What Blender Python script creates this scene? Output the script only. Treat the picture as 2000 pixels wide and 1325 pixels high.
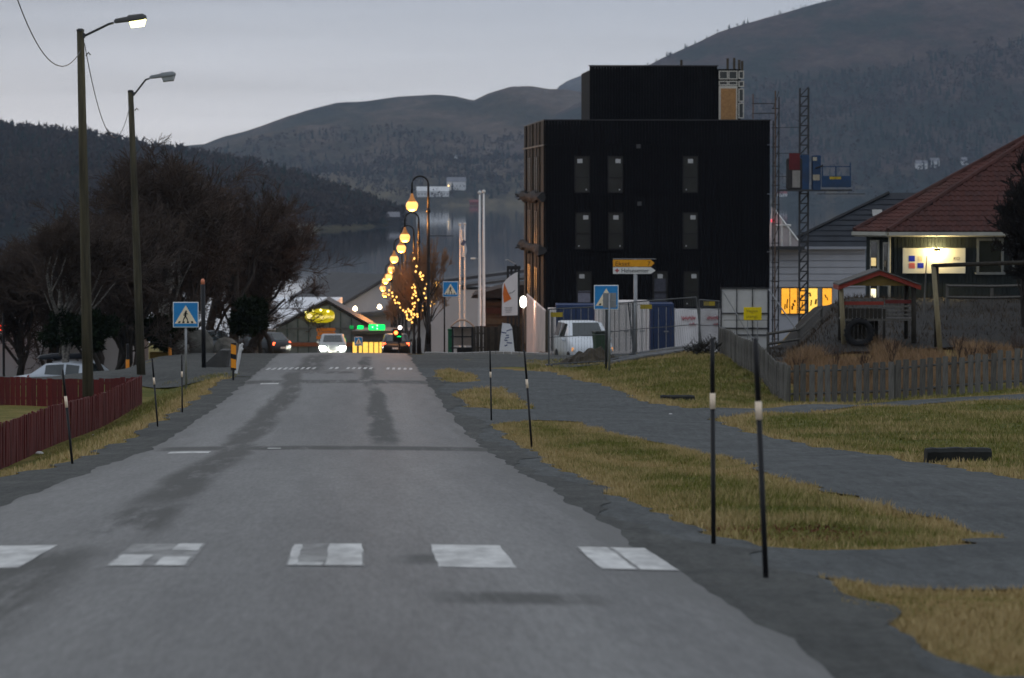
import bpy, bmesh, math, random
import numpy as np
from mathutils import Vector, Matrix, noise as mnoise
from mathutils.geometry import delaunay_2d_cdt

for _o in list(bpy.data.objects):
    bpy.data.objects.remove(_o, do_unlink=True)
scene = bpy.context.scene
COL = scene.collection
rad = math.radians
random.seed(7)

# ---------------------------------------------------------------- camera, sky, sun, exposure
F = 7200.0                      # focal length in pixels of the 2000 px wide photograph
HORIZON = 355.0
PITCH = math.atan((662.5 - HORIZON) / F)
cam_data = bpy.data.cameras.new('camera')
cam = bpy.data.objects.new('camera', cam_data)
COL.objects.link(cam)
cam.location = (0, 0, 0)
cam.rotation_euler = (math.pi / 2 - PITCH, 0, 0)
cam_data.sensor_width = 36.0
cam_data.lens = F / 2000.0 * 36.0
cam_data.clip_start = 0.5
cam_data.clip_end = 30000
cam_data.dof.use_dof = True
cam_data.dof.focus_distance = 60.0
cam_data.dof.aperture_fstop = 5.0
scene.camera = cam

SUN_EL, SUN_ROT = rad(9.0), rad(-35.0)
world = bpy.data.worlds.new('World')
scene.world = world
world.use_nodes = True
wt = world.node_tree
wt.nodes.clear()
w_out = wt.nodes.new('ShaderNodeOutputWorld')
w_bg = wt.nodes.new('ShaderNodeBackground')
w_sky = wt.nodes.new('ShaderNodeTexSky')
w_sky.sky_type = 'NISHITA'
w_sky.sun_disc = False
w_sky.sun_elevation = SUN_EL
w_sky.sun_rotation = SUN_ROT
w_tc = wt.nodes.new('ShaderNodeTexCoord')
w_sep = wt.nodes.new('ShaderNodeSeparateXYZ')
w_map = wt.nodes.new('ShaderNodeMapping')
w_map.inputs['Scale'].default_value = (3.0, 3.0, 60.0)
w_noise = wt.nodes.new('ShaderNodeTexNoise')
w_noise.inputs['Scale'].default_value = 1.6
w_noise.inputs['Detail'].default_value = 5.0
w_noise.inputs['Roughness'].default_value = 0.55
w_ramp = wt.nodes.new('ShaderNodeValToRGB')        # overcast dusk sky: pale low band, blue-grey above, brighter overhead
els = w_ramp.color_ramp.elements
els[0].position = 0.0; els[0].color = (0.70, 0.715, 0.745, 1)
els[1].position = 1.0; els[1].color = (0.53, 0.565, 0.62, 1)
for pos, colr in ((0.018, (0.64, 0.665, 0.715, 1)), (0.05, (0.43, 0.465, 0.535, 1)), (0.2, (0.38, 0.415, 0.475, 1)), (0.55, (0.46, 0.495, 0.55, 1))):
    e = els.new(pos); e.color = colr
w_mul = wt.nodes.new('ShaderNodeMix'); w_mul.data_type = 'RGBA'; w_mul.blend_type = 'MULTIPLY'
w_mul.inputs[0].default_value = 1.0
w_cr = wt.nodes.new('ShaderNodeMapRange')
w_cr.inputs['From Min'].default_value = 0.3; w_cr.inputs['From Max'].default_value = 0.7
w_cr.inputs['To Min'].default_value = 0.88; w_cr.inputs['To Max'].default_value = 1.09
w_scl = wt.nodes.new('ShaderNodeMix'); w_scl.data_type = 'RGBA'; w_scl.blend_type = 'MULTIPLY'
w_scl.inputs[0].default_value = 1.0
w_scl.inputs[7].default_value = (0.1, 0.1, 0.1, 1)
w_mix = wt.nodes.new('ShaderNodeMix'); w_mix.data_type = 'RGBA'
w_mix.inputs[0].default_value = 0.93
wl = wt.links.new
wl(w_tc.outputs['Generated'], w_sep.inputs[0]); wl(w_sep.outputs['Z'], w_ramp.inputs[0])
wl(w_tc.outputs['Generated'], w_map.inputs[0]); wl(w_map.outputs[0], w_noise.inputs['Vector'])
wl(w_noise.outputs[0], w_cr.inputs['Value'])
wl(w_ramp.outputs[0], w_mul.inputs[6]); wl(w_cr.outputs[0], w_mul.inputs[7])
wl(w_sky.outputs[0], w_scl.inputs[6])
wl(w_scl.outputs[2], w_mix.inputs[6]); wl(w_mul.outputs[2], w_mix.inputs[7])
wl(w_mix.outputs[2], w_bg.inputs['Color']); wl(w_bg.outputs[0], w_out.inputs['Surface'])
w_bg.inputs['Strength'].default_value = 1.0

sun_data = bpy.data.lights.new('sun', 'SUN')
sun_data.energy = 0.12
sun_data.angle = rad(60)
sun_data.color = (1.0, 0.95, 0.9)
sun = bpy.data.objects.new('sun', sun_data)
COL.objects.link(sun)
_sd = Vector((math.sin(SUN_ROT) * math.cos(SUN_EL), math.cos(SUN_ROT) * math.cos(SUN_EL), math.sin(SUN_EL)))
sun.rotation_euler = _sd.to_track_quat('Z', 'Y').to_euler()

scene.view_settings.view_transform = 'Standard'
scene.view_settings.look = 'None'
scene.view_settings.exposure = 0.3
scene.view_settings.gamma = 1.0
scene.view_settings.use_curve_mapping = False
scene.render.engine = 'CYCLES'
cy = scene.cycles
cy.use_denoising = True
try:
    cy.denoiser = 'OPENIMAGEDENOISE'
    cy.denoising_input_passes = 'RGB_ALBEDO_NORMAL'
    cy.denoising_prefilter = 'ACCURATE'
except Exception:
    pass
cy.max_bounces = 5
cy.diffuse_bounces = 2
cy.glossy_bounces = 3
cy.transmission_bounces = 3
cy.volume_bounces = 0
cy.transparent_max_bounces = 8
cy.sample_clamp_indirect = 4.0
cy.use_adaptive_sampling = True
cy.adaptive_threshold = 0.02

# ---------------------------------------------------------------- helpers
def tag(o, label=None, cat=None, group=None, kind=None):
    if label: o['label'] = label
    if cat: o['category'] = cat
    if group: o['group'] = group
    if kind: o['kind'] = kind
    return o

def empty(name, loc, rz=0.0, label=None, cat=None, group=None):
    o = bpy.data.objects.new(name, None)
    o.empty_display_size = 0.2
    COL.objects.link(o)
    o.location = loc
    o.rotation_euler = (0, 0, rz)
    return tag(o, label, cat, group)

def link_mesh(name, me, parent=None, mat=None):
    o = bpy.data.objects.new(name, me)
    COL.objects.link(o)
    if parent is not None: o.parent = parent
    if mat is not None and not me.materials: me.materials.append(mat)
    return o

def copy_tree(o, parent=None):
    c = o.copy(); COL.objects.link(c); c.parent = parent
    for ch in list(o.children): copy_tree(ch, c)
    return c

def frame_of(d):
    d = d.normalized()
    a = Vector((0, 0, 1)) if abs(d.z) < 0.9 else Vector((1, 0, 0))
    u = d.cross(a).normalized()
    return u, d.cross(u).normalized()

class MB:
    def __init__(s): s.v = []; s.f = []
    def add(s, vs, fs):
        n = len(s.v)
        s.v.extend([tuple(p) for p in vs]); s.f.extend([tuple(i + n for i in q) for q in fs]); return s
    def box(s, c, d, rz=0.0, rx=0.0, ry=0.0):
        m = Matrix.Rotation(rz, 3, 'Z') @ Matrix.Rotation(ry, 3, 'Y') @ Matrix.Rotation(rx, 3, 'X')
        c = Vector(c)
        vs = [c + m @ Vector((x * d[0] / 2, y * d[1] / 2, z * d[2] / 2)) for x in (-1, 1) for y in (-1, 1) for z in (-1, 1)]
        return s.add(vs, [(0, 1, 3, 2), (4, 6, 7, 5), (0, 4, 5, 1), (2, 3, 7, 6), (0, 2, 6, 4), (1, 5, 7, 3)])
    def bevel_box(s, c, d, b, rz=0.0):
        # box with chamfered vertical and horizontal edges
        c = Vector(c); m = Matrix.Rotation(rz, 3, 'Z')
        hx, hy, hz = d[0] / 2, d[1] / 2, d[2] / 2
        def ring(ix, z):
            p = [(-hx + ix, -hy + ix + b), (-hx + ix + b, -hy + ix), (hx - ix - b, -hy + ix), (hx - ix, -hy + ix + b),
                 (hx - ix, hy - ix - b), (hx - ix - b, hy - ix), (-hx + ix + b, hy - ix), (-hx + ix, hy - ix - b)]
            return [c + m @ Vector((x, y, z)) for x, y in p]
        return s.loft([ring(b, -hz), ring(0, -hz + b), ring(0, hz - b), ring(b, hz)], caps=True)
    def loft(s, rings, caps=False, closed=True):
        n = len(rings[0]); base = len(s.v)
        for r in rings: s.v.extend([tuple(p) for p in r])
        k = n if closed else n - 1
        for i in range(len(rings) - 1):
            for j in range(k):
                a = base + i * n + j; b = base + i * n + (j + 1) % n
                s.f.append((a, b, b + n, a + n))
        if caps:
            s.f.append(tuple(base + j for j in reversed(range(n))))
            s.f.append(tuple(base + (len(rings) - 1) * n + j for j in range(n)))
        return s
    def tube(s, pts, r, n=6, caps=True):
        pts = [Vector(p) for p in pts]
        rs = r if isinstance(r, (list, tuple)) else [r] * len(pts)
        rings = []
        for i, p in enumerate(pts):
            d = (pts[min(i + 1, len(pts) - 1)] - pts[max(i - 1, 0)])
            u, w = frame_of(d)
            rings.append([p + (u * math.cos(2 * math.pi * k / n) + w * math.sin(2 * math.pi * k / n)) * rs[i] for k in range(n)])
        return s.loft(rings, caps=caps)
    def lathe(s, c, prof, n=12, caps=True):
        c = Vector(c)
        return s.loft([[c + Vector((r * math.cos(2 * math.pi * k / n), r * math.sin(2 * math.pi * k / n), z)) for k in range(n)] for r, z in prof], caps=caps)
    def prism(s, poly, a, b):
        # poly: 3D points, extruded by vector b - a
        d = Vector(b) - Vector(a)
        p0 = [Vector(p) for p in poly]
        return s.loft([p0, [p + d for p in p0]], caps=True)
    def build(s, name, mat, parent=None, smooth=False):
        me = bpy.data.meshes.new(name)
        me.from_pydata(s.v, [], s.f)
        me.materials.append(mat)
        if smooth:
            me.polygons.foreach_set('use_smooth', [True] * len(me.polygons))
        me.update()
        return link_mesh(name, me, parent)

def fix_normals(o):
    bm = bmesh.new(); bm.from_mesh(o.data)
    bmesh.ops.recalc_face_normals(bm, faces=bm.faces)
    bm.to_mesh(o.data); bm.free()
    return o

def mesh_np(name, v, tris, mat, parent=None, attr=None):
    """numpy verts (n,3), triangles (m,3); attr = (name, per-vertex floats)"""
    me = bpy.data.meshes.new(name)
    v = np.asarray(v, dtype=np.float32); tris = np.asarray(tris, dtype=np.int32)
    me.vertices.add(len(v)); me.vertices.foreach_set('co', v.ravel())
    me.loops.add(tris.size); me.loops.foreach_set('vertex_index', tris.ravel())
    me.polygons.add(len(tris)); me.polygons.foreach_set('loop_start', np.arange(0, tris.size, tris.shape[1], dtype=np.int32))
    me.update(calc_edges=True)
    me.validate()
    if attr:
        for an, av in (attr if isinstance(attr, list) else [attr]):
            a = me.attributes.new(an, 'FLOAT', 'POINT')
            a.data.foreach_set('value', np.asarray(av, dtype=np.float32))
    me.materials.append(mat)
    return link_mesh(name, me, parent)

# ---------------------------------------------------------------- materials
def M(name, col, rough=0.8, var=0.12, scale=6.0, bump=0.0, bscale=40.0, metal=0.0, col2=None, stretch=None, spec=0.3, emit=None, es=0.0, grime=0.0):
    m = bpy.data.materials.new(name); m.use_nodes = True
    nt = m.node_tree; b = nt.nodes['Principled BSDF']
    b.inputs['Roughness'].default_value = rough
    b.inputs['Metallic'].default_value = metal
    b.inputs['Specular IOR Level'].default_value = spec
    tc = nt.nodes.new('ShaderNodeTexCoord'); mp = nt.nodes.new('ShaderNodeMapping')
    if stretch: mp.inputs['Scale'].default_value = stretch
    nt.links.new(tc.outputs['Object'], mp.inputs[0])
    n = nt.nodes.new('ShaderNodeTexNoise'); n.inputs['Scale'].default_value = scale; n.inputs['Detail'].default_value = 6
    n.inputs['Roughness'].default_value = 0.6
    nt.links.new(mp.outputs[0], n.inputs['Vector'])
    r = nt.nodes.new('ShaderNodeValToRGB')
    c2 = col2 if col2 else tuple(min(1, c * (1 + var)) for c in col)
    c1 = col if col2 else tuple(c * (1 - var) for c in col)
    r.color_ramp.elements[0].position = 0.36; r.color_ramp.elements[0].color = (*c1, 1)
    r.color_ramp.elements[1].position = 0.64; r.color_ramp.elements[1].color = (*c2, 1)
    nt.links.new(n.outputs[0], r.inputs[0])
    src = r.outputs[0]
    if grime:
        n3 = nt.nodes.new('ShaderNodeTexNoise'); n3.inputs['Scale'].default_value = scale * 0.35; n3.inputs['Detail'].default_value = 8; n3.inputs['Roughness'].default_value = 0.7
        nt.links.new(mp.outputs[0], n3.inputs['Vector'])
        mr = nt.nodes.new('ShaderNodeMapRange'); mr.inputs['From Min'].default_value = 0.45; mr.inputs['From Max'].default_value = 0.72; mr.inputs['To Max'].default_value = grime
        nt.links.new(n3.outputs[0], mr.inputs['Value'])
        mx = nt.nodes.new('ShaderNodeMix'); mx.data_type = 'RGBA'
        nt.links.new(mr.outputs[0], mx.inputs[0]); nt.links.new(src, mx.inputs[6]); mx.inputs[7].default_value = (0.05, 0.042, 0.034, 1)
        src = mx.outputs[2]
    nt.links.new(src, b.inputs['Base Color'])
    if bump:
        n2 = nt.nodes.new('ShaderNodeTexNoise'); n2.inputs['Scale'].default_value = bscale; n2.inputs['Detail'].default_value = 4
        nt.links.new(mp.outputs[0], n2.inputs['Vector'])
        bp = nt.nodes.new('ShaderNodeBump'); bp.inputs['Strength'].default_value = bump; bp.inputs['Distance'].default_value = 0.02
        nt.links.new(n2.outputs[0], bp.inputs['Height']); nt.links.new(bp.outputs[0], b.inputs['Normal'])
    if emit:
        b.inputs['Emission Color'].default_value = (*emit, 1); b.inputs['Emission Strength'].default_value = es
    return m

def glass_mat(name, col, rough=0.06):
    m = M(name, col, rough, 0.05, 2.0, spec=0.6)
    return m

# ---------------------------------------------------------------- pixel <-> place
CP, SP = math.cos(PITCH), math.sin(PITCH)
def P(px, py, D):
    """the place that is seen at photo pixel (px, py) when it is D metres ahead"""
    a = (px - 1000.0) / F; b = (662.5 - py) / F
    y = CP + b * SP; z = -SP + b * CP
    return Vector((a / y * D, D, z / y * D))

def PX(px, D): return (px - 1000.0) / F / (CP) * D
def S(D): return F / D

_ry = np.array([-80, 0, 24, 60, 85, 110, 124, 137, 150, 165, 200, 248, 300, 415, 560, 700, 800, 4000], float)
_rz = np.array([2.76, -1.29, -2.50, -4.33, -5.20, -5.88, -6.33, -6.62, -7.04, -7.72, -9.42, -11.86, -14.4, -20.0, -25.0, -29.5, -34, -60], float)
_ty = np.arange(-80, 1000, 0.5)
_tz = np.interp(_ty, _ry, _rz)
_k = np.ones(21) / 21.0
_tz = np.convolve(np.pad(_tz, 10, mode='edge'), _k, mode='valid')
def R(y): return np.interp(y, _ty, _tz)
def XC(y): return -0.65 - 0.0415 * np.asarray(y, float)
def sst(x, a, b):
    t = np.clip((np.asarray(x, float) - a) / (b - a), 0, 1); return t * t * (3 - 2 * t)
def lump(x, y, cx, cy, rx, ry, h):
    return h * np.exp(-((x - cx) / rx) ** 2 - ((y - cy) / ry) ** 2)
def gz(x, y):
    x = np.asarray(x, float); y = np.asarray(y, float)
    o = x - XC(y)
    z = R(y)
    near = 1 - sst(y, 108, 122)
    z = z - 0.62 * sst(-o, 3.4, 5.6) * near                      # ditch slope down to the red fence
    z = z - 1.80 * sst(-o, 6.8, 10.8) * sst(y, 116, 138) * (1 - 0.5 * sst(y, 260, 400))
    # play field behind the picket fence rises to the house
    z = z + (1.95 * sst(y, 99, 140) * sst(x - 2.7 * sst(y, 112, 140), 7.8, 10.0)) * (1 - sst(y, 152, 166))
    z = z + 0.30 * sst(y, 96, 128) * sst(x, 2.6, 6.0) * (1 - sst(y, 136, 150))
    z = z - 0.16 * sst(x, 4.5, 6.5) * (1 - sst(x, 8, 13)) * sst(y, 84, 92) * (1 - sst(y, 97, 104))
    z = z + 0.22 * sst(x, 9, 14) * sst(y, 80, 95) * (1 - sst(y, 99, 120))
    # low hummocks on the verges
    z = z + lump(x, y, 3.4, 42, 1.6, 8, 0.10) + lump(x, y, 1.6, 62, 1.2, 8, 0.10) - lump(x, y, 3.6, 30, 1.3, 2.5, 0.10)
    z = z - lump(x, y, 3.6, 158, 3.2, 4.5, 0.45)
    z = z + 0.03 * np.sin(x * 1.7 + y * 0.31) * sst(np.abs(o), 3.2, 4.5)
    return z
def gzf(x, y): return float(gz(x, y))
def on(x, y, dz=0.0): return Vector((x, y, gzf(x, y) + dz))
def ground_px(px, py, y0=8.0, y1=330.0):
    """first ground point seen at a photo pixel"""
    ys = np.arange(y0, y1, 0.1)
    a = (px - 1000.0) / F; b = (662.5 - py) / F
    yy = CP + b * SP; zz = -SP + b * CP
    d = zz / yy * ys - gz(a / yy * ys, ys)
    i = np.argmax(d <= 0)
    y = ys[i] if d[i] <= 0 else ys[-1]
    return Vector((a / yy * y, y, gzf(a / yy * y, y)))
def at_px(px, D, dz=0.0):
    """ground point at distance D straight under photo column px"""
    x = PX(px, D); return on(x, D, dz)
ROADDIR = math.atan(0.0415)     # heading of the road, to the left of +Y

def fbm(x, y, sc, octv=4, seed=0.0, ridged=False):
    v = 0.0; a = 1.0; s_ = sc
    for _ in range(octv):
        n = mnoise.noise((x * s_ + seed, y * s_ - seed, seed * 0.37))
        v += a * ((1 - abs(n) * 2) if ridged else n)
        a *= 0.5; s_ *= 2.03
    return v

def text_mesh(name, body, size, mat, parent, loc, rot=(math.pi / 2, 0, 0), ext=0.004, align='LEFT', sx=1.0, bold=0.0):
    c = bpy.data.curves.new(name, 'FONT'); c.body = body; c.size = size; c.extrude = ext; c.align_x = align; c.offset = bold
    t = bpy.data.objects.new(name, c); COL.objects.link(t)
    bpy.context.view_layer.update()
    me = bpy.data.meshes.new_from_object(t.evaluated_get(bpy.context.evaluated_depsgraph_get()))
    bpy.data.objects.remove(t, do_unlink=True)
    me.materials.clear()
    o = link_mesh(name, me, parent, mat)
    o.location = loc; o.rotation_euler = rot; o.scale = (sx, 1, 1)
    return o

def point_light(name, loc, power, col, radius=0.12, parent=None):
    l = bpy.data.lights.new(name, 'POINT'); l.energy = power; l.color = col; l.shadow_soft_size = radius
    o = bpy.data.objects.new(name, l); COL.objects.link(o)
    o.location = loc
    if parent: o.parent = parent
    return o

# ================================================================ THE SETTING
# ---------------------------------------------------------------- surface materials
def ground_material():
    m = bpy.data.materials.new('turf_soil'); m.use_nodes = True
    nt = m.node_tree; b = nt.nodes['Principled BSDF']; L = nt.links.new
    b.inputs['Roughness'].default_value = 0.95; b.inputs['Specular IOR Level'].default_value = 0.1
    geo = nt.nodes.new('ShaderNodeNewGeometry')
    at = nt.nodes.new('ShaderNodeAttribute'); at.attribute_name = 'dry'
    n1 = nt.nodes.new('ShaderNodeTexNoise'); n1.inputs['Scale'].default_value = 0.9; n1.inputs['Detail'].default_value = 8; n1.inputs['Roughness'].default_value = 0.65
    n2 = nt.nodes.new('ShaderNodeTexNoise'); n2.inputs['Scale'].default_value = 14; n2.inputs['Detail'].default_value = 6; n2.inputs['Roughness'].default_value = 0.7
    L(geo.outputs['Position'], n1.inputs['Vector']); L(geo.outputs['Position'], n2.inputs['Vector'])
    add = nt.nodes.new('ShaderNodeMath'); add.operation = 'ADD'
    L(at.outputs['Fac'], add.inputs[0])
    ms = nt.nodes.new('ShaderNodeMapRange'); ms.inputs['From Min'].default_value = 0.3; ms.inputs['From Max'].default_value = 0.7; ms.inputs['To Min'].default_value = -0.45; ms.inputs['To Max'].default_value = 0.45
    L(n1.outputs[0], ms.inputs['Value']); L(ms.outputs[0], add.inputs[1])
    r = nt.nodes.new('ShaderNodeValToRGB'); e = r.color_ramp.elements
    e[0].position = 0.0; e[0].color = (0.100, 0.108, 0.024, 1)
    e[1].position = 1.0; e[1].color = (0.29, 0.195, 0.075, 1)
    k = e.new(0.35); k.color = (0.150, 0.140, 0.036, 1)
    k = e.new(0.65); k.color = (0.25, 0.19, 0.062, 1)
    L(add.outputs[0], r.inputs[0])
    mr = nt.nodes.new('ShaderNodeMapRange'); mr.inputs['From Min'].default_value = 0.3; mr.inputs['From Max'].default_value = 0.7; mr.inputs['To Min'].default_value = 0.55; mr.inputs['To Max'].default_value = 1.3
    L(n2.outputs[0], mr.inputs['Value'])
    mx = nt.nodes.new('ShaderNodeMix'); mx.data_type = 'RGBA'; mx.blend_type = 'MULTIPLY'; mx.inputs[0].default_value = 1
    L(r.outputs[0], mx.inputs[6]); L(mr.outputs[0], mx.inputs[7])
    L(mx.outputs[2], b.inputs['Base Color'])
    bp = nt.nodes.new('ShaderNodeBump'); bp.inputs['Strength'].default_value = 0.8; bp.inputs['Distance'].default_value = 0.06
    L(n2.outputs[0], bp.inputs['Height']); L(bp.outputs[0], b.inputs['Normal'])
    return m

def gravel_material(name, c1, c2, sc=30.0):
    m = bpy.data.materials.new(name); m.use_nodes = True
    nt = m.node_tree; b = nt.nodes['Principled BSDF']; L = nt.links.new
    b.inputs['Roughness'].default_value = 0.85; b.inputs['Specular IOR Level'].default_value = 0.25
    geo = nt.nodes.new('ShaderNodeNewGeometry')
    n1 = nt.nodes.new('ShaderNodeTexNoise'); n1.inputs['Scale'].default_value = 0.55; n1.inputs['Detail'].default_value = 7; n1.inputs['Roughness'].default_value = 0.65
    v = nt.nodes.new('ShaderNodeTexVoronoi'); v.inputs['Scale'].default_value = sc
    n2 = nt.nodes.new('ShaderNodeTexNoise'); n2.inputs['Scale'].default_value = 5; n2.inputs['Detail'].default_value = 8; n2.inputs['Roughness'].default_value = 0.75
    for q in (n1, v): L(geo.outputs['Position'], q.inputs['Vector'])
    mp = nt.nodes.new('ShaderNodeMapping'); mp.inputs['Scale'].default_value = (1.6, 0.14, 1); L(geo.outputs['Position'], mp.inputs[0]); L(mp.outputs[0], n2.inputs['Vector'])
    r = nt.nodes.new('ShaderNodeValToRGB'); e = r.color_ramp.elements
    e[0].position = 0.32; e[0].color = (*c1, 1); e[1].position = 0.68; e[1].color = (*c2, 1)
    L(n1.outputs[0], r.inputs[0])
    sv = nt.nodes.new('ShaderNodeSeparateColor'); L(v.outputs['Color'], sv.inputs[0])
    mr = nt.nodes.new('ShaderNodeMapRange'); mr.inputs['To Min'].default_value = 0.72; mr.inputs['To Max'].default_value = 1.3
    L(sv.outputs[0], mr.inputs['Value'])
    mr2 = nt.nodes.new('ShaderNodeMapRange'); mr2.inputs['From Min'].default_value = 0.3; mr2.inputs['From Max'].default_value = 0.7; mr2.inputs['To Min'].default_value = 0.66; mr2.inputs['To Max'].default_value = 1.32
    L(n2.outputs[0], mr2.inputs['Value'])
    a = nt.nodes.new('ShaderNodeMix'); a.data_type = 'RGBA'; a.blend_type = 'MULTIPLY'; a.inputs[0].default_value = 1
    c = nt.nodes.new('ShaderNodeMix'); c.data_type = 'RGBA'; c.blend_type = 'MULTIPLY'; c.inputs[0].default_value = 1
    L(r.outputs[0], a.inputs[6]); L(mr.outputs[0], a.inputs[7]); L(a.outputs[2], c.inputs[6]); L(mr2.outputs[0], c.inputs[7])
    L(c.outputs[2], b.inputs['Base Color'])
    bp = nt.nodes.new('ShaderNodeBump'); bp.inputs['Strength'].default_value = 0.6; bp.inputs['Distance'].default_value = 0.02
    L(v.outputs['Distance'], bp.inputs['Height']); L(bp.outputs[0], b.inputs['Normal'])
    return m

def asphalt_material():
    """UV: u = metres right of the road's middle, v = metres along the road. Tar patches, worn wheel tracks and cracks."""
    m = bpy.data.materials.new('worn_asphalt'); m.use_nodes = True
    nt = m.node_tree; b = nt.nodes['Principled BSDF']; L = nt.links.new
    b.inputs['Specular IOR Level'].default_value = 0.35
    uv = nt.nodes.new('ShaderNodeUVMap'); uv.uv_map = 'along'
    sp = nt.nodes.new('ShaderNodeSeparateXYZ'); L(uv.outputs[0], sp.inputs[0])
    U, V = sp.outputs[0], sp.outputs[1]
    def math_(op, a, b_=None, c=None):
        n = nt.nodes.new('ShaderNodeMath'); n.operation = op
        for i, q in enumerate((a, b_, c)):
            if q is None: continue
            if isinstance(q, (int, float)): n.inputs[i].default_value = q
            else: L(q, n.inputs[i])
        return n.outputs[0]
    def noise_(sc, det=6, ro=0.6, stretch=(1, 1, 1), off=0.0):
        mp = nt.nodes.new('ShaderNodeMapping'); mp.inputs['Scale'].default_value = stretch; mp.inputs['Location'].default_value = (off, off, 0)
        L(uv.outputs[0], mp.inputs[0])
        n = nt.nodes.new('ShaderNodeTexNoise'); n.inputs['Scale'].default_value = sc; n.inputs['Detail'].default_value = det; n.inputs['Roughness'].default_value = ro
        L(mp.outputs[0], n.inputs['Vector']); return n.outputs[0]
    def rng(x, a, b_, c=0.0, d=1.0, smooth=True):
        n = nt.nodes.new('ShaderNodeMapRange')
        if smooth: n.interpolation_type = 'SMOOTHSTEP'
        n.inputs['From Min'].default_value = a; n.inputs['From Max'].default_value = b_; n.inputs['To Min'].default_value = c; n.inputs['To Max'].default_value = d
        L(x, n.inputs['Value']); return n.outputs[0]
    wob = math_('MULTIPLY', math_('SUBTRACT', noise_(0.5, 5, 0.6, (0.6, 0.12, 1)), 0.5), 0.9)
    u2 = math_('ADD', U, wob)
    edge = noise_(2.6, 8, 0.72, (1, 0.075, 1), 3.1)
    def strip(uc, w, v0, v1, soft=2.5, thr=0.46):
        d = math_('ABSOLUTE', math_('SUBTRACT', u2, uc))
        s1 = rng(d, w, w * 0.35)
        s2 = math_('MULTIPLY', rng(V, v0 - soft, v0 + soft), rng(V, v1 + soft, v1 - soft))
        s3 = rng(edge, thr - 0.13, thr + 0.09)
        return math_('MULTIPLY', math_('MULTIPLY', s1, s2), s3)
    def across(vc, w, u0, u1, thr=0.45):
        d = math_('ABSOLUTE', math_('SUBTRACT', math_('ADD', V, math_('MULTIPLY', wob, 1.6)), vc))
        s1 = rng(d, w, w * 0.3)
        s2 = math_('MULTIPLY', rng(U, u0 - 0.2, u0 + 0.2), rng(U, u1 + 0.2, u1 - 0.2))
        return math_('MULTIPLY', math_('MULTIPLY', s1, s2), rng(edge, thr - 0.12, thr + 0.1))
    marks = [strip(-1.25, 0.40, 33, 118, 3, 0.42), strip(-1.15, 0.45, 27, 33, 2, 0.50), strip(-1.45, 0.6, 16, 25, 1.5, 0.46),
             strip(1.05, 0.30, 59, 98, 3, 0.42), strip(0.95, 0.3, 100, 140, 3, 0.46), strip(-1.0, 0.7, 118, 146, 4, 0.44),
             across(56.5, 1.9, -2.4, 2.9, 0.40), across(104.5, 2.6, -2.6, 2.6, 0.44), across(19.7, 0.7, 1.1, 1.9, 0.44), across(23.6, 0.9, 0.95, 1.2, 0.40),
             across(116, 2.5, -1.6, 0.6, 0.46)]
    tot = marks[0]
    for q in marks[1:]: tot = math_('MAXIMUM', tot, q)
    big = noise_(0.55, 6, 0.62, (1.6, 0.06, 1), 7.7)
    fine = noise_(24, 5, 0.8, (1, 0.07, 1), 1.3)
    mid = noise_(3.0, 8, 0.7, (1.3, 0.10, 1), 5.3)
    r = nt.nodes.new('ShaderNodeValToRGB'); e = r.color_ramp.elements
    e[0].position = 0.33; e[0].color = (0.108, 0.108, 0.106, 1); e[1].position = 0.68; e[1].color = (0.162, 0.161, 0.157, 1)
    L(big, r.inputs[0])
    # bleached wheel tracks
    wt_ = math_('ADD', rng(math_('ABSOLUTE', math_('SUBTRACT', math_('ABSOLUTE', U), 1.5)), 0.75, 0.1, 0, 0.12), 1.0)
    gr = math_('MULTIPLY', math_('MULTIPLY', rng(fine, 0.28, 0.72, 0.74, 1.26), rng(mid, 0.3, 0.7, 0.88, 1.10)), wt_)
    a = nt.nodes.new('ShaderNodeMix'); a.data_type = 'RGBA'; a.blend_type = 'MULTIPLY'; a.inputs[0].default_value = 1
    L(r.outputs[0], a.inputs[6]); L(gr, a.inputs[7])
    # crumbled, gritty edges
    ed = rng(math_('ADD', math_('ABSOLUTE', U), math_('MULTIPLY', math_('SUBTRACT', edge, 0.5), 1.4)), 2.25, 2.65)
    c0 = nt.nodes.new('ShaderNodeMix'); c0.data_type = 'RGBA'
    L(math_('MULTIPLY', ed, 0.75), c0.inputs[0]); L(a.outputs[2], c0.inputs[6]); c0.inputs[7].default_value = (0.085, 0.086, 0.080, 1)
    c = nt.nodes.new('ShaderNodeMix'); c.data_type = 'RGBA'
    L(math_('MULTIPLY', tot, 0.72), c.inputs[0]); L(c0.outputs[2], c.inputs[6]); c.inputs[7].default_value = (0.052, 0.053, 0.048, 1)
    L(c.outputs[2], b.inputs['Base Color'])
    L(rng(tot, 0, 1, 0.62, 0.85), b.inputs['Roughness'])
    bp = nt.nodes.new('ShaderNodeBump'); bp.inputs['Strength'].default_value = 0.35; bp.inputs['Distance'].default_value = 0.01
    L(fine, bp.inputs['Height']); L(bp.outputs[0], b.inputs['Normal'])
    return m

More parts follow.
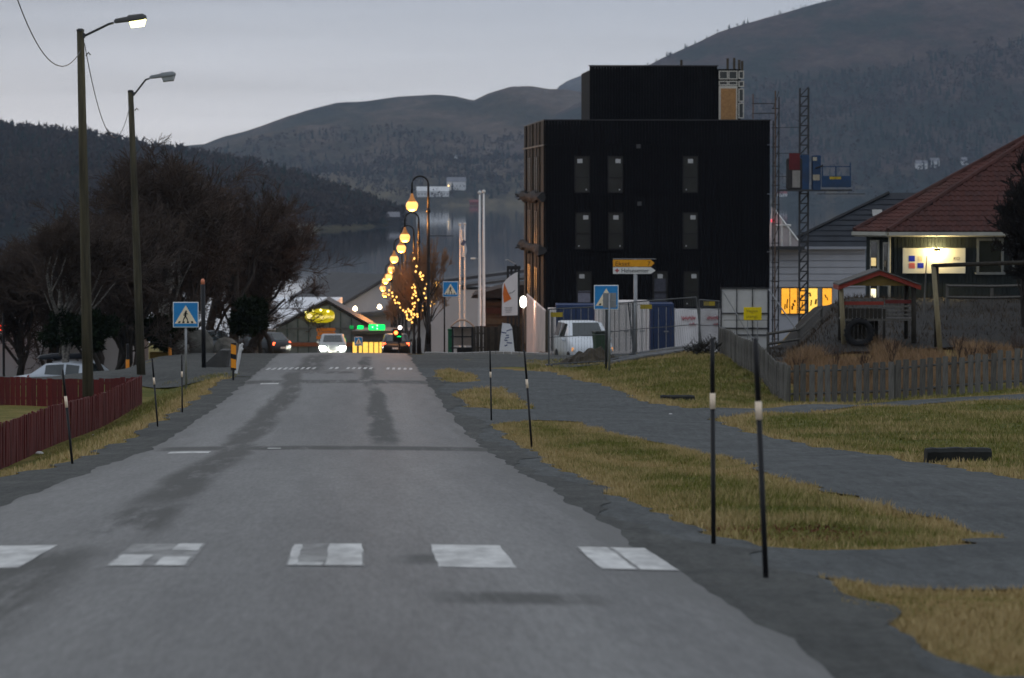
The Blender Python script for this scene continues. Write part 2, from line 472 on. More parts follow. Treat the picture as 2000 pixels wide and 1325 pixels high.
mGround = ground_material()
mGravel = gravel_material('grey_gravel', (0.056, 0.062, 0.063), (0.088, 0.095, 0.095))
mShoulder = gravel_material('dark_grit', (0.042, 0.045, 0.043), (0.074, 0.077, 0.072), 26)
mLot = gravel_material('trodden_lot', (0.055, 0.055, 0.052), (0.115, 0.112, 0.105), 12)
mAsphalt = asphalt_material()
mPaint = M('road_paint', (0.46, 0.46, 0.45), 0.75, 0, 6.0, col2=(0.70, 0.70, 0.68), stretch=(1, 0.25, 1), grime=0.35)
mPaintWorn = M('worn_road_paint', (0.17, 0.17, 0.168), 0.75, 0, 5.0, col2=(0.36, 0.36, 0.35), stretch=(1, 0.3, 1), grime=0.4)
mConcrete = M('kerb_concrete', (0.30, 0.29, 0.28), 0.9, 0.15, 2.0, bump=0.3)

def pip(x, y, poly):
    inside = False; n = len(poly); j = n - 1
    for i in range(n):
        xi, yi = poly[i]; xj, yj = poly[j]
        if (yi > y) != (yj > y) and x < (xj - xi) * (y - yi) / (yj - yi) + xi: inside = not inside
        j = i
    return inside

def ragged(poly, step, amp, seed, closed=True):
    out = []
    n = len(poly)
    for i in range(n if closed else n - 1):
        a = Vector(poly[i]); b = Vector(poly[(i + 1) % n]); k = max(1, int((b - a).length / step))
        k = min(k, 120)
        for q in range(k):
            p = a.lerp(b, q / k)
            w = amp * min(1.0, 0.35 + p.y / 60.0)
            out.append((p.x + w * fbm(p.x, p.y, 0.8, 4, seed), p.y + w * 1.6 * fbm(p.x, p.y, 0.7, 4, seed + 9)))
    return out

def sheet(name, outer, holes, lift, mat, step=0.5, uv=False):
    """a ragged-edged ground sheet draped over the terrain"""
    ys = [p[1] for p in outer]; xs = [p[0] for p in outer]
    pts, edges = [], []
    for lp in [outer] + holes:
        n0 = len(pts); pts += [Vector(p) for p in lp]
        edges += [(n0 + i, n0 + (i + 1) % len(lp)) for i in range(len(lp))]
    y = min(ys)
    while y < max(ys):
        st = step * max(1.0, y / 60.0)
        x = min(xs)
        while x < max(xs):
            if pip(x, y, outer) and not any(pip(x, y, h) for h in holes): pts.append(Vector((x, y)))
            x += st
        y += st
    r = delaunay_2d_cdt(pts, edges, [], 0, 1e-4)
    v = np.array([(p[0], p[1]) for p in r[0]])
    tris = []
    for f in r[2]:
        c = sum((r[0][i] for i in f), Vector((0, 0))) / len(f)
        if pip(c.x, c.y, outer) and not any(pip(c.x, c.y, h) for h in holes):
            a, b, d = f[:3]
            cr = (r[0][b] - r[0][a]).cross(r[0][d] - r[0][a])
            me_ = max((r[0][b] - r[0][a]).length, (r[0][d] - r[0][a]).length, (r[0][d] - r[0][b]).length)
            if abs(cr) < 0.004 * me_ * me_ and me_ > 3.0: continue
            if cr < 0: a, b = b, a
            tris.append((a, b, d))
    z = gz(v[:, 0], v[:, 1]) + lift
    o = mesh_np(name, np.column_stack([v, z]), tris, mat)
    return tag(o, kind='structure')

def g2(px, py):
    p = ground_px(px, py); return (p.x, p.y)

# ---------------------------------------------------------------- grass islands beside the road (outlines on the ground)
ISL_A = ragged([g2(*q) for q in [(960, 832), (1000, 826), (1060, 822), (1120, 826), (1200, 850), (1300, 870), (1400, 893), (1500, 925), (1600, 958), (1700, 985), (1800, 1010), (1900, 1040), (1955, 1055), (1900, 1068), (1750, 1079), (1600, 1079), (1500, 1072), (1390, 1050), (1290, 1010), (1200, 970), (1110, 925), (1040, 885), (990, 858)]], 0.3, 0.22, 3.0)
ISL_B = ragged([g2(*q) for q in [(1590, 1130), (1700, 1150), (2030, 1158), (2300, 1165), (2300, 1324), (2030, 1330), (1940, 1330), (1850, 1290), (1750, 1235), (1650, 1170)]], 0.2, 0.14, 5.0)
ISL_C = ragged([g2(*q) for q in [(880, 771), (920, 762), (975, 760), (1000, 775), (1045, 800), (980, 802), (920, 796)]], 0.5, 0.3, 8.0)
ISL_D = ragged([g2(*q) for q in [(852, 727), (880, 720), (925, 735), (940, 745), (880, 749), (855, 742)]], 0.6, 0.3, 11.0)
FAR_EDGE = [(1090, 729), (1130, 744), (1200, 759), (1255, 787), (1350, 800), (1480, 800), (1700, 790), (2030, 769), (2300, 755)]
FIELD_E = [(2300, 772), (2030, 783), (1800, 791), (1600, 805), (1395, 820), (1500, 857), (1600, 877), (1750, 897), (1900, 922), (2030, 946), (2300, 1010)]
road_side = [(float(XC(y)) + 2.2, y) for y in (126, 110, 95, 80, 65, 50, 40, 30, 24, 18, 12, 6)]
_far = [g2(*q) for q in FAR_EDGE]; _fld = [g2(*q) for q in FIELD_E]
OUT = ragged([(float(XC(126)) + 2.2, 126.0), (-1.0, 126.0)] + _far + _fld + [(9.0, 12.0), (9.0, 6.0)], 0.4, 0.26, 2.0, False) + [(x, y) for x, y in reversed(road_side)]
gravel_path = sheet('gravel_path', OUT, [ISL_A, ISL_B, ISL_C, ISL_D], 0.018, mGravel, 0.45)

left_strip = [(float(XC(y)) - 2.2, y) for y in range(112, 6, -4)]
_ll = [(float(XC(y)) - 3.35 - 0.5 * (1 - float(sst(y, 38, 50))) + 0.30 * fbm(0, y, 0.45, 4, 6.0), float(y)) for y in np.arange(6, 112, 0.5)]
road_shoulder = sheet('road_shoulder', _ll + left_strip, [], 0.014, mShoulder, 0.5)

_rr = [(float(XC(y)) + 2.95 + 0.22 * math.sin(y * 0.37) + (0.25 if y < 30 else 0) + 0.30 * fbm(0, y, 0.45, 4, 16.0), float(y)) for y in np.arange(8, 112, 0.5)]
right_shoulder = sheet('road_shoulder', [(float(XC(y)) + 2.2, y) for y in range(112, 6, -4)] + _rr, [], 0.024, mShoulder, 0.5)

# ---------------------------------------------------------------- ground grid
def seg_dist(px_, py_, poly):
    p = np.asarray(poly + [poly[0]], float); d = np.full(px_.shape, 1e9)
    for a, b in zip(p[:-1], p[1:]):
        ab = b - a; l2 = max(1e-9, ab @ ab)
        t = np.clip(((px_ - a[0]) * ab[0] + (py_ - a[1]) * ab[1]) / l2, 0, 1)
        d = np.minimum(d, np.hypot(px_ - a[0] - t * ab[0], py_ - a[1] - t * ab[1]))
    return d
def thin(poly, k=4): return [poly[i] for i in range(0, len(poly), k)]
DRY_LINES = [thin(ISL_A), thin(ISL_B), thin(ISL_C), thin(ISL_D), thin(OUT, 8), thin(_ll, 4)]
def dryness(x, y):
    d = np.full(x.shape, 1e9)
    for q in DRY_LINES: d = np.minimum(d, seg_dist(x, y, q))
    sc = 0.35 + y / 130.0
    v = 0.95 - 0.75 * np.clip(d / sc, 0, 1)
    v = np.where((y > 100) & (x > 7.6), 1.0, v)              # uncut play field
    v = np.where((x - XC(y) > -5.6) | (y > 110), v, 0.45)
    v = np.where(y > 128, np.maximum(v, 0.55), v)
    v = np.where((y < 24) & (x > 2), 0.95, v)
    return v
gy = np.concatenate([np.arange(-60, 6, 4.0), np.arange(6, 140, 0.45), np.arange(140, 260, 1.5), np.arange(260, 460, 6), np.arange(460, 860, 20)])
go = np.concatenate([-np.geomspace(26, 420, 26)[::-1], np.arange(-25.5, 25.6, 0.45), np.geomspace(26, 420, 26)])
GO, GY = np.meshgrid(go, gy)
GX = GO + XC(GY)
GZ = gz(GX, GY)
hid = (np.abs(GO) < 1.9) & (GY > -40)
GZ = GZ - np.where(hid, 0.10, 0.0)
nr, nc = GX.shape
idx = np.arange(nr * nc).reshape(nr, nc)
quads = np.stack([idx[:-1, :-1], idx[:-1, 1:], idx[1:, 1:], idx[1:, :-1]], -1).reshape(-1, 4)
ground = tag(mesh_np('ground', np.column_stack([GX.ravel(), GY.ravel(), GZ.ravel()]), quads, mGround, attr=('dry', dryness(GX.ravel(), GY.ravel()))), kind='structure')
ground.data.polygons.foreach_set('use_smooth', [True] * len(ground.data.polygons))

# ---------------------------------------------------------------- road and its paint
def strip_mesh(name, ys, o0, o1, lift, mat, ncol=14, crown=0.03, wob=0.0):
    vs, fs, uvs = [], [], []
    for i, y in enumerate(ys):
        a = o0(y) if callable(o0) else o0; b = o1(y) if callable(o1) else o1
        for j in range(ncol + 1):
            o = a + (b - a) * j / ncol
            if wob and j in (0, ncol): o += wob * fbm(y, j, 0.5, 4, 4.2)
            x = o + float(XC(y)); vs.append((x, y, float(R(y)) + lift + crown * max(0, 1 - (o / 2.7) ** 2))); uvs.append((o, y))
    k = ncol + 1
    for i in range(len(ys) - 1):
        for j in range(ncol): fs.append((i * k + j, i * k + j + 1, (i + 1) * k + j + 1, (i + 1) * k + j))
    me = bpy.data.meshes.new(name); me.from_pydata(vs, [], fs)
    ul = me.uv_layers.new(name='along')
    lv = np.zeros(len(me.loops), dtype=np.int32); me.loops.foreach_get('vertex_index', lv)
    ul.data.foreach_set('uv', np.array(uvs, dtype=np.float32)[lv].ravel())
    me.materials.append(mat)
    me.polygons.foreach_set('use_smooth', [True] * len(fs))
    return tag(link_mesh(name, me), kind='structure')
ys_road = list(np.concatenate([np.arange(-58, 6, 4.0), np.arange(6, 150, 0.5), np.arange(150, 270, 1.5), np.arange(270, 600, 10)]))
def wide(y): return 2.6 + 1.2 * float(sst(y, 150, 175))
road = strip_mesh('road', ys_road, lambda y: -wide(y), lambda y: wide(y), 0.03, mAsphalt, 16, 0.035, 0.10)

def paint_quad(name, o0, o1, y0, y1, skew=0.0, parent=road, nseg=6, jag=0.006, seed=1, mat=None, up=0.0):
    vs, fs = [], []
    rnd = random.Random(seed)
    for i in range(nseg + 1):
        y = y0 + (y1 - y0) * i / nseg
        for o in np.linspace(o0, o1, 5):
            oo = o + (rnd.uniform(-jag, jag) if o in (o0, o1) else 0) + skew * (i / nseg)
            yy = y + (rnd.uniform(-jag, jag) * 3 if i in (0, nseg) else 0)
            vs.append((oo + float(XC(yy)), yy, float(R(yy)) + 0.033 + up + 0.035 * max(0, 1 - (oo / 2.7) ** 2)))
    for i in range(nseg):
        for j in range(4): fs.append((i * 5 + j, i * 5 + j + 1, (i + 1) * 5 + j + 1, (i + 1) * 5 + j))
    me = bpy.data.meshes.new(name); me.from_pydata(vs, [], fs); me.materials.append(mat or mPaint)
    return link_mesh(name, me, parent)
for i, (a, b) in enumerate([(-1.95, -1.45), (1.14, 1.62)]):
    paint_quad('crosswalk_stripe', a, b, 22.6, 25.5, seed=i)
for i, (a, b) in enumerate([(-0.92, -0.41), (0.19, 0.68), (2.14, 2.63)]):      # stripes worn through: thin paint with fuller patches left on it
    paint_quad('crosswalk_stripe', a, b, 22.6, 25.5, seed=5 + i, mat=mPaintWorn)
for i, (a, b, c, d) in enumerate([(-0.90, -0.70, 22.65, 24.0), (-0.62, -0.43, 22.65, 23.7), (-0.60, -0.43, 24.5, 25.45), (0.44, 0.67, 22.65, 25.45), (0.20, 0.26, 22.65, 25.3), (0.26, 0.42, 22.65, 23.0), (2.15, 2.36, 22.65, 25.45), (2.39, 2.62, 22.65, 25.45)]):
    paint_quad('paint_remnant', a, b, c, d, seed=11 + i, up=0.003, jag=0.009)
paint_quad('hump_mark', -2.15, -1.55, 53.6, 54.7, seed=21)
paint_quad('hump_mark', -0.75, -0.55, 56.0, 56.4, seed=22)
paint_quad('hump_mark', -2.1, -1.6, 102.2, 103.3, seed=23)
for i in range(26):                                               # row of short slanted hump marks at the raised crossing
    o = -2.45 + i * 0.19
    if i in (9, 10, 13, 19, 20): continue
    paint_quad('hump_mark', o, o + 0.09, 121.5, 124.3, 0.05, nseg=2, seed=40 + i)

# side streets, lot, pavement
side_street = sheet('side_street', [(float(XC(128)) + 2.4, 124.6), (-1.5, 125.5), (2.0, 126.5), (5.5, 131), (6.2, 140), (5.0, 148), (2.0, 149.2), (float(XC(150)) + 2.6, 149.5), (float(XC(140)) + 2.45, 140)], [], 0.026, mShoulder, 0.8)
left_apron = sheet('parking_lot', ragged([(float(XC(111)) - 2.2, 111.0), (float(XC(113)) - 4.2, 112.4), (float(XC(116)) - 7, 115.5), (-14, 117), (-38, 118), (-42, 178), (float(XC(175)) - 4, 176), (float(XC(160)) - 2.6, 160), (float(XC(140)) - 2.45, 140), (float(XC(125)) - 2.45, 125)], 1.0, 0.15, 4.4), [], 0.03, mShoulder, 0.45)
building_lot = sheet('building_lot', ragged([(1.6, 151.5), (6.2, 149), (7.0, 160), (26, 166), (30, 232), (-8, 232), (-4.4, 170), (-3.4, 153)], 1.5, 0.3, 2.2), [], 0.020, mLot, 2.0)
soil_bank = sheet('soil_bank', ragged([(7.75, 111), (11, 113.0), (14, 114), (24, 115), (24, 140), (13.5, 152), (8.6, 152), (8.0, 139), (7.75, 126)], 0.8, 0.35, 7.3), [], 0.09, gravel_material('dark_soil_bank', (0.008, 0.0075, 0.007), (0.022, 0.019, 0.015), 9), 0.22)
mb = MB()
for (xa, ya, xb, yb) in ((float(XC(149.8)) + 3.3, 149.8, 1.6, 149.8),):
    n = 16
    for i in range(n):
        x0 = xa + (xb - xa) * i / n; x1 = xa + (xb - xa) * (i + 1) / n
        za, zb = gzf(x0, ya), gzf(x1, yb)
        mb.add([(x0, ya, za - 0.1), (x1 - 0.02, ya, zb - 0.1), (x1 - 0.02, ya, zb + 0.11), (x0, ya, za + 0.11), (x0, ya + 1.8, za - 0.18), (x1 - 0.02, ya + 1.8, zb - 0.18), (x1 - 0.02, ya + 1.8, zb + 0.05), (x0, ya + 1.8, za + 0.05)],
               [(0, 1, 2, 3), (3, 2, 6, 7), (0, 3, 7, 4), (1, 5, 6, 2), (4, 7, 6, 5)])
pavement = tag(mb.build('pavement', mConcrete), kind='structure')

# ---------------------------------------------------------------- fjord
def water_material():
    m = bpy.data.materials.new('fjord_water'); m.use_nodes = True
    nt = m.node_tree; b = nt.nodes['Principled BSDF']; L = nt.links.new
    b.inputs['Base Color'].default_value = (0.012, 0.02, 0.026, 1); b.inputs['Roughness'].default_value = 0.035
    b.inputs['IOR'].default_value = 1.33; b.inputs['Specular IOR Level'].default_value = 0.5
    geo = nt.nodes.new('ShaderNodeNewGeometry')
    mp = nt.nodes.new('ShaderNodeMapping'); mp.inputs['Scale'].default_value = (0.12, 0.03, 1)
    n = nt.nodes.new('ShaderNodeTexNoise'); n.inputs['Scale'].default_value = 1.0; n.inputs['Detail'].default_value = 5
    L(geo.outputs['Position'], mp.inputs[0]); L(mp.outputs[0], n.inputs['Vector'])
    bp = nt.nodes.new('ShaderNodeBump'); bp.inputs['Strength'].default_value = 0.006; bp.inputs['Distance'].default_value = 0.2
    L(n.outputs[0], bp.inputs['Height']); L(bp.outputs[0], b.inputs['Normal'])
    return m
SEA = -30.0
tag(MB().add([(-6000, 560, SEA), (6000, 560, SEA), (6000, 10000, SEA), (-6000, 10000, SEA)], [(0, 1, 2, 3)]).build('fjord_water', water_material()), kind='structure')

# ---------------------------------------------------------------- hills
def hill_material(name, stops, sc, meadow=None, rock=None):
    m = bpy.data.materials.new(name); m.use_nodes = True
    nt = m.node_tree; b = nt.nodes['Principled BSDF']; L = nt.links.new
    b.inputs['Roughness'].default_value = 1.0; b.inputs['Specular IOR Level'].default_value = 0.05
    geo = nt.nodes.new('ShaderNodeNewGeometry')
    n = nt.nodes.new('ShaderNodeTexNoise'); n.inputs['Scale'].default_value = sc; n.inputs['Detail'].default_value = 9; n.inputs['Roughness'].default_value = 0.68
    n2 = nt.nodes.new('ShaderNodeTexNoise'); n2.inputs['Scale'].default_value = sc * 9; n2.inputs['Detail'].default_value = 5; n2.inputs['Roughness'].default_value = 0.7
    mp = nt.nodes.new('ShaderNodeMapping'); mp.inputs['Scale'].default_value = (1, 0.35, 2.2)
    L(geo.outputs['Position'], mp.inputs[0]); L(mp.outputs[0], n.inputs['Vector']); L(mp.outputs[0], n2.inputs['Vector'])
    r = nt.nodes.new('ShaderNodeValToRGB'); e = r.color_ramp.elements
    e[0].position, e[0].color = stops[0][0], (*stops[0][1], 1)
    e[1].position, e[1].color = stops[-1][0], (*stops[-1][1], 1)
    for p_, c_ in stops[1:-1]:
        k = e.new(p_); k.color = (*c_, 1)
    L(n.outputs[0], r.inputs[0])
    mr = nt.nodes.new('ShaderNodeMapRange'); mr.inputs['From Min'].default_value = 0.3; mr.inputs['From Max'].default_value = 0.7; mr.inputs['To Min'].default_value = 0.6; mr.inputs['To Max'].default_value = 1.4
    L(n2.outputs[0], mr.inputs['Value'])
    a = nt.nodes.new('ShaderNodeMix'); a.data_type = 'RGBA'; a.blend_type = 'MULTIPLY'; a.inputs[0].default_value = 1
    L(r.outputs[0], a.inputs[6]); L(mr.outputs[0], a.inputs[7])
    src = a.outputs[2]
    if meadow:
        sp = nt.nodes.new('ShaderNodeSeparateXYZ'); L(geo.outputs['Position'], sp.inputs[0])
        h = nt.nodes.new('ShaderNodeMapRange'); h.inputs['From Min'].default_value = SEA + meadow[0]; h.inputs['From Max'].default_value = SEA + meadow[1]; h.inputs['To Min'].default_value = 0.75; h.inputs['To Max'].default_value = 0.0
        L(sp.outputs[2], h.inputs['Value'])
        k = nt.nodes.new('ShaderNodeMapRange'); k.inputs['From Min'].default_value = 0.46; k.inputs['From Max'].default_value = 0.56
        L(n.outputs[0], k.inputs['Value'])
        mm = nt.nodes.new('ShaderNodeMath'); mm.operation = 'MULTIPLY'; L(h.outputs[0], mm.inputs[0]); L(k.outputs[0], mm.inputs[1])
        c = nt.nodes.new('ShaderNodeMix'); c.data_type = 'RGBA'
        L(mm.outputs[0], c.inputs[0]); L(src, c.inputs[6]); c.inputs[7].default_value = (0.21, 0.18, 0.10, 1); src = c.outputs[2]
    L(src, b.inputs['Base Color'])
    bp = nt.nodes.new('ShaderNodeBump'); bp.inputs['Strength'].default_value = 1.0; bp.inputs['Distance'].default_value = 9.0
    L(n2.outputs[0], bp.inputs['Height']); L(bp.outputs[0], b.inputs['Normal'])
    return m

class Hill:
    def __init__(s, sky, dr, ds, rough, seed, power=1.0, back=1500.0):
        s.px = np.array([q[0] for q in sky], float); s.py = np.array([q[1] for q in sky], float)
        s.dr, s.ds, s.rough, s.seed, s.power, s.back = dr, ds, rough, seed, power, back
    def point(s, px, t):
        """t: 0 shore, 1 crest, up to 1.6 behind the crest"""
        dr = s.dr(px) if callable(s.dr) else s.dr; ds = s.ds(px) if callable(s.ds) else s.ds
        D = ds + (dr - ds) * min(t, 1) + (s.back * (t - 1) if t > 1 else 0)
        u = (px - 1000.0) / F
        zr = (HORIZON - float(np.interp(px, s.px, s.py))) / F * dr
        X = u * D
        if t <= 1:
            h = zr - SEA
            z = SEA - 3 + (h + 3) * (t ** s.power)
            n = fbm(X, D, 1 / 600.0, 6, s.seed)
            # keep below the sight line to the crest
            z += n * s.rough * min(1.0, 4 * t) * (1 - t ** 6 * 0.75)
        else:
            z = max(SEA - 3, zr - (t - 1) * s.back * 0.45)
        return Vector((X, D, z))
    def build(s, name, mat, nu=260, nt=54, p0=-2200, p1=4200):
        vs = []
        pxs = np.concatenate([np.linspace(p0, -150, 24), np.linspace(-120, 2120, nu), np.linspace(2150, p1, 24)])
        ts = np.concatenate([np.linspace(0, 1, nt), [1.05, 1.2, 1.6]])
        for t in ts:
            for px in pxs: vs.append(s.point(px, float(t)))
        k = len(pxs)
        i = np.arange(len(ts) * k).reshape(len(ts), k)
        q = np.stack([i[:-1, :-1], i[:-1, 1:], i[1:, 1:], i[1:, :-1]], -1).reshape(-1, 4)
        o = mesh_np(name, np.array(vs), q, mat)
        o.data.polygons.foreach_set('use_smooth', [True] * len(o.data.polygons))
        return tag(o, kind='structure')

heath = hill_material('heath_hillside', [(0.30, (0.022, 0.030, 0.022)), (0.45, (0.055, 0.050, 0.034)), (0.56, (0.11, 0.082, 0.060)), (0.70, (0.16, 0.135, 0.11))], 0.006, meadow=(14, 46))
heath2 = hill_material('forest_hillside', [(0.30, (0.014, 0.024, 0.020)), (0.44, (0.030, 0.036, 0.028)), (0.55, (0.080, 0.056, 0.048)), (0.70, (0.11, 0.090, 0.068))], 0.006, meadow=(16, 50))
rockm = hill_material('bare_rock', [(0.3, (0.075, 0.08, 0.085)), (0.5, (0.13, 0.13, 0.13)), (0.7, (0.19, 0.19, 0.185))], 0.006)
woodm = hill_material('woodland_floor', [(0.32, (0.014, 0.018, 0.012)), (0.5, (0.03, 0.027, 0.019)), (0.7, (0.052, 0.040, 0.028))], 0.02, meadow=(2, 6))

far_hill = Hill([(-2500, 330), (-600, 330), (0, 330), (200, 312), (310, 288), (355, 281), (400, 277), (440, 262), (480, 251), (540, 232), (600, 216), (660, 203), (720, 201), (780, 194), (850, 190), (890, 193), (925, 203), (955, 188), (1000, 174), (1040, 175), (1075, 181), (1120, 186), (1200, 190), (1400, 200), (2500, 230), (4500, 260)], 6500, 4596, 46, 3.3, 0.8)
far_hill.build('far_ridge', heath)
dome = Hill([(-2500, 420), (900, 380), (1040, 260), (1075, 190), (1090, 170), (1110, 157), (1140, 146), (1180, 137), (1230, 139), (1300, 150), (1500, 220), (2000, 330), (4500, 420)], 8200, 6400, 20, 8.1, 0.6)
dome.build('rocky_dome', rockm, 160, 30)
mount = Hill([(-2500, 400), (600, 395), (900, 330), (1000, 262), (1080, 222), (1160, 185), (1250, 133), (1290, 112), (1320, 99), (1360, 82), (1400, 62), (1450, 46), (1500, 33), (1540, 23), (1580, 12), (1620, 2), (1700, -20), (1850, -60), (2100, -90), (2600, -140), (4500, -170)], lambda p: 5900 if p > 1000 else 5900 - (1000 - p) * 0.7, 4596, 30, 5.7, 0.8)
mount.build('mountain', heath2)
def hl_ds(p): return float(np.interp(p, [-2500, 0, 560, 790, 830], [2100, 2100, 2160, 2500, 2540]))
def hl_dr(p): return float(np.interp(p, [-2500, 0, 300, 600, 790, 830], [3300, 3000, 2900, 2750, 2600, 2560]))
headland = Hill([(-2500, 180), (-600, 215), (-100, 240), (0, 256), (60, 263), (150, 272), (230, 284), (290, 298), (360, 306), (420, 318), (500, 332), (560, 350), (640, 375), (700, 395), (750, 415), (790, 434), (812, 441), (830, 446), (840, 458), (4500, 470)], hl_dr, hl_ds, 8, 2.2, 0.75, back=500)
headland.build('wooded_headland', woodm, 220, 40)

# woods: thousands of far trees that read as one mass
def forest(name, hill, n, pr, tr, hmin, hmax, conifer, seed, mats, clump=26, label=None):
    rnd = np.random.RandomState(seed)
    vb = {0: [], 1: []}; fb = {0: [], 1: []}; cnt = {0: 0, 1: 0}
    for _ in range(n):
        px = rnd.uniform(*pr); t = rnd.uniform(*tr)
        p = hill.point(px, t)
        if p.z < SEA + 0.6: continue
        cn = fbm(p.x, p.y, 1 / 260.0, 3, seed) * 0.5 + 0.5
        isc = rnd.rand() < conifer * (0.3 + 1.6 * max(0, cn - 0.2))
        h = rnd.uniform(hmin, hmax)
        if isc:
            h *= 1.15; k = 5; r0 = h * 0.2
            vs = []; fs = []
            for lev in range(k):
                z0 = h * (0.10 + 0.9 * lev / k); z1 = h * (0.10 + 0.9 * (lev + 1.7) / k); z1 = min(z1, h)
                rr = r0 * (1 - lev / k) * rnd.uniform(0.8, 1.2)
                b0 = len(vs); a0 = rnd.uniform(0, 6.28)
                for q in range(5):
                    r2 = rr * rnd.uniform(0.65, 1.25); vs.append((r2 * math.cos(a0 + q * 1.2566), r2 * math.sin(a0 + q * 1.2566), z0))
                vs.append((0, 0, z1))
                fs += [(b0 + q, b0 + (q + 1) % 5, b0 + 5) for q in range(5)]
            vs = np.array(vs); fs = np.array(fs); w = 0
        else:
            k = clump
            d = rnd.normal(size=(k, 3)); d /= np.linalg.norm(d, axis=1)[:, None]
            c = d * (rnd.uniform(0.35, 1.0, (k, 1)) ** 0.5) * np.array([h * 0.34, h * 0.34, h * 0.42]) + np.array([0, 0, h * 0.55])
            e1 = d + rnd.normal(size=(k, 3)) * 0.9 + np.array([0, 0, 0.4]); e1 /= np.linalg.norm(e1, axis=1)[:, None]
            e2 = np.cross(e1, rnd.normal(size=(k, 3))); e2 /= np.linalg.norm(e2, axis=1)[:, None] + 1e-6
            ln = h * rnd.uniform(0.16, 0.30, (k, 1))
            vs = np.stack([c + e1 * ln, c - e1 * ln * 0.5 + e2 * ln * 0.42, c - e1 * ln * 0.5 - e2 * ln * 0.42], 1).reshape(-1, 3)
            fs = np.arange(3 * k).reshape(-1, 3); w = 1
        vb[w].append(vs + np.array(p)); fb[w].append(fs + cnt[w]); cnt[w] += len(vs)
    for w, nm, lb in ((0, 'conifer_wood', 'dark conifers mixed through ' + label), (1, 'bare_wood', 'bare brown deciduous wood covering ' + label)):
        if vb[w]:
            tag(mesh_np(nm, np.concatenate(vb[w]), np.concatenate(fb[w]), mats[w]), lb, 'woodland', kind='stuff')
mCon = M('conifer_needles', (0.012, 0.022, 0.014), 1.0, 0.3, 0.02, spec=0.05)
mBare = M('bare_twig_mass', (0.034, 0.025, 0.019), 1.0, 0, 0.02, col2=(0.062, 0.044, 0.033), spec=0.05)
forest('headland_wood', headland, 5600, (-260, 838), (0.02, 1.04), 7, 13, 0.34, 4, (mCon, mBare), 26, 'the wooded headland')
forest('mountain_wood', mount, 2600, (1180, 2050), (0.015, 0.55), 8, 14, 0.45, 9, (mCon, mBare), 12, 'the lower mountain slope')
forest('ridge_wood', far_hill, 2600, (350, 1180), (0.02, 0.5), 8, 13, 0.3, 12, (mCon, mBare), 12, 'the far ridge')
forest('crest_wood', mount, 46, (1225, 1660), (0.985, 0.998), 4, 8, 0.6, 21, (mCon, mBare), 12, 'the mountain crest')

# ---------------------------------------------------------------- grass blades and dead stalks
def grass_mat(name, lo, hi):
    m = bpy.data.materials.new(name); m.use_nodes = True
    nt = m.node_tree; b = nt.nodes['Principled BSDF']; b.inputs['Roughness'].default_value = 0.9; b.inputs['Specular IOR Level'].default_value = 0.1
    a = nt.nodes.new('ShaderNodeAttribute'); a.attribute_name = 'tint'
    r = nt.nodes.new('ShaderNodeValToRGB'); e = r.color_ramp.elements
    e[0].color = (*lo, 1); e[1].color = (*hi, 1)
    k = e.new(0.5); k.color = tuple((p + q) / 2 * 1.05 for p, q in zip(lo, hi)) + (1,)
    nt.links.new(a.outputs['Fac'], r.inputs[0]); nt.links.new(r.outputs[0], b.inputs['Base Color'])
    return m
def blades(name, n, xr, yr, test, hr, wr, mat, seed, label, cat, lean=0.5, base=None):
    rnd = np.random.RandomState(seed)
    x = rnd.uniform(*xr, n); y = rnd.uniform(*yr, n)
    keep = test(x, y); x, y = x[keep], y[keep]
    pn = np.array([fbm(a, b, 0.7, 3, seed) for a, b in zip(x, y)])
    k2 = rnd.rand(len(x)) < 0.75 + pn * 0.8
    x, y, pn = x[k2], y[k2], pn[k2]
    z = gz(x, y) - 0.01
    dr = base if base is not None else dryness(x, y)
    pb = np.array([fbm(a, b, 2.6, 2, seed + 50) for a, b in zip(x, y)])
    tint = np.clip(dr + pn * 0.75 + pb * 0.45 + rnd.normal(0, 0.2, len(x)), 0, 1)
    h = rnd.uniform(*hr, len(x)) * (1 + pn * 0.5); w = rnd.uniform(*wr, len(x))
    an = rnd.uniform(0, 6.283, len(x)); ln = rnd.uniform(0, lean, len(x)) * h; la = rnd.uniform(0, 6.283, len(x))
    dx, dy = np.cos(an) * w, np.sin(an) * w
    v = np.stack([np.stack([x - dx, y - dy, z], 1), np.stack([x + dx, y + dy, z], 1), np.stack([x + np.cos(la) * ln, y + np.sin(la) * ln, z + h], 1)], 1).reshape(-1, 3)
    return tag(mesh_np(name, v, np.arange(len(v)).reshape(-1, 3), mat, attr=('tint', np.repeat(tint, 3))), label, cat, kind='stuff')
def in_poly(poly):
    p = np.array(poly)
    def f(x, y):
        ins = np.zeros(x.shape, bool); j = len(p) - 1
        for i in range(len(p)):
            c = (p[i, 1] > y) != (p[j, 1] > y)
            with np.errstate(divide='ignore', invalid='ignore'):
                ins ^= c & (x < (p[j, 0] - p[i, 0]) * (y - p[i, 1]) / (p[j, 1] - p[i, 1]) + p[i, 0])
            j = i
        return ins
    return f
mBlade = grass_mat('grass_blade', (0.140, 0.150, 0.032), (0.44, 0.335, 0.165))
mStalk = grass_mat('dead_stalk', (0.16, 0.105, 0.055), (0.31, 0.20, 0.115))
inA, inB, inC, inD, inO, inL = (in_poly(q) for q in (ISL_A, ISL_B, ISL_C, ISL_D, thin(OUT, 2), thin(_ll + left_strip, 2)))
def bb(p): a = np.array(p); return (a[:, 0].min(), a[:, 0].max()), (a[:, 1].min(), a[:, 1].max())
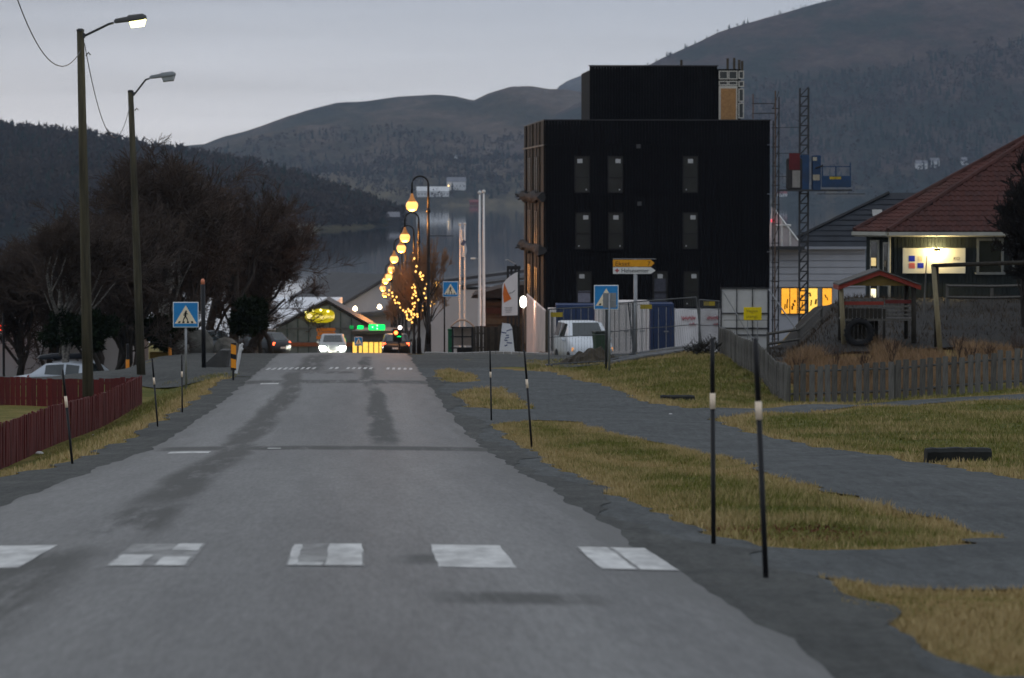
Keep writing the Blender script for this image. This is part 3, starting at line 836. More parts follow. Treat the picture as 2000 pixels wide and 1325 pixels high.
for nm, poly, f, n, lb, h in (('verge_grass', ISL_A, inA, 150000, 'straw and green grass of the long verge between road and path', (0.03, 0.085)),
                           ('verge_grass', ISL_B, inB, 26000, 'brown withered grass beside the road in the near corner', (0.02, 0.06)),
                           ('verge_grass', ISL_C, inC, 9000, 'straw grass on the small verge island past the path fork', (0.05, 0.12)),
                           ('verge_grass', ISL_D, inD, 4500, 'straw grass on the verge island at the side street', (0.05, 0.12))):
    xr, yr = bb(poly)
    blades(nm, n, xr, yr, f, h, (0.004, 0.011) if h[1] < 0.1 else (0.012, 0.024), mBlade, 5 + n % 17, lb, 'grass', 0.9)
blades('field_grass', 190000, (1.0, 16), (38, 99), lambda x, y: ~inO(x, y) & (x - XC(y) > 4.0) & (x > 1.2) & (x < y * 0.15 + 1.5), (0.04, 0.10), (0.008, 0.018), mBlade, 31, 'mown green grass of the field below the picket fence', 'grass', 0.9)
blades('bank_grass', 42000, (0.5, 8.2), (96, 136), lambda x, y: ~inO(x, y) & (x < 7.5), (0.06, 0.13), (0.012, 0.026), mBlade, 32, 'green grass bank beside the wire mesh fence', 'grass', 0.9)
blades('roadside_grass', 90000, (-12, -4), (30, 116), lambda x, y: ~inL(x, y) & (x - XC(y) < -3.1) & (x - XC(y) > -5.5), (0.04, 0.11), (0.007, 0.018), mBlade, 33, 'grass strip between the road and the red board fence', 'grass', 0.9)
blades('dead_grass', 90000, (7.75, 19), (96.5, 118), lambda x, y: (x < y * 0.155) & (y < 113 + 3 * np.sin(x * 2.3) + 1.5 * np.sin(x * 5.1)), (0.12, 0.42), (0.008, 0.016), mStalk, 34, 'tall dead brown grass behind the grey picket fence', 'grass', 1.0, base=0.5)

def leaf_test(x, y): return inA(x, y) & (np.hypot((x - 2.25) / 0.7, (y - 29.0) / 1.6) < 1)
blades('dead_leaves', 5000, (1.2, 3.2), (26.5, 31.5), leaf_test, (0.015, 0.04), (0.012, 0.03), grass_mat('dead_leaf', (0.10, 0.035, 0.022), (0.20, 0.085, 0.05)), 77, 'reddish dead leaves caught in a dip of the long verge', 'leaves', 1.6, base=0.5)

blades('bank_scrub', 22000, (8.0, 20), (112, 140), lambda x, y: (x < y * 0.155) & (x > 8.4), (0.06, 0.28), (0.008, 0.02), grass_mat('scrub', (0.018, 0.015, 0.012), (0.085, 0.058, 0.036)), 78, 'dark withered scrub on the soil bank below the house', 'scrub', 1.2, base=0.4)

# ================================================================ THINGS
mSteel = M('galvanised_steel', (0.33, 0.34, 0.35), 0.5, 0.12, 4, metal=0.6)
mDarkSteel = M('dark_steel', (0.05, 0.052, 0.055), 0.55, 0.2, 4, metal=0.4)
mBlackPaint = M('black_paint', (0.012, 0.012, 0.014), 0.5, 0.2, 4)
mWhitePaint = M('white_paint', (0.72, 0.72, 0.71), 0.55, 0.06, 3, grime=0.25)
mPoleWood = M('creosoted_pole', (0.038, 0.034, 0.024), 0.9, 0, 3, col2=(0.090, 0.080, 0.050), stretch=(3, 3, 0.25), bump=0.4)
mGreyWood = M('weathered_grey_wood', (0.112, 0.106, 0.096), 0.9, 0, 5, col2=(0.195, 0.188, 0.172), stretch=(6, 6, 0.5), bump=0.4, grime=0.5)
mGreyWood2 = M('weathered_dark_wood', (0.076, 0.071, 0.064), 0.9, 0, 5, col2=(0.145, 0.138, 0.124), stretch=(6, 6, 0.5), bump=0.4, grime=0.55)
mRedWood = M('falu_red_boards', (0.105, 0.014, 0.014), 0.8, 0, 4, col2=(0.155, 0.022, 0.020), stretch=(5, 5, 0.4), grime=0.35)
mRedWood2 = M('falu_red_boards_worn', (0.085, 0.013, 0.014), 0.8, 0, 4, col2=(0.135, 0.024, 0.022), stretch=(5, 5, 0.4), grime=0.45)
mRefl = M('reflective_band', (0.95, 0.78, 0.60), 0.35, 0.05, 30)
mBlueSign = M('sign_blue', (0.010, 0.24, 0.60), 0.4, 0.05, 3, spec=0.5)
mSignWhite = M('sign_white', (0.92, 0.80, 0.58), 0.4, 0.05, 3, spec=0.5)
mSignRim = M('sign_rim_white', (0.75, 0.78, 0.80), 0.4, 0.05, 3)
mBlackInk = M('black_ink', (0.012, 0.011, 0.010), 0.6, 0.1, 3)
mRubber = M('rubber', (0.013, 0.013, 0.014), 0.85, 0.2, 6)
mGlassDark = M('dark_window_glass', (0.010, 0.012, 0.016), 0.05, 0.1, 0.8, spec=0.7)
mCarGlass = M('car_glass', (0.030, 0.042, 0.045), 0.05, 0.1, 2, spec=0.8)

def lift_to(root, z): root.location.z = z

# ---------------------------------------------------------------- snow poles
def snow_pole(base, top, label, h=None, refl=None, name='snow_pole'):
    v = top - base
    t = empty(name, base, 0, label, 'snow pole', 'snow poles along the road edges')
    r = 0.017
    a, b = refl
    MB().tube([(0, 0, -0.12), v * a], [r, r], 8).build('lower_shaft', mBlackPaint, t, True)
    MB().tube([v * a, v * b], [r * 1.18, r * 1.18], 8).build('reflector_band', mRefl, t, True)
    MB().tube([v * b, v * 0.995, v * 1.0], [r, r * 0.95, r * 0.4], 8).build('upper_shaft', mBlackPaint, t, True)
    return t
def pole_px(bx, by, tx, ty, refl, label):
    b = ground_px(bx, by); t = P(tx, ty, b.y - 0.02)
    return snow_pole(b, t, label, refl=refl)
pole_px(1498, 1138, 1475, 660, (0.665, 0.74), 'leaning black snow pole on the gravel at the end of the worn crosswalk')
pole_px(1394, 1068, 1391, 660, (0.66, 0.735), 'upright black snow pole at the grass tip just past the crosswalk')
pole_px(1040, 878, 1024, 685, (0.62, 0.71), 'leaning thin snow pole where the long grass verge starts beside the gravel path')
pole_px(960, 823, 957, 685, (0.62, 0.70), 'thin snow pole at the path mouth next to the small grass island')
pole_px(143, 908, 122, 722, (0.60, 0.72), 'leaning snow pole with pink reflector in front of the red fence')
pole_px(309, 835, 297, 700, (0.62, 0.72), 'leaning snow pole on the grass past the end of the red fence')
pole_px(356, 807, 355, 694, (0.62, 0.72), 'upright snow pole in front of the crossing sign beside the grass strip')
b_ = at_px(398, 124); t_ = P(396, 545, 124)
v_ = t_ - b_
t = empty('marker_stake', b_, 0, 'tall black marker stake with orange tip beside the concrete ramp', 'marker stake')
MB().tube([(0, 0, -0.1), v_ * 0.94], 0.075, 8).build('shaft', mBlackPaint, t, True)
MB().tube([v_ * 0.94, v_ * 0.985, v_], [0.07, 0.065, 0.03], 8).build('reflector_tip', M('orange_reflector', (0.75, 0.25, 0.13), 0.4, 0.05), t, True)

# ---------------------------------------------------------------- crossing signs
def crossing_sign(base, size, zc, label, face_rz=0.0, tilt=0.0, figure=True, post_mat=mSteel, post_to=None):
    t = empty('crossing_sign', base, face_rz, label, 'road sign', 'pedestrian crossing signs')
    MB().tube([(0, 0.05, -0.15), (0, 0.05, zc + size * 0.3)], 0.035, 8).build('post', post_mat, t, True)
    h = size / 2
    MB().bevel_box((0, 0, zc), (size, 0.05, size), 0.012).build('face_box', mSignRim, t)
    MB().box((0, -0.0275, zc), (size * 0.93, 0.004, size * 0.93)).build('blue_field', mBlueSign, t)
    k = size * 0.43
    tri = [(-k, -0.0305, zc - k * 0.80), (k, -0.0305, zc - k * 0.80), (0, -0.0305, zc + k * 0.86)]
    wt2 = MB().prism(tri, (0, 0, 0), (0, -0.003, 0)).build('white_triangle', mSignWhite, t)
    y = -0.0355; u = size
    fg = MB()
    def limb(p, q, w):
        p = Vector((p[0] * u, y, zc + p[1] * u)); q = Vector((q[0] * u, y, zc + q[1] * u))
        d = (q - p).normalized(); n = Vector((-d.z, 0, d.x)) * w * u / 2
        fg.prism([p - n, q - n, q + n, p + n], (0, 0, 0), (0, -0.002, 0))
    limb((0.0, 0.10), (-0.015, -0.07), 0.075); limb((-0.015, -0.06), (-0.075, -0.16), 0.045); limb((-0.075, -0.16), (-0.10, -0.24), 0.04)
    limb((-0.01, -0.06), (0.05, -0.15), 0.045); limb((0.05, -0.15), (0.075, -0.24), 0.04)
    limb((0.0, 0.09), (-0.075, 0.02), 0.03); limb((-0.075, 0.02), (-0.07, -0.04), 0.028); limb((0.01, 0.08), (0.085, 0.015), 0.03)
    c = Vector((0.012 * u, y, zc + 0.13 * u))
    fg.prism([c + Vector((math.cos(a) * 0.038 * u, 0, math.sin(a) * 0.038 * u)) for a in [i * math.pi / 5 for i in range(10)]], (0, 0, 0), (0, -0.002, 0))
    fg.build('walking_figure', mBlackInk, wt2)
    for xx in (-0.27, -0.10, 0.085, 0.26):
        fg = MB()
        a = Vector((xx * u, y, zc - 0.325 * u)); w = 0.045 * u; y = -0.0362
        fg.prism([a + Vector((-w, 0, 0)), a + Vector((w, 0, 0)), a + Vector((w * 0.5 - xx * 0.12 * u + 0.02 * u, 0, 0.075 * u)), a + Vector((-w * 1.1 - xx * 0.12 * u + 0.02 * u, 0, 0.075 * u))], (0, 0, 0), (0, -0.002, 0))
        fg.build('zebra_bar', mBlackInk, wt2)
    return t
b_ = at_px(363, 110); s_ = S(110)
crossing_sign(b_, 50 / s_, (355 - 615) / s_ - b_.z, 'blue crossing sign on a grey post beside the leaning snow poles and red fence', 0.06)
b_ = at_px(1184, 123); s_ = S(123)
crossing_sign(b_, 48 / s_, (355 - 581) / s_ - b_.z, 'blue crossing sign half covered by a grey plate, before the black building', -0.02, post_mat=mDarkSteel)
b_ = at_px(868, 171); s_ = S(171)
t = crossing_sign(b_, 30 / s_, (355 - 565) / s_ - b_.z, 'blue crossing sign on a black post beside the light-strung trees', 0.0, post_mat=mBlackPaint)
for ch in t.children:
    if ch.name.split('.')[0] != 'post': ch.location.x = 12 / s_
b_ = at_px(700, 252); s_ = S(252)
crossing_sign(b_, 0.6, (355 - 667) / s_ - b_.z, 'small far crossing sign between the oncoming car and the lit shop window', 0.5, post_mat=mDarkSteel)
# grey plate (back of a sign) in front of the right crossing sign
b_ = at_px(1190, 119); s_ = S(119)
t = empty('road_sign', b_, 0, 'grey back of a road sign in front of the covered crossing sign', 'road sign')
zc = (355 - 587) / s_ - b_.z
MB().tube([(0, 0, -0.15), (0, 0, zc + 0.22)], 0.034, 8).build('post', mSteel, t, True)
MB().bevel_box((0.01, 0.05, zc), (26 / s_, 0.02, 29 / s_), 0.006).build('plate', M('sign_back_grey', (0.26, 0.27, 0.28), 0.5, 0.06), t)
MB().box((0.0, 0.032, zc), (26 / s_, 0.02, 0.03)).build('clamp_rail', mSteel, t)

# ---------------------------------------------------------------- direction signpost
D_ = 160; b_ = at_px(1241, D_); s_ = S(D_)
t = empty('direction_sign', b_, 0, 'yellow and white arrow signs on a grey post before the white container', 'direction sign')
def zz(py): return (355 - py) / s_ - b_.z
def xx(px): return (px - 1241) / s_
MB().tube([(0, 0.06, -0.2), (0, 0.06, zz(506))], 0.085, 10).build('post', mSteel, t, True)
def arrow(y0, y1, x0, x1, tipw, mat, nm, lab):
    zt, zb_ = zz(y0), zz(y1)
    pl = [(xx(x0), -0.03, zb_), (xx(x1 - tipw), -0.03, zb_), (xx(x1), -0.03, (zb_ + zt) / 2), (xx(x1 - tipw), -0.03, zt), (xx(x0), -0.03, zt)]
    o = MB().prism(pl, (0, 0, 0), (0, 0.03, 0)).build(nm, mat, t); o['label'] = lab; return o
ya = arrow(507.5, 521, 1197, 1278, 7, M('sign_yellow', (0.80, 0.36, 0.012), 0.45, 0.05), 'arrow_board', 'yellow arrow board')
wa = arrow(522, 535, 1197, 1280, 9, M('sign_white_board', (0.72, 0.72, 0.70), 0.45, 0.05), 'arrow_board', 'white arrow board with red cross')
MB().box((xx(1239), 0.0, zz(505.8)), (84 / s_, 0.05, 0.03)).build('top_rail', mSteel, t)
text_mesh('lettering', 'Ekset', 0.27, M('sign_brown_ink', (0.16, 0.05, 0.008), 0.6, 0.05), ya, (xx(1201), -0.034, zz(519.2)), ext=0.003, sx=1.1)
text_mesh('lettering', '7', 0.27, M('sign_brown_ink2', (0.12, 0.04, 0.008), 0.6, 0.05), ya, (xx(1264), -0.034, zz(519.2)), ext=0.003)
text_mesh('lettering', 'Helsesenter', 0.25, mBlackInk, wa, (xx(1213), -0.034, zz(532.4)), ext=0.003, sx=1.0)
rc = MB(); cx, cz = xx(1205), zz(528.6)
rc.box((cx, -0.034, cz), (0.17, 0.006, 0.055)); rc.box((cx, -0.0345, cz), (0.055, 0.006, 0.17))
rc.build('red_cross', M('cross_red', (0.42, 0.05, 0.05), 0.5, 0.05), wa)

# ---------------------------------------------------------------- wooden street light poles and cable
def wood_light(base, top, arm0, arm1, head_a, head_b, lit, label):
    t = empty('street_light', base, 0, label, 'street light', 'wooden pole street lights')
    L_ = lambda p: p - Vector(base)
    tp = L_(top)
    pl = MB().tube([(0, 0, -0.3), tp * 0.33, tp * 0.66, tp], [0.145, 0.128, 0.108, 0.088], 12).build('pole', mPoleWood, t, True)
    MB().lathe(tp, [(0.095, -0.02), (0.10, 0.02), (0.05, 0.05)], 12).build('pole_cap', mDarkSteel, pl)
    MB().tube([L_(arm0) + Vector((-0.1, 0, -0.02)), L_(arm0), L_(arm1) - Vector((0.12, 0, 0.03)), L_(arm1)], 0.03, 8).build('arm', mDarkSteel, t, True)
    MB().box(L_(arm0) - Vector((0.06, 0, 0)), (0.12, 0.12, 0.12)).build('bracket', mDarkSteel, t)
    a, b = L_(head_a), L_(head_b); d = b - a; n = Vector((-d.z, 0, d.x)).normalized()
    hd = MB(); rings = []
    for f, w, hh in ((0, 0.05, 0.05), (0.06, 0.08, 0.085), (0.42, 0.10, 0.10), (0.46, 0.15, 0.13), (0.9, 0.15, 0.12), (1.0, 0.10, 0.06)):
        c = a + d * f
        rings.append([c + Vector((0, -w, 0)), c + Vector((0, -w * 0.8, 0)) + n * hh * 0.7, c + n * hh, c + Vector((0, w * 0.8, 0)) + n * hh * 0.7, c + Vector((0, w, 0)), c + Vector((0, w, 0)) - n * hh * 0.35, c + Vector((0, -w, 0)) - n * hh * 0.35])
    head = hd.loft(rings, caps=True).build('lamp_head', M('lamp_housing', (0.22, 0.24, 0.25), 0.5, 0.1) if not lit else M('lamp_housing_dark', (0.07, 0.07, 0.07), 0.5, 0.1), t, True)
    lr = []
    for f, w, hh in ((0.46, 0.10, 0.02), (0.50, 0.14, 0.16), (0.90, 0.14, 0.17), (0.97, 0.09, 0.03)):
        c = a + d * f - n * 0.03
        lr.append([c + Vector((0, -w, 0)), c + Vector((0, -w * 0.8, 0)) - n * hh * 0.8, c - n * hh, c + Vector((0, w * 0.8, 0)) - n * hh * 0.8, c + Vector((0, w, 0))])
    mm = M('lit_lens', (0.9, 0.9, 0.7), 0.3, 0.02, emit=(1.0, 0.97, 0.34), es=3.2) if lit else M('clear_lens', (0.42, 0.45, 0.47), 0.25, 0.05)
    MB().loft(lr, caps=True, closed=True).build('lens', mm, head)
    if lit: point_light('lamp_glow', a + d * 0.7 - n * 0.35, 14, (1.0, 0.95, 0.6), 0.15, t)
    MB().tube([tp + Vector((0.13, -0.02, -0.62)), tp + Vector((0.2, -0.02, -0.54)), tp + Vector((0.25, -0.02, -0.6))], 0.018, 6).build('cable_hook', mDarkSteel, t)
    return t
D1, D2 = 91.0, 119.0
p1b = at_px(173, D1); p1t = P(157, 60, D1)
wood_light(p1b, p1t, P(166, 70, D1), P(222, 45, D1), P(223, 44, D1), P(286, 35, D1), True, 'tall wooden pole street light with its lamp lit yellow-white, behind the red fence')
p2b = at_px(276, D2); p2t = P(255, 179, D2)
wood_light(p2b, p2t, P(263, 184, D2), P(292, 154, D2), P(292, 153, D2), P(343, 146, D2), False, 'wooden pole street light with an unlit grey lamp by the fence corner')
def cable(a, b, sag, label, n=24):
    pts = [a.lerp(b, i / n) - Vector((0, 0, sag * 4 * (i / n) * (1 - i / n))) for i in range(n + 1)]
    tag(MB().tube([p - a for p in pts], 0.011, 5).build('overhead_cable', mBlackPaint), label, 'cable').location = a
cable(P(165, 85, D1), P(254, 205, D2), 1.62, 'black cable sagging between the two wooden light poles')
cable(P(-40, -260, 62), P(158, 99, D1), 1.5, 'black cable sagging from the sky to the lit wooden pole')

# ---------------------------------------------------------------- arched street lamps down the street
mLampPole = M('lamp_pole_black', (0.014, 0.013, 0.013), 0.45, 0.2, 3)
mGlobe = M('sodium_globe', (0.9, 0.6, 0.3), 0.3, 0.02, emit=(1.0, 0.47, 0.10), es=1.4)
mShadeGlow = M('lamp_shade_glow', (0.5, 0.25, 0.08), 0.4, 0.1, emit=(1.0, 0.28, 0.03), es=0.15)  # the globe's orange halo put into the shade as faint emission
def arch_lamp(height, reach):
    t = empty('street_lamp', (0, 0, 0))
    MB().lathe((0, 0, 0), [(0.13, -0.2), (0.13, 0.9), (0.085, 1.0), (0.075, height * 0.62), (0.06, height - reach / 2 - 1.2)], 10).build('pole', mLampPole, t, True)
    zt = height - reach / 2
    pts = [(0, 0, zt - 1.2), (0, 0, zt)] + [(-reach / 2 + reach / 2 * math.cos(a), 0, zt + reach / 2 * math.sin(a)) for a in [math.pi * i / 12 for i in range(1, 13)]] + [(-reach, 0, zt - 0.45)]
    MB().tube(pts, [0.055] * 2 + [0.045] * 13, 8).build('arch_arm', mLampPole, t, True)
    MB().lathe((-reach, 0, zt - 0.45), [(0.05, 0.02), (0.07, -0.06), (0.11, -0.20), (0.20, -0.34), (0.22, -0.37)], 12).build('shade', mShadeGlow, t, True)
    MB().lathe((-reach, 0, zt - 0.82), [(0.20, 0.0), (0.265, -0.08), (0.29, -0.2), (0.25, -0.34), (0.14, -0.43), (0.03, -0.46)], 14).build('globe', mGlobe, t, True)
    MB().lathe((0, 0, 0), [(0.10, zt - 1.35), (0.105, zt - 1.25), (0.06, zt - 1.15)], 10).build('collar', mLampPole, t, True)
    return t
HEADS = [(805, 403, 835, 176), (791, 465, 813, 207), (784, 486, 803, 228), (770, 507, 792, 252), (765, 527, 783, 276), (760, 541, 777, 296), (753, 549, 769, 312), (748, 564, 763, 338), (752, 576, 766, 362)]
lamp0 = arch_lamp(8.0, 0.78)
for i, (hx, hy, px_, D) in enumerate(HEADS):
    o = lamp0 if i == 0 else copy_tree(lamp0)
    s_ = S(D); hz_ = (355 - hy) / s_                         # globe middle
    zt = 8.0 - 0.39
    base_z = hz_ - (zt - 0.82 - 0.22)
    x = PX(hx, D) + 0.78
    o.location = (x, D, base_z)
    g_ = gzf(x, D)
    if abs(base_z - g_) > 0.02:                             # longer or shorter foot of the pole so that it stands on the ground
        o.location.z = base_z
    tag(o, ('', 'second', 'third', 'fourth', 'fifth', 'sixth', 'seventh', 'eighth', 'ninth')[i] + ' arched orange street lamp down the row, counted from the towering bracketed one', 'street lamp', 'arched street lamps down the street')
    if i == 0:
        tag(o, 'foremost arched street lamp with orange globe and a thin side bracket, towering over the others', 'street lamp')
        MB().box((0.62, 0, 5.15), (1.15, 0.03, 0.03)).build('side_bracket', mLampPole, o)
    if base_z > g_:
        MB().lathe((0, 0, 0), [(0.135, g_ - base_z - 0.3), (0.135, 0.0)], 10).build('pole_foot', mLampPole, o)
    pl_ = point_light('lamp_glow', (-0.78, -0.05, zt - 1.45), 330 if i < 5 else 300, (1.0, 0.38, 0.08), 0.25, o)

# ---------------------------------------------------------------- bare trees
mBark = M('dark_bark', (0.024, 0.020, 0.017), 0.95, 0, 3, col2=(0.050, 0.042, 0.035), stretch=(4, 4, 1), bump=0.4)
mBirch = M('birch_bark', (0.05, 0.045, 0.04), 0.9, 0, 4, col2=(0.26, 0.24, 0.21), stretch=(2, 2, 3), bump=0.2)
mTwig = M('twig_brown', (0.060, 0.043, 0.034), 0.95, 0.25, 0.8)
def grow(seed, h, spread, trunk_r, levels=6, up=0.35, kids=(3, 4), split=0.30, twig=0.016, multi=1, droop=0.0, tf=0.36):
    rnd = random.Random(seed); big = MB(); segs = []
    def rec(p, d, ln, r, lev):
        q = p + d * ln * 0.5 + Vector((rnd.gauss(0, 1), rnd.gauss(0, 1), rnd.gauss(0, 0.6))) * ln * 0.05
        e = p + d * ln + Vector((rnd.gauss(0, 1), rnd.gauss(0, 1), rnd.gauss(0, 0.6))) * ln * 0.08
        r2 = max(twig * 0.5, r * 0.62)
        if lev <= 2: big.tube([p, q, e], [r, (r + r2) / 2, r2], 7 if lev == 0 else 5, caps=False)
        else: segs.append((p, e, max(r, twig * 0.55), max(r2, twig * 0.35)))
        if lev >= levels: return
        for k in range(rnd.randint(*kids) + (1 if lev > 2 else (2 if lev == 0 else 0))):
            f = rnd.uniform(split, 1.0) if lev else rnd.uniform(0.30, 1.0)
            s = p.lerp(e, f) if f > 0.5 else p.lerp(q, f * 2)
            az = rnd.uniform(0, 6.283); tilt = rnd.uniform(0.35, 0.95) * spread
            u, w = frame_of(d)
            nd = (d * math.cos(tilt) + (u * math.cos(az) + w * math.sin(az)) * math.sin(tilt) + Vector((0, 0, up if lev < 3 else up * 0.5 - droop))).normalized()
            rec(s, nd, ln * rnd.uniform(0.52, 0.78), r2 * rnd.uniform(0.55, 0.85), lev + 1)
    for m_ in range(multi):
        a = rnd.uniform(0, 6.28)
        d0 = Vector((0.30 * math.cos(a) if multi > 1 else 0.03, 0.30 * math.sin(a) if multi > 1 else 0.02, 1)).normalized()
        rec(Vector((0.12 * math.cos(a) * (multi > 1), 0.12 * math.sin(a) * (multi > 1), -0.25)), d0, h * tf, trunk_r, 0)
    v = []; f = []
    for p, e, r0, r1 in segs:
        u, w = frame_of(e - p); n = len(v)
        for c, r in ((p, r0), (e, r1)):
            for k in range(3):
                a = 2.094 * k; v.append(tuple(c + (u * math.cos(a) + w * math.sin(a)) * r))
        for k in range(3): f.append((n + k, n + (k + 1) % 3, n + 3 + (k + 1) % 3, n + 3 + k))
    return big, v, f
def make_tree(name, seed, h, spread, r, bark, twigm, **kw):
    big, v, f = grow(seed, h, spread, r, **kw)
    t = empty(name, (0, 0, 0))
    zmax = max(q[2] for q in v); kk = h / zmax                 # grown to the asked height
    big.v = [(a * kk, b * kk, c * kk) for a, b, c in big.v]; v = [(a * kk, b * kk, c * kk) for a, b, c in v]
    big.build('trunk', bark, t, True)
    me = bpy.data.meshes.new('crown'); me.from_pydata(v, [], f); me.materials.append(twigm); link_mesh('crown', me, t)
    return t
tv = [make_tree('bare_tree', 11, 9.0, 1.0, 0.20, mBark, mTwig, levels=6, kids=(3, 4)), make_tree('bare_tree', 12, 9.0, 1.05, 0.17, mBark, mTwig, levels=6, kids=(3, 4), multi=2), make_tree('birch_tree', 14, 9.0, 0.9, 0.15, mBirch, mTwig, levels=6, kids=(3, 4), droop=0.2)]
spots = [(0, 30, 205, 8.6, 'broad bare tree standing over the grey shop wall'), (2, 118, 150, 8.2, 'pale-barked birch left of the lit wooden light pole'), (1, 205, 158, 8.6, 'twin-stemmed bare tree between the two wooden light poles'),
         (0, 262, 172, 9.4, 'bare tree behind the unlit wooden light pole'), (2, 335, 165, 10.2, 'pale-stemmed birch rising behind the left crossing sign'), (1, 395, 178, 10.0, 'spreading bare tree behind the black marker stake'),
         (0, 455, 192, 9.8, 'bare tree behind the orange and black hazard marker'), (1, 474, 205, 8.8, 'bare tree over the dark parked car'), (2, 505, 222, 7.4, 'last bare tree before the greenhouse roof'), (0, 150, 190, 8.8, 'bare tree behind the white estate car'), (1, -40, 196, 8.8, 'bare tree beyond the red shop letters'), (0, 350, 205, 10.6, 'bare tree behind the boulders on the car park edge'),
         (1, 300, 190, 9.6, 'bare tree filling the gap behind the unlit light pole'), (1, 85, 182, 7.6, 'bushy bare tree over the shop corner'), (0, 425, 215, 10.6, 'bare tree at the back of the grove behind the stake'), (2, 240, 200, 9.4, 'slim birch at the back of the grove'),
         (1, 30, 178, 8.0, 'bushy bare tree in front of the grey shop wall corner'), (0, 180, 176, 8.8, 'bare tree right behind the lit wooden pole'), (1, 492, 240, 5.6, 'small bare tree overhanging the white hall roof')]
used = set()
for i, (k, px_, D, sc, lab) in enumerate(spots):
    o = tv[k] if k not in used else copy_tree(tv[k]); used.add(k)
    x = PX(px_, D); o.location = (x, D, gzf(x, D)); o.rotation_euler = (0, 0, i * 1.3); sc = sc / 9.0; o.scale = (sc * 1.08, sc * 1.08, sc)
    tag(o, lab, 'tree', 'bare trees around the car park')
# dark evergreen bush
def leaf_cloud(n, ell, c, size, seed, hollow=0.5):
    rnd = np.random.RandomState(seed)
    d = rnd.normal(size=(n, 3)); d /= np.linalg.norm(d, axis=1)[:, None]
    lob = 1 + 0.25 * np.sin(d[:, :1] * 5 + seed) * np.cos(d[:, 2:] * 4)
    p = d * (rnd.uniform(hollow, 1, (n, 1)) ** 0.6) * np.array(ell) * lob + np.array(c)
    a = rnd.normal(size=(n, 3)) + d * 0.8; a /= np.linalg.norm(a, axis=1)[:, None]
    b = np.cross(a, rnd.normal(size=(n, 3))); b /= np.linalg.norm(b, axis=1)[:, None] + 1e-9
    s = size * rnd.uniform(0.6, 1.4, (n, 1))
    return np.stack([p - b * s * 0.35, p + b * s * 0.35, p + a * s * 1.6], 1).reshape(-1, 3)
mEver = M('evergreen_needles', (0.010, 0.017, 0.007), 0.9, 0.4, 1.5, spec=0.1)
for px_, py_, w, hgt, D, sd, lab in ((165, 645, 170, 90, 150, 3, 'dark spreading evergreen in front of the grey shop wall'), (318, 650, 130, 70, 160, 5, 'low dark evergreen left of the crossing sign'), (498, 618, 90, 70, 185, 7, 'dark evergreen hanging over the dark parked car')):
    s_ = S(D); x = PX(px_, D); g_ = gzf(x, D); zc = (355 - py_) / s_ - g_
    t = empty('evergreen_tree', (x, D, g_), 0, lab, 'tree', 'dark evergreens by the car park')
    MB().tube([(0.9, 0, -0.3), (0.7, 0, zc * 0.4), (0.2, 0, zc * 0.8), (0, 0, zc * 1.1)], [0.14, 0.12, 0.09, 0.04], 7).tube([(0.3, 0, -0.3), (0.2, 0.1, zc * 0.5), (-0.6, 0.2, zc * 0.9)], [0.12, 0.09, 0.03], 6).build('trunk', mBark, t, True)
    cl = [leaf_cloud(2600, (w / s_ / 2 * 0.6, 1.0, hgt / s_ / 2 * 0.8), (0, 0, zc), 0.13, sd, 0.2)]
    rr = random.Random(sd)
    for q in range(7):
        cl.append(leaf_cloud(700, (0.55, 0.6, 0.42), (rr.uniform(-1, 1) * w / s_ / 2.6, rr.uniform(-0.8, 0.8), zc + rr.uniform(-1, 1) * hgt / s_ / 3), 0.12, sd * 10 + q, 0.2))
    cl = np.concatenate(cl); mesh_np('crown', cl, np.arange(len(cl)).reshape(-1, 3), mEver, t)
# street trees with strings of bulbs
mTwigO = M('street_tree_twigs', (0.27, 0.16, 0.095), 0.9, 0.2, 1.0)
st = make_tree('street_tree', 31, 6.6, 0.8, 0.12, mBark, mTwigO, levels=6, kids=(3, 3), up=0.45, twig=0.020, tf=0.45)
mBulb = M('fairy_bulb', (1, 0.7, 0.35), 0.4, 0.0, emit=(1.0, 0.50, 0.10), es=1.9)
labs = ['foremost bare street tree hung with warm light strings', 'bare street tree behind the foremost lit one', 'bare street tree in the middle of the lit row', 'bare street tree near the green lettering', 'last bare street tree of the lit row']
for i, (px_, D, sc) in enumerate(((830, 193, 0.95), (822, 214, 1.0), (808, 238, 1.05), (793, 262, 1.05), (783, 290, 1.1))):
    o = st if i == 0 else copy_tree(st)
    x = PX(px_, D); o.location = (x, D, gzf(x, D)); o.rotation_euler = (0, 0, i * 2.1); o.scale = (sc * 0.70, sc * 0.70, sc)
    tag(o, labs[i], 'tree', 'street trees with light strings')
bm_ = MB().lathe((0, 0, 0), [(0.012, 0.06), (0.045, 0.02), (0.055, -0.02), (0.02, -0.06)], 6).build('bulb', mBulb)
bulb_me = bm_.data; bpy.data.objects.remove(bm_)
strings = [((760, 567), (775, 590), (790, 610), (806, 630), 205, 20), ((806, 556), (812, 570), (808, 590), (806, 620), 200, 22), ((848, 560), (856, 550), (858, 570), (846, 597), 196, 16), ((812, 503), (818, 530), (828, 545), (830, 580), 190, 14), ((795, 605), (806, 612), (815, 618), (824, 600), 203, 12)]
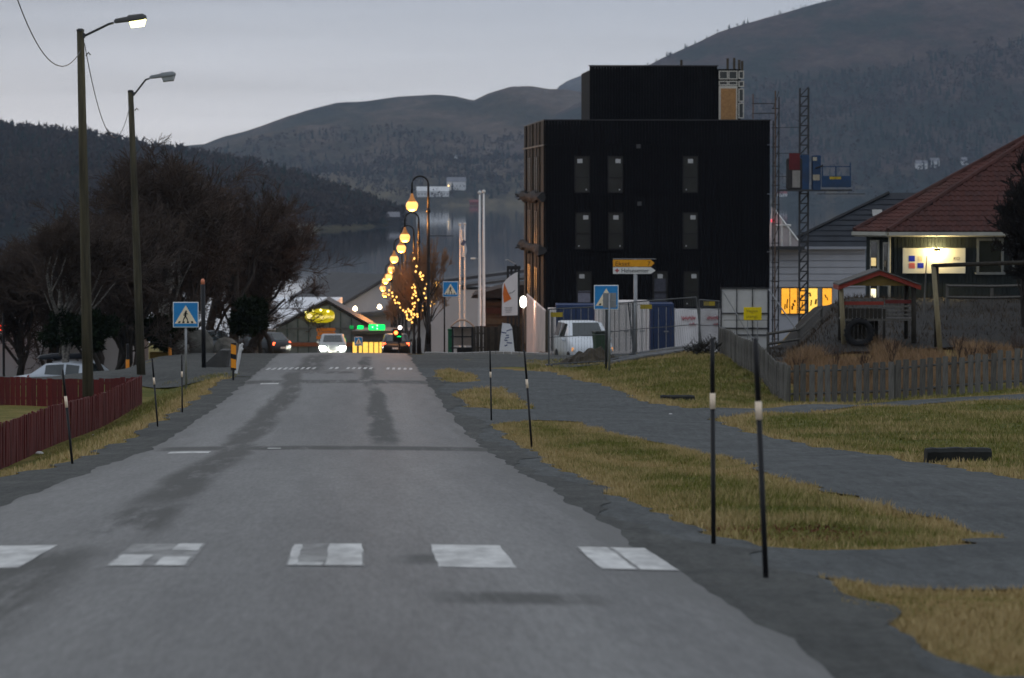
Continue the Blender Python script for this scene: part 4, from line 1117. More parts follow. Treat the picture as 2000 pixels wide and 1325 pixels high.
for i, (a, b, c, d, D, n) in enumerate(strings):
    pts = [P(q[0], q[1], D) for q in (a, b, c, d)]
    org = pts[0]
    t = empty('light_string', org, 0, ('long bulb string slanting down below the row of street lamps', 'bulb string running straight down the middle street tree', 'curling bulb string next to the black-posted crossing sign', 'sparse bulb string in the upper branches behind the tallest lamp post', 'short bulb string sagging lowest between the street trees')[i], 'light string', 'light strings in the street trees')
    path = []
    for k in range(n):
        u = k / (n - 1) * 3; j = min(2, int(u)); path.append(pts[j].lerp(pts[j + 1], u - j) - org)
    MB().tube(path, 0.008, 4).build('wire', mBlackPaint, t)
    rr = random.Random(i)
    for q in path:
        if rr.random() < 0.12: continue
        bo = link_mesh('bulb', bulb_me, t); bo.location = q + Vector((rr.gauss(0, 0.08), rr.gauss(0, 0.15), rr.gauss(0, 0.05)))

# ---------------------------------------------------------------- fences
def board_fence(name, a, b, hgt, step, width, mats, label, lean=0.0, jit=0.01, pointed=False, post_every=2.2, thick=0.025, rails=(0.25, 0.75), rail_side=0.04, skip=()):
    a, b = Vector(a), Vector(b); d = b - a; d.z = 0; ln = d.length; ux = d.normalized(); rz = math.atan2(ux.y, ux.x)
    t = empty(name, a, 0, label, 'fence')
    rnd = random.Random(int(ln * 100))
    vs = []
    meshes = []
    for k in range(6):
        w = width * rnd.uniform(0.93, 1.04); h = hgt * rnd.uniform(0.965, 1.02)
        m = MB()
        if pointed: m.prism([(-w / 2, 0, -0.02), (w / 2, 0, -0.02), (w / 2, 0, h - 0.02), (w / 2 - 0.01, 0, h), (-w / 2 + 0.012, 0, h), (-w / 2, 0, h - 0.02)], (0, 0, 0), (0, thick, 0))
        else: m.prism([(-w / 2, 0, -0.03), (w / 2, 0, -0.03), (w / 2, 0, h + rnd.uniform(-0.01, 0.01)), (-w / 2, 0, h + rnd.uniform(-0.01, 0.01))], (0, 0, 0), (0, thick, 0))
        o = m.build('board', mats[k % len(mats)]); meshes.append(o.data); bpy.data.objects.remove(o)
    n = int(ln / step)
    for i in range(n + 1):
        if i in skip: continue
        p = a + ux * (i * step)
        o = link_mesh('board', rnd.choice(meshes), t)
        z = gzf(p.x, p.y) + rnd.uniform(-jit, jit)
        o.location = (p.x - a.x + rnd.uniform(-jit, jit), p.y - a.y, z - a.z)
        o.rotation_euler = (rnd.uniform(-0.02, 0.02), rnd.gauss(0, lean), rz)
    nrm = Vector((-ux.y, ux.x, 0))
    k = max(2, int(ln / post_every) + 1)
    pts = [a + ux * (ln * i / (k - 1)) + nrm * (thick + rail_side) for i in range(k)]
    for p in pts: MB().box((p.x - a.x, p.y - a.y, gzf(p.x, p.y) - a.z + hgt * 0.42), (0.09, 0.09, hgt * 0.95), rz).build('post', mats[-1], t)
    for f in rails:
        MB().tube([(p.x - a.x - nrm.x * 0.025, p.y - a.y - nrm.y * 0.025, gzf(p.x, p.y) - a.z + hgt * f) for p in pts], 0.032, 4).build('rail', mats[-1], t)
    return t
fa = ground_px(0, 918); fb = ground_px(278, 792)
fx0 = Vector((fa.x + (fa.x - fb.x) * 0.10, fa.y + (fa.y - fb.y) * 0.10, 0)); fx0.z = gzf(fx0.x, fx0.y)
board_fence('board_fence', fx0, fb, 0.84, 0.165, 0.158, (mRedWood, mRedWood2), 'dark red board fence running along the road', 0.004, rails=(0.3, 0.8))
fc = Vector((fb.x - 5.2, fb.y + 0.6, 0)); fc.z = gzf(fc.x, fc.y)
board_fence('board_fence', fc, Vector((fb.x - 0.12, fb.y + 0.15, fb.z)), 0.80, 0.15, 0.142, (mRedWood2, mRedWood), 'dark red board fence crossing the yard to the fence corner', 0.004, rails=(0.3, 0.8))
pa = ground_px(1538, 787); pb = ground_px(2000, 757); pb2 = pa + (pb - pa) * 1.35; pb2.z = gzf(pb2.x, pb2.y)
board_fence('picket_fence', pa, pb2, 0.98, 0.205, 0.145, (mGreyWood2, mGreyWood, mGreyWood2), 'weathered grey picket fence with gaps in front of the dead grass', 0.012, 0.02, True, rails=(0.22, 0.80))
pc_ = Vector((PX(1404, 134), 134, 0)); pc_.z = gzf(pc_.x, pc_.y)
board_fence('picket_fence', pc_, pa + Vector((-0.02, 0.03, 0)), 0.98, 0.16, 0.150, (mGreyWood, mGreyWood2), 'close-boarded pale grey fence running back beside the green bank', 0.006, 0.015, rails=(0.22, 0.8), rail_side=0.03)

# ---------------------------------------------------------------- black apartment block under construction
mClad = M('black_cladding', (0.0036, 0.0038, 0.0050), 0.75, 0.25, 1.5, bump=0.1, spec=0.12)
mClad2 = M('black_cladding_alt', (0.0044, 0.0046, 0.0058), 0.75, 0.25, 1.5, bump=0.1, spec=0.12)
mStud = M('timber_stud', (0.070, 0.058, 0.042), 0.85, 0.2, 3)
mOSB = M('osb_board', (0.36, 0.20, 0.085), 0.9, 0.15, 9)
mPaper = M('paper_note', (0.45, 0.47, 0.48), 0.8, 0.05)
mWinFrame = M('black_window_frame', (0.012, 0.012, 0.013), 0.5, 0.1)
mPaneDim = M('apartment_pane', (0.020, 0.021, 0.018), 0.35, 0.3, 0.7, spec=0.35)
DB = 195.0; sB = S(DB); Z0 = (355 - 706) / sB
org = Vector((PX(1065, DB), DB, Z0))
t = empty('apartment_block', org, ROADDIR, 'black clad four-storey apartment block still under construction', 'building')
bx_ = lambda px: (px - 1065) / sB
bz_ = lambda py: (706 - py) / sB
W_, Dp = bx_(1505), 24.0
top = bz_(236)
MB().box((W_ / 2, Dp / 2 + 0.1, top / 2 - 0.1), (W_ - 0.24, Dp - 0.24, top - 0.2)).build('core_wall', M('bitumen_core', (0.006, 0.006, 0.007), 0.9, 0.1), t)
bands = [(706, 493), (491.5, 380), (378.5, 284), (282.5, 236)]
rows = [(530, 600), (415, 487), (305, 377)]
cols = [[(1126, 1156), (1275, 1305), (1336, 1366)], [(1124, 1154), (1188, 1218), (1334, 1364)], [(1122, 1152), (1187, 1217), (1334, 1364)]]
def panel(x0, x1, z0, z1, i):
    if x1 - x0 < 0.03 or z1 - z0 < 0.03: return
    m = MB(); w = 0.16; k = max(1, round((x1 - x0) / w)); w = (x1 - x0) / k
    for q in range(k):
        m.box((x0 + (q + 0.5) * w, 0.0 + (0.006 if q % 2 else 0.0), (z0 + z1) / 2), (w - 0.008, 0.09, z1 - z0))
    o = m.build('cladding_panel', mClad if i % 3 else mClad2, t); o['kind'] = 'stuff'
ci = 0
for bi, (yb, yt) in enumerate(bands):
    z0, z1 = bz_(yb), bz_(yt)
    if bi == 3:
        for q in range(4): panel(W_ * q / 4 + 0.01, W_ * (q + 1) / 4 - 0.01, z0, z1, ci); ci += 1
        continue
    wz1, wz0 = bz_(rows[bi][0]), bz_(rows[bi][1])
    x = 0.0
    for (c0, c1) in cols[bi]:
        xa, xb = bx_(c0), bx_(c1)
        panel(x + 0.008, xa, z0, z1, ci); ci += 1
        panel(xa + 0.004, xb - 0.004, z0, wz0, ci); panel(xa + 0.004, xb - 0.004, wz1, z1, ci)
        x = xb
    panel(x, W_ - 0.008, z0, z1, ci); ci += 1
rnd = random.Random(3)
for bi in range(3):
    wz1, wz0 = bz_(rows[bi][0]), bz_(rows[bi][1])
    for (c0, c1) in cols[bi]:
        xa, xb = bx_(c0), bx_(c1); xm = (xa + xb) / 2
        wn = MB()
        for (cx, cz, sx, sz) in ((xa + 0.03, (wz0 + wz1) / 2, 0.06, wz1 - wz0), (xb - 0.03, (wz0 + wz1) / 2, 0.06, wz1 - wz0), (xm, wz0 + 0.03, xb - xa - 0.12, 0.06), (xm, wz1 - 0.03, xb - xa - 0.12, 0.06), (xm, wz0 + (wz1 - wz0) * 0.42, xb - xa - 0.12, 0.05)):
            wn.box((cx, 0.0, cz), (sx, 0.07, sz))
        w_ = wn.build('window', mWinFrame, t)
        pn = MB().box((xm, 0.025, (wz0 + wz1) / 2), (xb - xa - 0.11, 0.02, wz1 - wz0 - 0.11)).build('pane', mPaneDim, w_)
        MB().box((xm + rnd.choice((-0.12, 0.0, 0.14)), 0.008, wz1 - 0.27), (0.27, 0.006, 0.22)).build('paper_note', mPaper, w_)
        MB().box((xm + rnd.choice((-0.22, 0.22)), 0.008, wz0 + 0.17), (0.06, 0.006, 0.07)).build('sticker', mPaper, w_)
        if bi == 0 and c0 < 1200:
            MB().box((xm, 0.006, wz0 + 0.55), (xb - xa - 0.16, 0.006, 0.6)).build('lower_blind', M('pale_blind', (0.20, 0.21, 0.27), 0.8, 0.1), w_)
        if bi == 0 and 1260 < c0 < 1300:
            MB().box((xm, 0.006, wz0 + 0.9), (xb - xa - 0.2, 0.006, 1.2)).build('lower_blind', M('dim_blind', (0.06, 0.065, 0.085), 0.8, 0.2), w_)
for (px_, py_) in ((1247, 286), (1249, 398)): MB().box((bx_(px_), -0.06, bz_(py_)), (0.22, 0.06, 0.22)).build('vent', M('vent_grey', (0.07, 0.075, 0.08), 0.6, 0.1), t)
MB().box((W_ / 2, 0.0, top + 0.03), (W_ + 0.1, 0.16, 0.06)).build('parapet_cap', M('parapet_flashing', (0.03, 0.031, 0.035), 0.5, 0.1), t)
MB().box((0, Dp / 2, top + 0.032), (0.16, Dp + 0.1, 0.06)).build('parapet_cap', mDarkSteel, t)
# left side: cladding strips, timber studs and half-built window bays
mSide = M('side_cladding', (0.014, 0.013, 0.012), 0.8, 0.25, 1.5)
for k in range(6):
    y0 = Dp * k / 6
    m = MB()
    for (yb, yt) in bands: m.box((-0.02, y0 + Dp / 12, (bz_(yb) + bz_(yt)) / 2), (0.10, Dp / 6 - 0.9, bz_(yt) - bz_(yb)))
    o = m.build('side_panel', mSide, t); o['kind'] = 'stuff'
for y0 in (4.4, 12.3, 20.2):
    MB().box((-0.09, y0, top * 0.60), (0.10, 0.20, top * 0.80)).build('stud', mStud if y0 < 16 else mSide, t)
for (yb, yt) in rows:
    for y0 in (7.5, 9.5, 15.5, 17.5):
        f = MB()
        zc = (bz_(yb) + bz_(yt)) / 2; hh = bz_(yb) - bz_(yt)
        f.box((-0.09, y0 - 0.75, zc), (0.06, 0.12, abs(hh))); f.box((-0.09, y0 + 0.75, zc), (0.06, 0.12, abs(hh)))
        w_ = f.build('window', mStud, t); w_['kind'] = 'stuff'
        MB().box((-0.085, y0, zc), (0.03, 1.38, abs(hh))).build('pane', mPaneDim, w_)
MB().box((-0.1, Dp / 2, bz_(284)), (0.07, Dp, 0.09)).build('ledger', M('pale_ledger', (0.19, 0.18, 0.16), 0.8, 0.1), t)
for py_ in (385, 492):
    rr = random.Random(py_); m = MB()
    rings = []
    for i in range(26):
        y0 = -0.3 + i * 0.98; r1 = 0.17 + rr.uniform(-0.06, 0.07)
        c = Vector((-0.22 + rr.uniform(-0.06, 0.06), y0, bz_(py_) + rr.uniform(-0.10, 0.10)))
        rings.append([c + Vector((math.cos(a) * r1 * rr.uniform(0.7, 1.3), 0, math.sin(a) * r1 * rr.uniform(0.8, 1.7))) for a in [j * math.pi / 4 for j in range(8)]])
    m.loft(rings, caps=True).build('rolled_tarpaulin', M('grey_tarpaulin', (0.030, 0.030, 0.031), 0.9, 0.4, 1.0, bump=0.5, bscale=3), t)
    for k in range(3):
        MB().tube([(-0.1, Dp - 1 - k * 0.5, bz_(py_) - 0.1), (-0.45 - 0.1 * k, Dp - 0.8 - k * 0.5, bz_(py_) - rr.uniform(-0.15, 0.3))], [0.08, 0.05], 6).build('bracket', mDarkSteel, t)
# penthouse
phx0, phx1, phxd = bx_(1157), bx_(1410), bx_(1463)
ptop = bz_(127)
sP = 1.0
y0 = 2.5
m = MB().box(((phx0 + phxd) / 2, y0 + 5, (top + ptop) / 2 - 0.15), (phxd - phx0 - 0.3, 9.6, ptop - top)); m.build('penthouse_core', mClad, t)
for q in range(5):
    xa = phx0 + (phx1 - phx0) * q / 5; xb = phx0 + (phx1 - phx0) * (q + 1) / 5
    mm = MB(); k = 9
    for j in range(k): mm.box((xa + (xb - xa) * (j + 0.5) / k, y0 + (0.006 if j % 2 else 0), (top + ptop) / 2), ((xb - xa) / k - 0.008, 0.09, ptop - top - 0.02))
    o = mm.build('cladding_panel', mClad if q % 2 else mClad2, t); o['kind'] = 'stuff'
MB().box(((phx0 + phx1) / 2, y0, ptop + 0.02), (phx1 - phx0 + 0.1, 0.16, 0.06)).build('parapet_cap', mDarkSteel, t)
mFrameLight = M('primed_frame', (0.50, 0.49, 0.44), 0.7, 0.1)
dr = MB().box(((bx_(1413) + bx_(1450)) / 2, y0 - 0.02, top + (bz_(166) - top) / 2), (bx_(1450) - bx_(1413), 0.08, bz_(166) - top)).build('door', mFrameLight, t)
MB().box(((bx_(1417) + bx_(1447)) / 2, y0 - 0.075, top + (bz_(170) - top) / 2), (bx_(1447) - bx_(1417), 0.03, bz_(170) - top - 0.05)).build('door_board', mOSB, dr)
for (xa, xb, ya_, yb_) in ((1413, 1431, 136, 153), (1432, 1450, 136, 153), (1413, 1431, 156, 165), (1432, 1450, 156, 165), (1452, 1463, 136, 152), (1452, 1463, 156, 168), (1452, 1463, 171, 197), (1452, 1463, 199, 230)):
    x0_, x1_, z1_, z0_ = bx_(xa), bx_(xb), bz_(ya_), bz_(yb_)
    f = MB(); th = 0.055
    f.box((x0_ + th / 2, y0 - 0.03, (z0_ + z1_) / 2), (th, 0.07, z1_ - z0_)); f.box((x1_ - th / 2, y0 - 0.03, (z0_ + z1_) / 2), (th, 0.07, z1_ - z0_))
    f.box(((x0_ + x1_) / 2, y0 - 0.03, z0_ + th / 2), (x1_ - x0_ - 2 * th, 0.07, th)); f.box(((x0_ + x1_) / 2, y0 - 0.03, z1_ - th / 2), (x1_ - x0_ - 2 * th, 0.07, th))
    w_ = f.build('window', mFrameLight, t)
    MB().box(((x0_ + x1_) / 2, y0 - 0.015, (z0_ + z1_) / 2), (x1_ - x0_ - 2 * th, 0.02, z1_ - z0_ - 2 * th)).build('pane', M('grey_film', (0.05, 0.055, 0.055), 0.3, 0.2, 3), w_)
for px_, y1_ in ((1340, 116), (1432, 113), (1445, 112), (1455, 116), (1461, 118)):
    MB().box((bx_(px_), y0 + 0.4, (ptop + bz_(y1_)) / 2 - 0.1), (0.12, 0.12, bz_(y1_) - ptop + 0.3)).build('timber_upright', mStud, t)

# ---------------------------------------------------------------- scaffold tower and mast climber beside the block
DS = 192.0; sS = S(DS); zb_ = gzf(PX(1515, DS), DS)
t = empty('scaffold', (PX(1508, DS), DS, zb_), 0, 'thin scaffold tower against the right edge of the black block', 'scaffold')
sx_ = lambda px: (px - 1508) / sS
sz_ = lambda py: (355 - py) / sS - zb_
for px_, ytop in ((1509, 236), (1513, 178), (1520, 190)):
    MB().tube([(sx_(px_), 0, -0.1), (sx_(px_), 0, sz_(ytop))], 0.042, 6).build('standard', mDarkSteel if px_ != 1513 else M('rusty_tube', (0.12, 0.08, 0.055), 0.7, 0.2), t)
z = 0.8
while z < sz_(200):
    MB().box((sx_(1514), 0, z), (sx_(1522) - sx_(1506), 0.05, 0.05)).build('transom', mDarkSteel, t)
    MB().tube([(sx_(1509), 0.02, z), (sx_(1520), 0.02, z + 0.9)], 0.022, 5).build('diagonal', mDarkSteel, t)
    z += 1.0
for py_ in (203, 222): MB().tube([(sx_(1468), 0.2, sz_(py_)), (sx_(1514), 0.05, sz_(py_))], 0.028, 6).build('guard_rail', mDarkSteel, t)
MB().tube([(sx_(1470), 0.2, sz_(184)), (sx_(1470), 0.2, sz_(233))], 0.035, 6).build('standard', M('rusty_tube_short', (0.14, 0.09, 0.07), 0.7, 0.2), t)
for py_ in (250, 300, 345): MB().tube([(sx_(1512), 0, sz_(py_)), (sx_(1560), -1.2, sz_(py_))], 0.016, 5).build('mast_tie', mDarkSteel, t)

DM = 190.0; sM = S(DM); zb_ = gzf(PX(1569, DM), DM); cxm = PX(1569, DM)
t = empty('mast_climber', (cxm, DM, zb_), 0, 'lattice mast with a blue work platform climbing beside the black block', 'construction hoist')
mx_ = lambda px: (px - 1569) / sM
mz_ = lambda py: (355 - py) / sM - zb_
htop = mz_(173)
for px_ in (-0.22, 0.22):
    for yy_ in (-0.22, 0.22): MB().box((px_, yy_, htop / 2 - 0.1), (0.065, 0.065, htop + 0.2)).build('mast_rail', mDarkSteel, t)
m = MB(); z = 0.3
while z < htop - 0.3:
    for yy_ in (-0.22, 0.22):
        m.tube([(-0.22, yy_, z), (0.22, yy_, z + 0.48)], 0.022, 4); m.box((0, yy_, z), (0.42, 0.04, 0.06))
    z += 0.5
m.build('lattice', mDarkSteel, t)['kind'] = 'stuff'
mBlueMach = M('hoist_blue', (0.014, 0.050, 0.125), 0.55, 0.15, 2, grime=0.4)
mRedMach = M('hoist_red', (0.10, 0.012, 0.016), 0.6, 0.15, 2)
fl = MB().box((mx_(1590), -0.5, mz_(372)), (140 / sM, 1.0, 0.10)).build('platform', mDarkSteel, t)
MB().box((mx_(1640), -0.5, mz_(379)), (90 / sM, 0.9, 0.04)).build('platform_rail', mDarkSteel, t)
MB().bevel_box((mx_(1549), -0.55, mz_(340)), (30 / sM, 0.9, 62 / sM), 0.06).build('cage', M('cage_dark', (0.03, 0.03, 0.032), 0.6, 0.2), t)
MB().box((mx_(1547.5), -1.03, mz_(316)), (21 / sM, 0.04, 32 / sM)).build('red_panel', mRedMach, t)
MB().box((mx_(1551), -1.04, mz_(350)), (15 / sM, 0.04, 33 / sM)).build('pale_panel', M('pale_panel', (0.24, 0.235, 0.22), 0.7, 0.1), t)
MB().bevel_box((mx_(1568), -0.62, mz_(338)), (17 / sM, 0.7, 70 / sM), 0.03).build('motor_housing', mBlueMach, t)
MB().bevel_box((mx_(1591), -0.62, mz_(338)), (16 / sM, 0.8, 68 / sM), 0.03).build('drive_box', mBlueMach, t)
MB().box((mx_(1590), -1.05, mz_(347)), (13 / sM, 0.04, 11 / sM)).build('control_panel', M('beige_panel', (0.32, 0.29, 0.22), 0.7, 0.1), t)
MB().box((mx_(1587), -1.05, mz_(311)), (8 / sM, 0.04, 7 / sM)).build('lamp_box', M('beige_box', (0.35, 0.33, 0.26), 0.7, 0.1), t)
MB().tube([(mx_(1588), -1.1, mz_(329)), (mx_(1603), -1.15, mz_(324))], 0.05, 6).build('lever', mBlackPaint, t)
b1 = MB().box((mx_(1629), -0.98, mz_(355)), (57 / sM, 0.04, 22 / sM)).build('basket_panel', mBlueMach, t)
MB().box((mx_(1627), -1.005, mz_(348)), (22 / sM, 0.01, 5 / sM)).build('yellow_plate', M('plate_yellow', (0.45, 0.33, 0.03), 0.6, 0.1), b1)
for px_, yt in ((1602, 322), (1628, 325), (1656, 318)): MB().box((mx_(px_), -0.98, mz_((yt + 366) / 2)), (0.06, 0.06, (366 - yt) / sM)).build('basket_post', mBlueMach, t)
MB().box((mx_(1629), -0.98, mz_(326)), (56 / sM, 0.04, 0.045)).build('basket_rail', mBlueMach, t)
MB().box((mx_(1620), -0.5, -0.02), (1.1, 1.1, 0.3)).build('base', mDarkSteel, t).location.x = mx_(1520)

# ---------------------------------------------------------------- kindergarten house
DH = 138.0; sH = S(DH)
mWallDark = M('dark_green_boards', (0.016, 0.021, 0.020), 0.8, 0.25, 2, stretch=(3, 3, 0.4))
mTile = M('red_brown_tile', (0.060, 0.022, 0.018), 0.85, 0, 1.2, col2=(0.105, 0.038, 0.030), grime=0.45)
mTile2 = M('red_brown_tile_dark', (0.050, 0.020, 0.017), 0.85, 0, 1.2, col2=(0.088, 0.033, 0.027), grime=0.5)
mTrim = M('cream_trim', (0.44, 0.43, 0.38), 0.7, 0.08, 2, grime=0.3)
hb = P(1735, 452, DH); hb_ground = gzf(hb.x, DH)
t = empty('house', (hb.x, DH, hb_ground), 0, 'dark boarded house with red tiled hipped roof and lit sign', 'house')
O = Vector((hb.x, DH, hb_ground))
eave = hb.z - hb_ground
A_ = Vector((PX(1668, DH + 1.3) - hb.x, 1.3, eave)); B_ = Vector((0, 0, eave)); C_ = Vector((13.0, 0, eave))
AP = P(2090, 222, DH + 6.0) - O; AP2 = Vector((12.0, 6.0, AP.z)); A2 = Vector((A_.x + 3.2, 11.0, eave)); C2 = Vector((13.0, 12.0, eave))
ov = 0.30
def boards(p0, p1, zt, zbm, nm, step=0.14):
    m = MB(); p0, p1 = Vector(p0), Vector(p1); d = p1 - p0; ln = d.length; rz_ = math.atan2(d.y, d.x); k = int(ln / step)
    for i in range(k):
        c = p0 + d * ((i + 0.5) / k); m.box((c.x, c.y, (zt + zbm) / 2), (ln / k - 0.012, 0.04 + 0.012 * (i % 2), zt - zbm), rz_)
    o = m.build(nm, mWallDark, t); o['kind'] = 'stuff'; return o
zlow = -0.6
fl_ = Vector((0.25, 0.42, 0)); fr_ = Vector((12.8, 0.42, 0)); al_ = Vector((A_.x + 0.5, 1.62, 0))
boards(fl_, fr_, eave - 0.05, zlow, 'front_boarding'); boards(al_, fl_ - Vector((0.02, -0.02, 0)), eave - 0.05, zlow, 'side_boarding')
boards(Vector((al_.x + 2.0, 10.5, 0)), al_, eave - 0.05, zlow, 'side_boarding')
MB().add([(fl_.x, fl_.y + 0.06, zlow), (fr_.x, fr_.y + 0.06, zlow), (fr_.x, 11.8, zlow), (al_.x + 2.15, 10.4, zlow), (al_.x + 0.06, al_.y + 0.06, zlow)] + [(fl_.x, fl_.y + 0.06, eave), (fr_.x, fr_.y + 0.06, eave), (fr_.x, 11.8, eave), (al_.x + 2.15, 10.4, eave), (al_.x + 0.06, al_.y + 0.06, eave)],
         [(0, 1, 6, 5), (1, 2, 7, 6), (2, 3, 8, 7), (3, 4, 9, 8), (4, 0, 5, 9)]).build('inner_wall', mWallDark, t)
dn = Vector((0, 0, -0.10))
roof = MB().add([A_ + dn, B_ + dn, C_ + dn, C2 + dn, A2 + dn, AP + dn, AP2 + dn], [(0, 1, 5), (1, 2, 6, 5), (2, 3, 6), (3, 4, 5, 6), (4, 0, 5), (4, 3, 2, 1, 0)]).build('roof', mTile2, t)
# curved clay tiles on the front slope
def tile_mesh():
    vs = []; w, l = 0.26, 0.36
    for yy_, lift in ((0.0, 0.0), (l, -0.006)):
        for j in range(6):
            u = j / 5; vs.append(((u - 0.5) * w, yy_, 0.022 * math.cos(u * 2 * math.pi) + 0.035 + (0.0 if yy_ else 0.022) + lift))
    for j in range(6):
        u = j / 5; vs.append(((u - 0.5) * w, 0.0, 0.0))
    fs = [(j, j + 1, j + 7, j + 6) for j in range(5)] + [(12 + j, 13 + j, j + 1, j) for j in range(5)]
    me = bpy.data.meshes.new('roof_tile'); me.from_pydata(vs, [], fs); return me
tm = [tile_mesh(), tile_mesh()]; tm[0].materials.append(mTile); tm[1].materials.append(mTile2)
def lay_tiles(E0, E1, T, limit, xmax):
    ex = (E1 - E0).normalized(); up = (T - E0) - ex * ((T - E0).dot(ex)); sl = up.length; uy = up.normalized(); nz = ex.cross(uy)
    if nz.z < 0: nz = -nz
    rows_ = int(sl / 0.31); placed = []
    xt = (T - E0).dot(ex)
    rr = random.Random(5)
    for r_ in range(rows_):
        v = r_ * 0.31; xl = xt * (v + 0.17) / sl; x = 0.0
        n0 = math.ceil(xl / 0.25)
        k = n0
        while k * 0.25 < xmax(v, sl, xt): placed.append((k * 0.25 + 0.0, v, r_)); k += 1
    return placed, ex, uy, nz
placed, ex, uy, nz = lay_tiles(B_ + Vector((-0.05, -0.05, -0.02)), C_, AP, 300, lambda v, sl, xt: 6.9)
placed.sort(key=lambda q: (q[0] > 5.6, q[1]))
rm = Matrix((ex, uy, nz)).transposed().to_4x4()
rr = random.Random(8); extra = MB()
for i, (x, v, r_) in enumerate(placed):
    p = B_ + Vector((-0.05, -0.05, -0.02)) + ex * x + uy * v
    if i < 296:
        o = link_mesh('roof_tile', tm[rr.random() < 0.35], roof); o.matrix_local = Matrix.Translation(p) @ rm @ Matrix.Rotation(rr.gauss(0, 0.012), 4, 'Z')
    else:
        extra.add([p + rm.to_3x3() @ q.co for q in tm[0].vertices], [tuple(f.vertices) for f in tm[0].polygons])
eA = A_ + Vector((0, 0, -0.02)); eB = B_ + Vector((0, 0, -0.02))
pl2, ex2, uy2, nz2 = lay_tiles(eA, eB, AP, 300, lambda v, sl, xt: (eB - eA).length + (xt - (eB - eA).length) * v / sl)
rm2 = Matrix((ex2, uy2, nz2)).transposed()
for (x, v, r_) in pl2:
    p = eA + ex2 * x + uy2 * v; extra.add([p + rm2 @ q.co for q in tm[0].vertices], [tuple(f.vertices) for f in tm[0].polygons])
extra.build('more_tiles', mTile, roof)['kind'] = 'stuff'
for a, b in ((B_, AP), (A_, AP)):
    k = 22
    for i in range(k):
        p = a + (b - a) * (i / k); q = a + (b - a) * ((i + 1.12) / k)
        MB().tube([p + Vector((0, 0, 0.03)), q + Vector((0, 0, 0.055))], [0.115, 0.09], 6).build('hip_tile', mTile2, roof)
for a, b in ((A_, B_), (B_, C_)):
    d = (b - a); n = Vector((d.y, -d.x, 0)).normalized()
    MB().prism([a + n * 0.02 + Vector((0, 0, -0.20)), a + n * 0.16 + Vector((0, 0, -0.16)), a + n * 0.16 + Vector((0, 0, -0.03)), a + n * 0.02 + Vector((0, 0, -0.03))], a, b).build('gutter', mTrim, t)
    MB().prism([a + Vector((0.0, 0, -0.22)), a + Vector((0.0, 0, -0.20)), a - n * 0.5 + Vector((0, 0, -0.16)), a - n * 0.5 + Vector((0, 0, -0.18))], a, b).build('soffit', mTrim, t)
hx_ = lambda px: (px - 1735) / sH
hz_ = lambda py: (355 - py) / sH - hb_ground
MB().tube([(hx_(1739), 0.33, hz_(461)), (hx_(1739), 0.33, zlow + 0.3)], 0.05, 8).build('downpipe', mTrim, t, True)
yw = 0.385
def h_window(x0, x1, z0, z1, y, lit=None):
    f = MB(); th = 0.09
    f.box((x0 + th / 2, y, (z0 + z1) / 2), (th, 0.08, z1 - z0)); f.box((x1 - th / 2, y, (z0 + z1) / 2), (th, 0.08, z1 - z0)); f.box(((x0 + x1) / 2, y, z1 - th / 2), (x1 - x0 - 2 * th, 0.08, th)); f.box(((x0 + x1) / 2, y - 0.03, z0 + th / 2), (x1 - x0 + 0.1, 0.16, th))
    w_ = f.build('window', M('window_trim', (0.16, 0.17, 0.165), 0.7, 0.1), t)
    MB().box(((x0 + x1) / 2, y + 0.01, (z0 + z1) / 2), (x1 - x0 - 2 * th, 0.03, z1 - z0 - 2 * th)).build('pane', lit or mGlassDark, w_)
    return w_
h_window(hx_(1910), hx_(1963), hz_(537), hz_(466), yw - 0.02)
h_window(hx_(1980), hx_(2040), hz_(537), hz_(470), yw - 0.02)
mLitW = M('lit_room', (0.5, 0.4, 0.2), 0.6, 0.3, 5, emit=(1.0, 0.72, 0.30), es=0.55)
mLitB = M('bright_room', (0.7, 0.6, 0.4), 0.6, 0.2, 4, emit=(1.0, 0.88, 0.55), es=1.4)
# side facet windows
dA = (fl_ - al_); dl = dA.length; rzA = math.atan2(dA.y, dA.x)
def facet_window(f0, f1, z0, z1, litz):
    c = al_ + dA * ((f0 + f1) / 2); n = Vector((dA.y, -dA.x, 0)).normalized() * 0.05
    o = empty('unused', (0, 0, 0)); bpy.data.objects.remove(o)
    wd = dl * (f1 - f0)
    w_ = MB().box((c.x + n.x, c.y + n.y, (z0 + z1) / 2), (wd, 0.07, z1 - z0), rzA).build('window', mTrim, t)
    MB().box((c.x + n.x * 1.9, c.y + n.y * 1.9, (z0 + z1) / 2), (wd - 0.14, 0.03, z1 - z0 - 0.14), rzA).build('pane', mGlassDark, w_)
    for (za, zb2, mt) in litz: MB().box((c.x + n.x * 2.3, c.y + n.y * 2.3, (za + zb2) / 2), (wd - 0.22, 0.02, zb2 - za), rzA).build('lit_pane', mt, w_)
facet_window(0.18, 0.50, hz_(590), hz_(470), [(hz_(521), hz_(505), mLitW), (hz_(585), hz_(566), mLitB)])
facet_window(0.66, 0.88, hz_(560), hz_(474), [(hz_(522), hz_(510), M('blinds', (0.20, 0.16, 0.11), 0.7, 0.3, 12))])
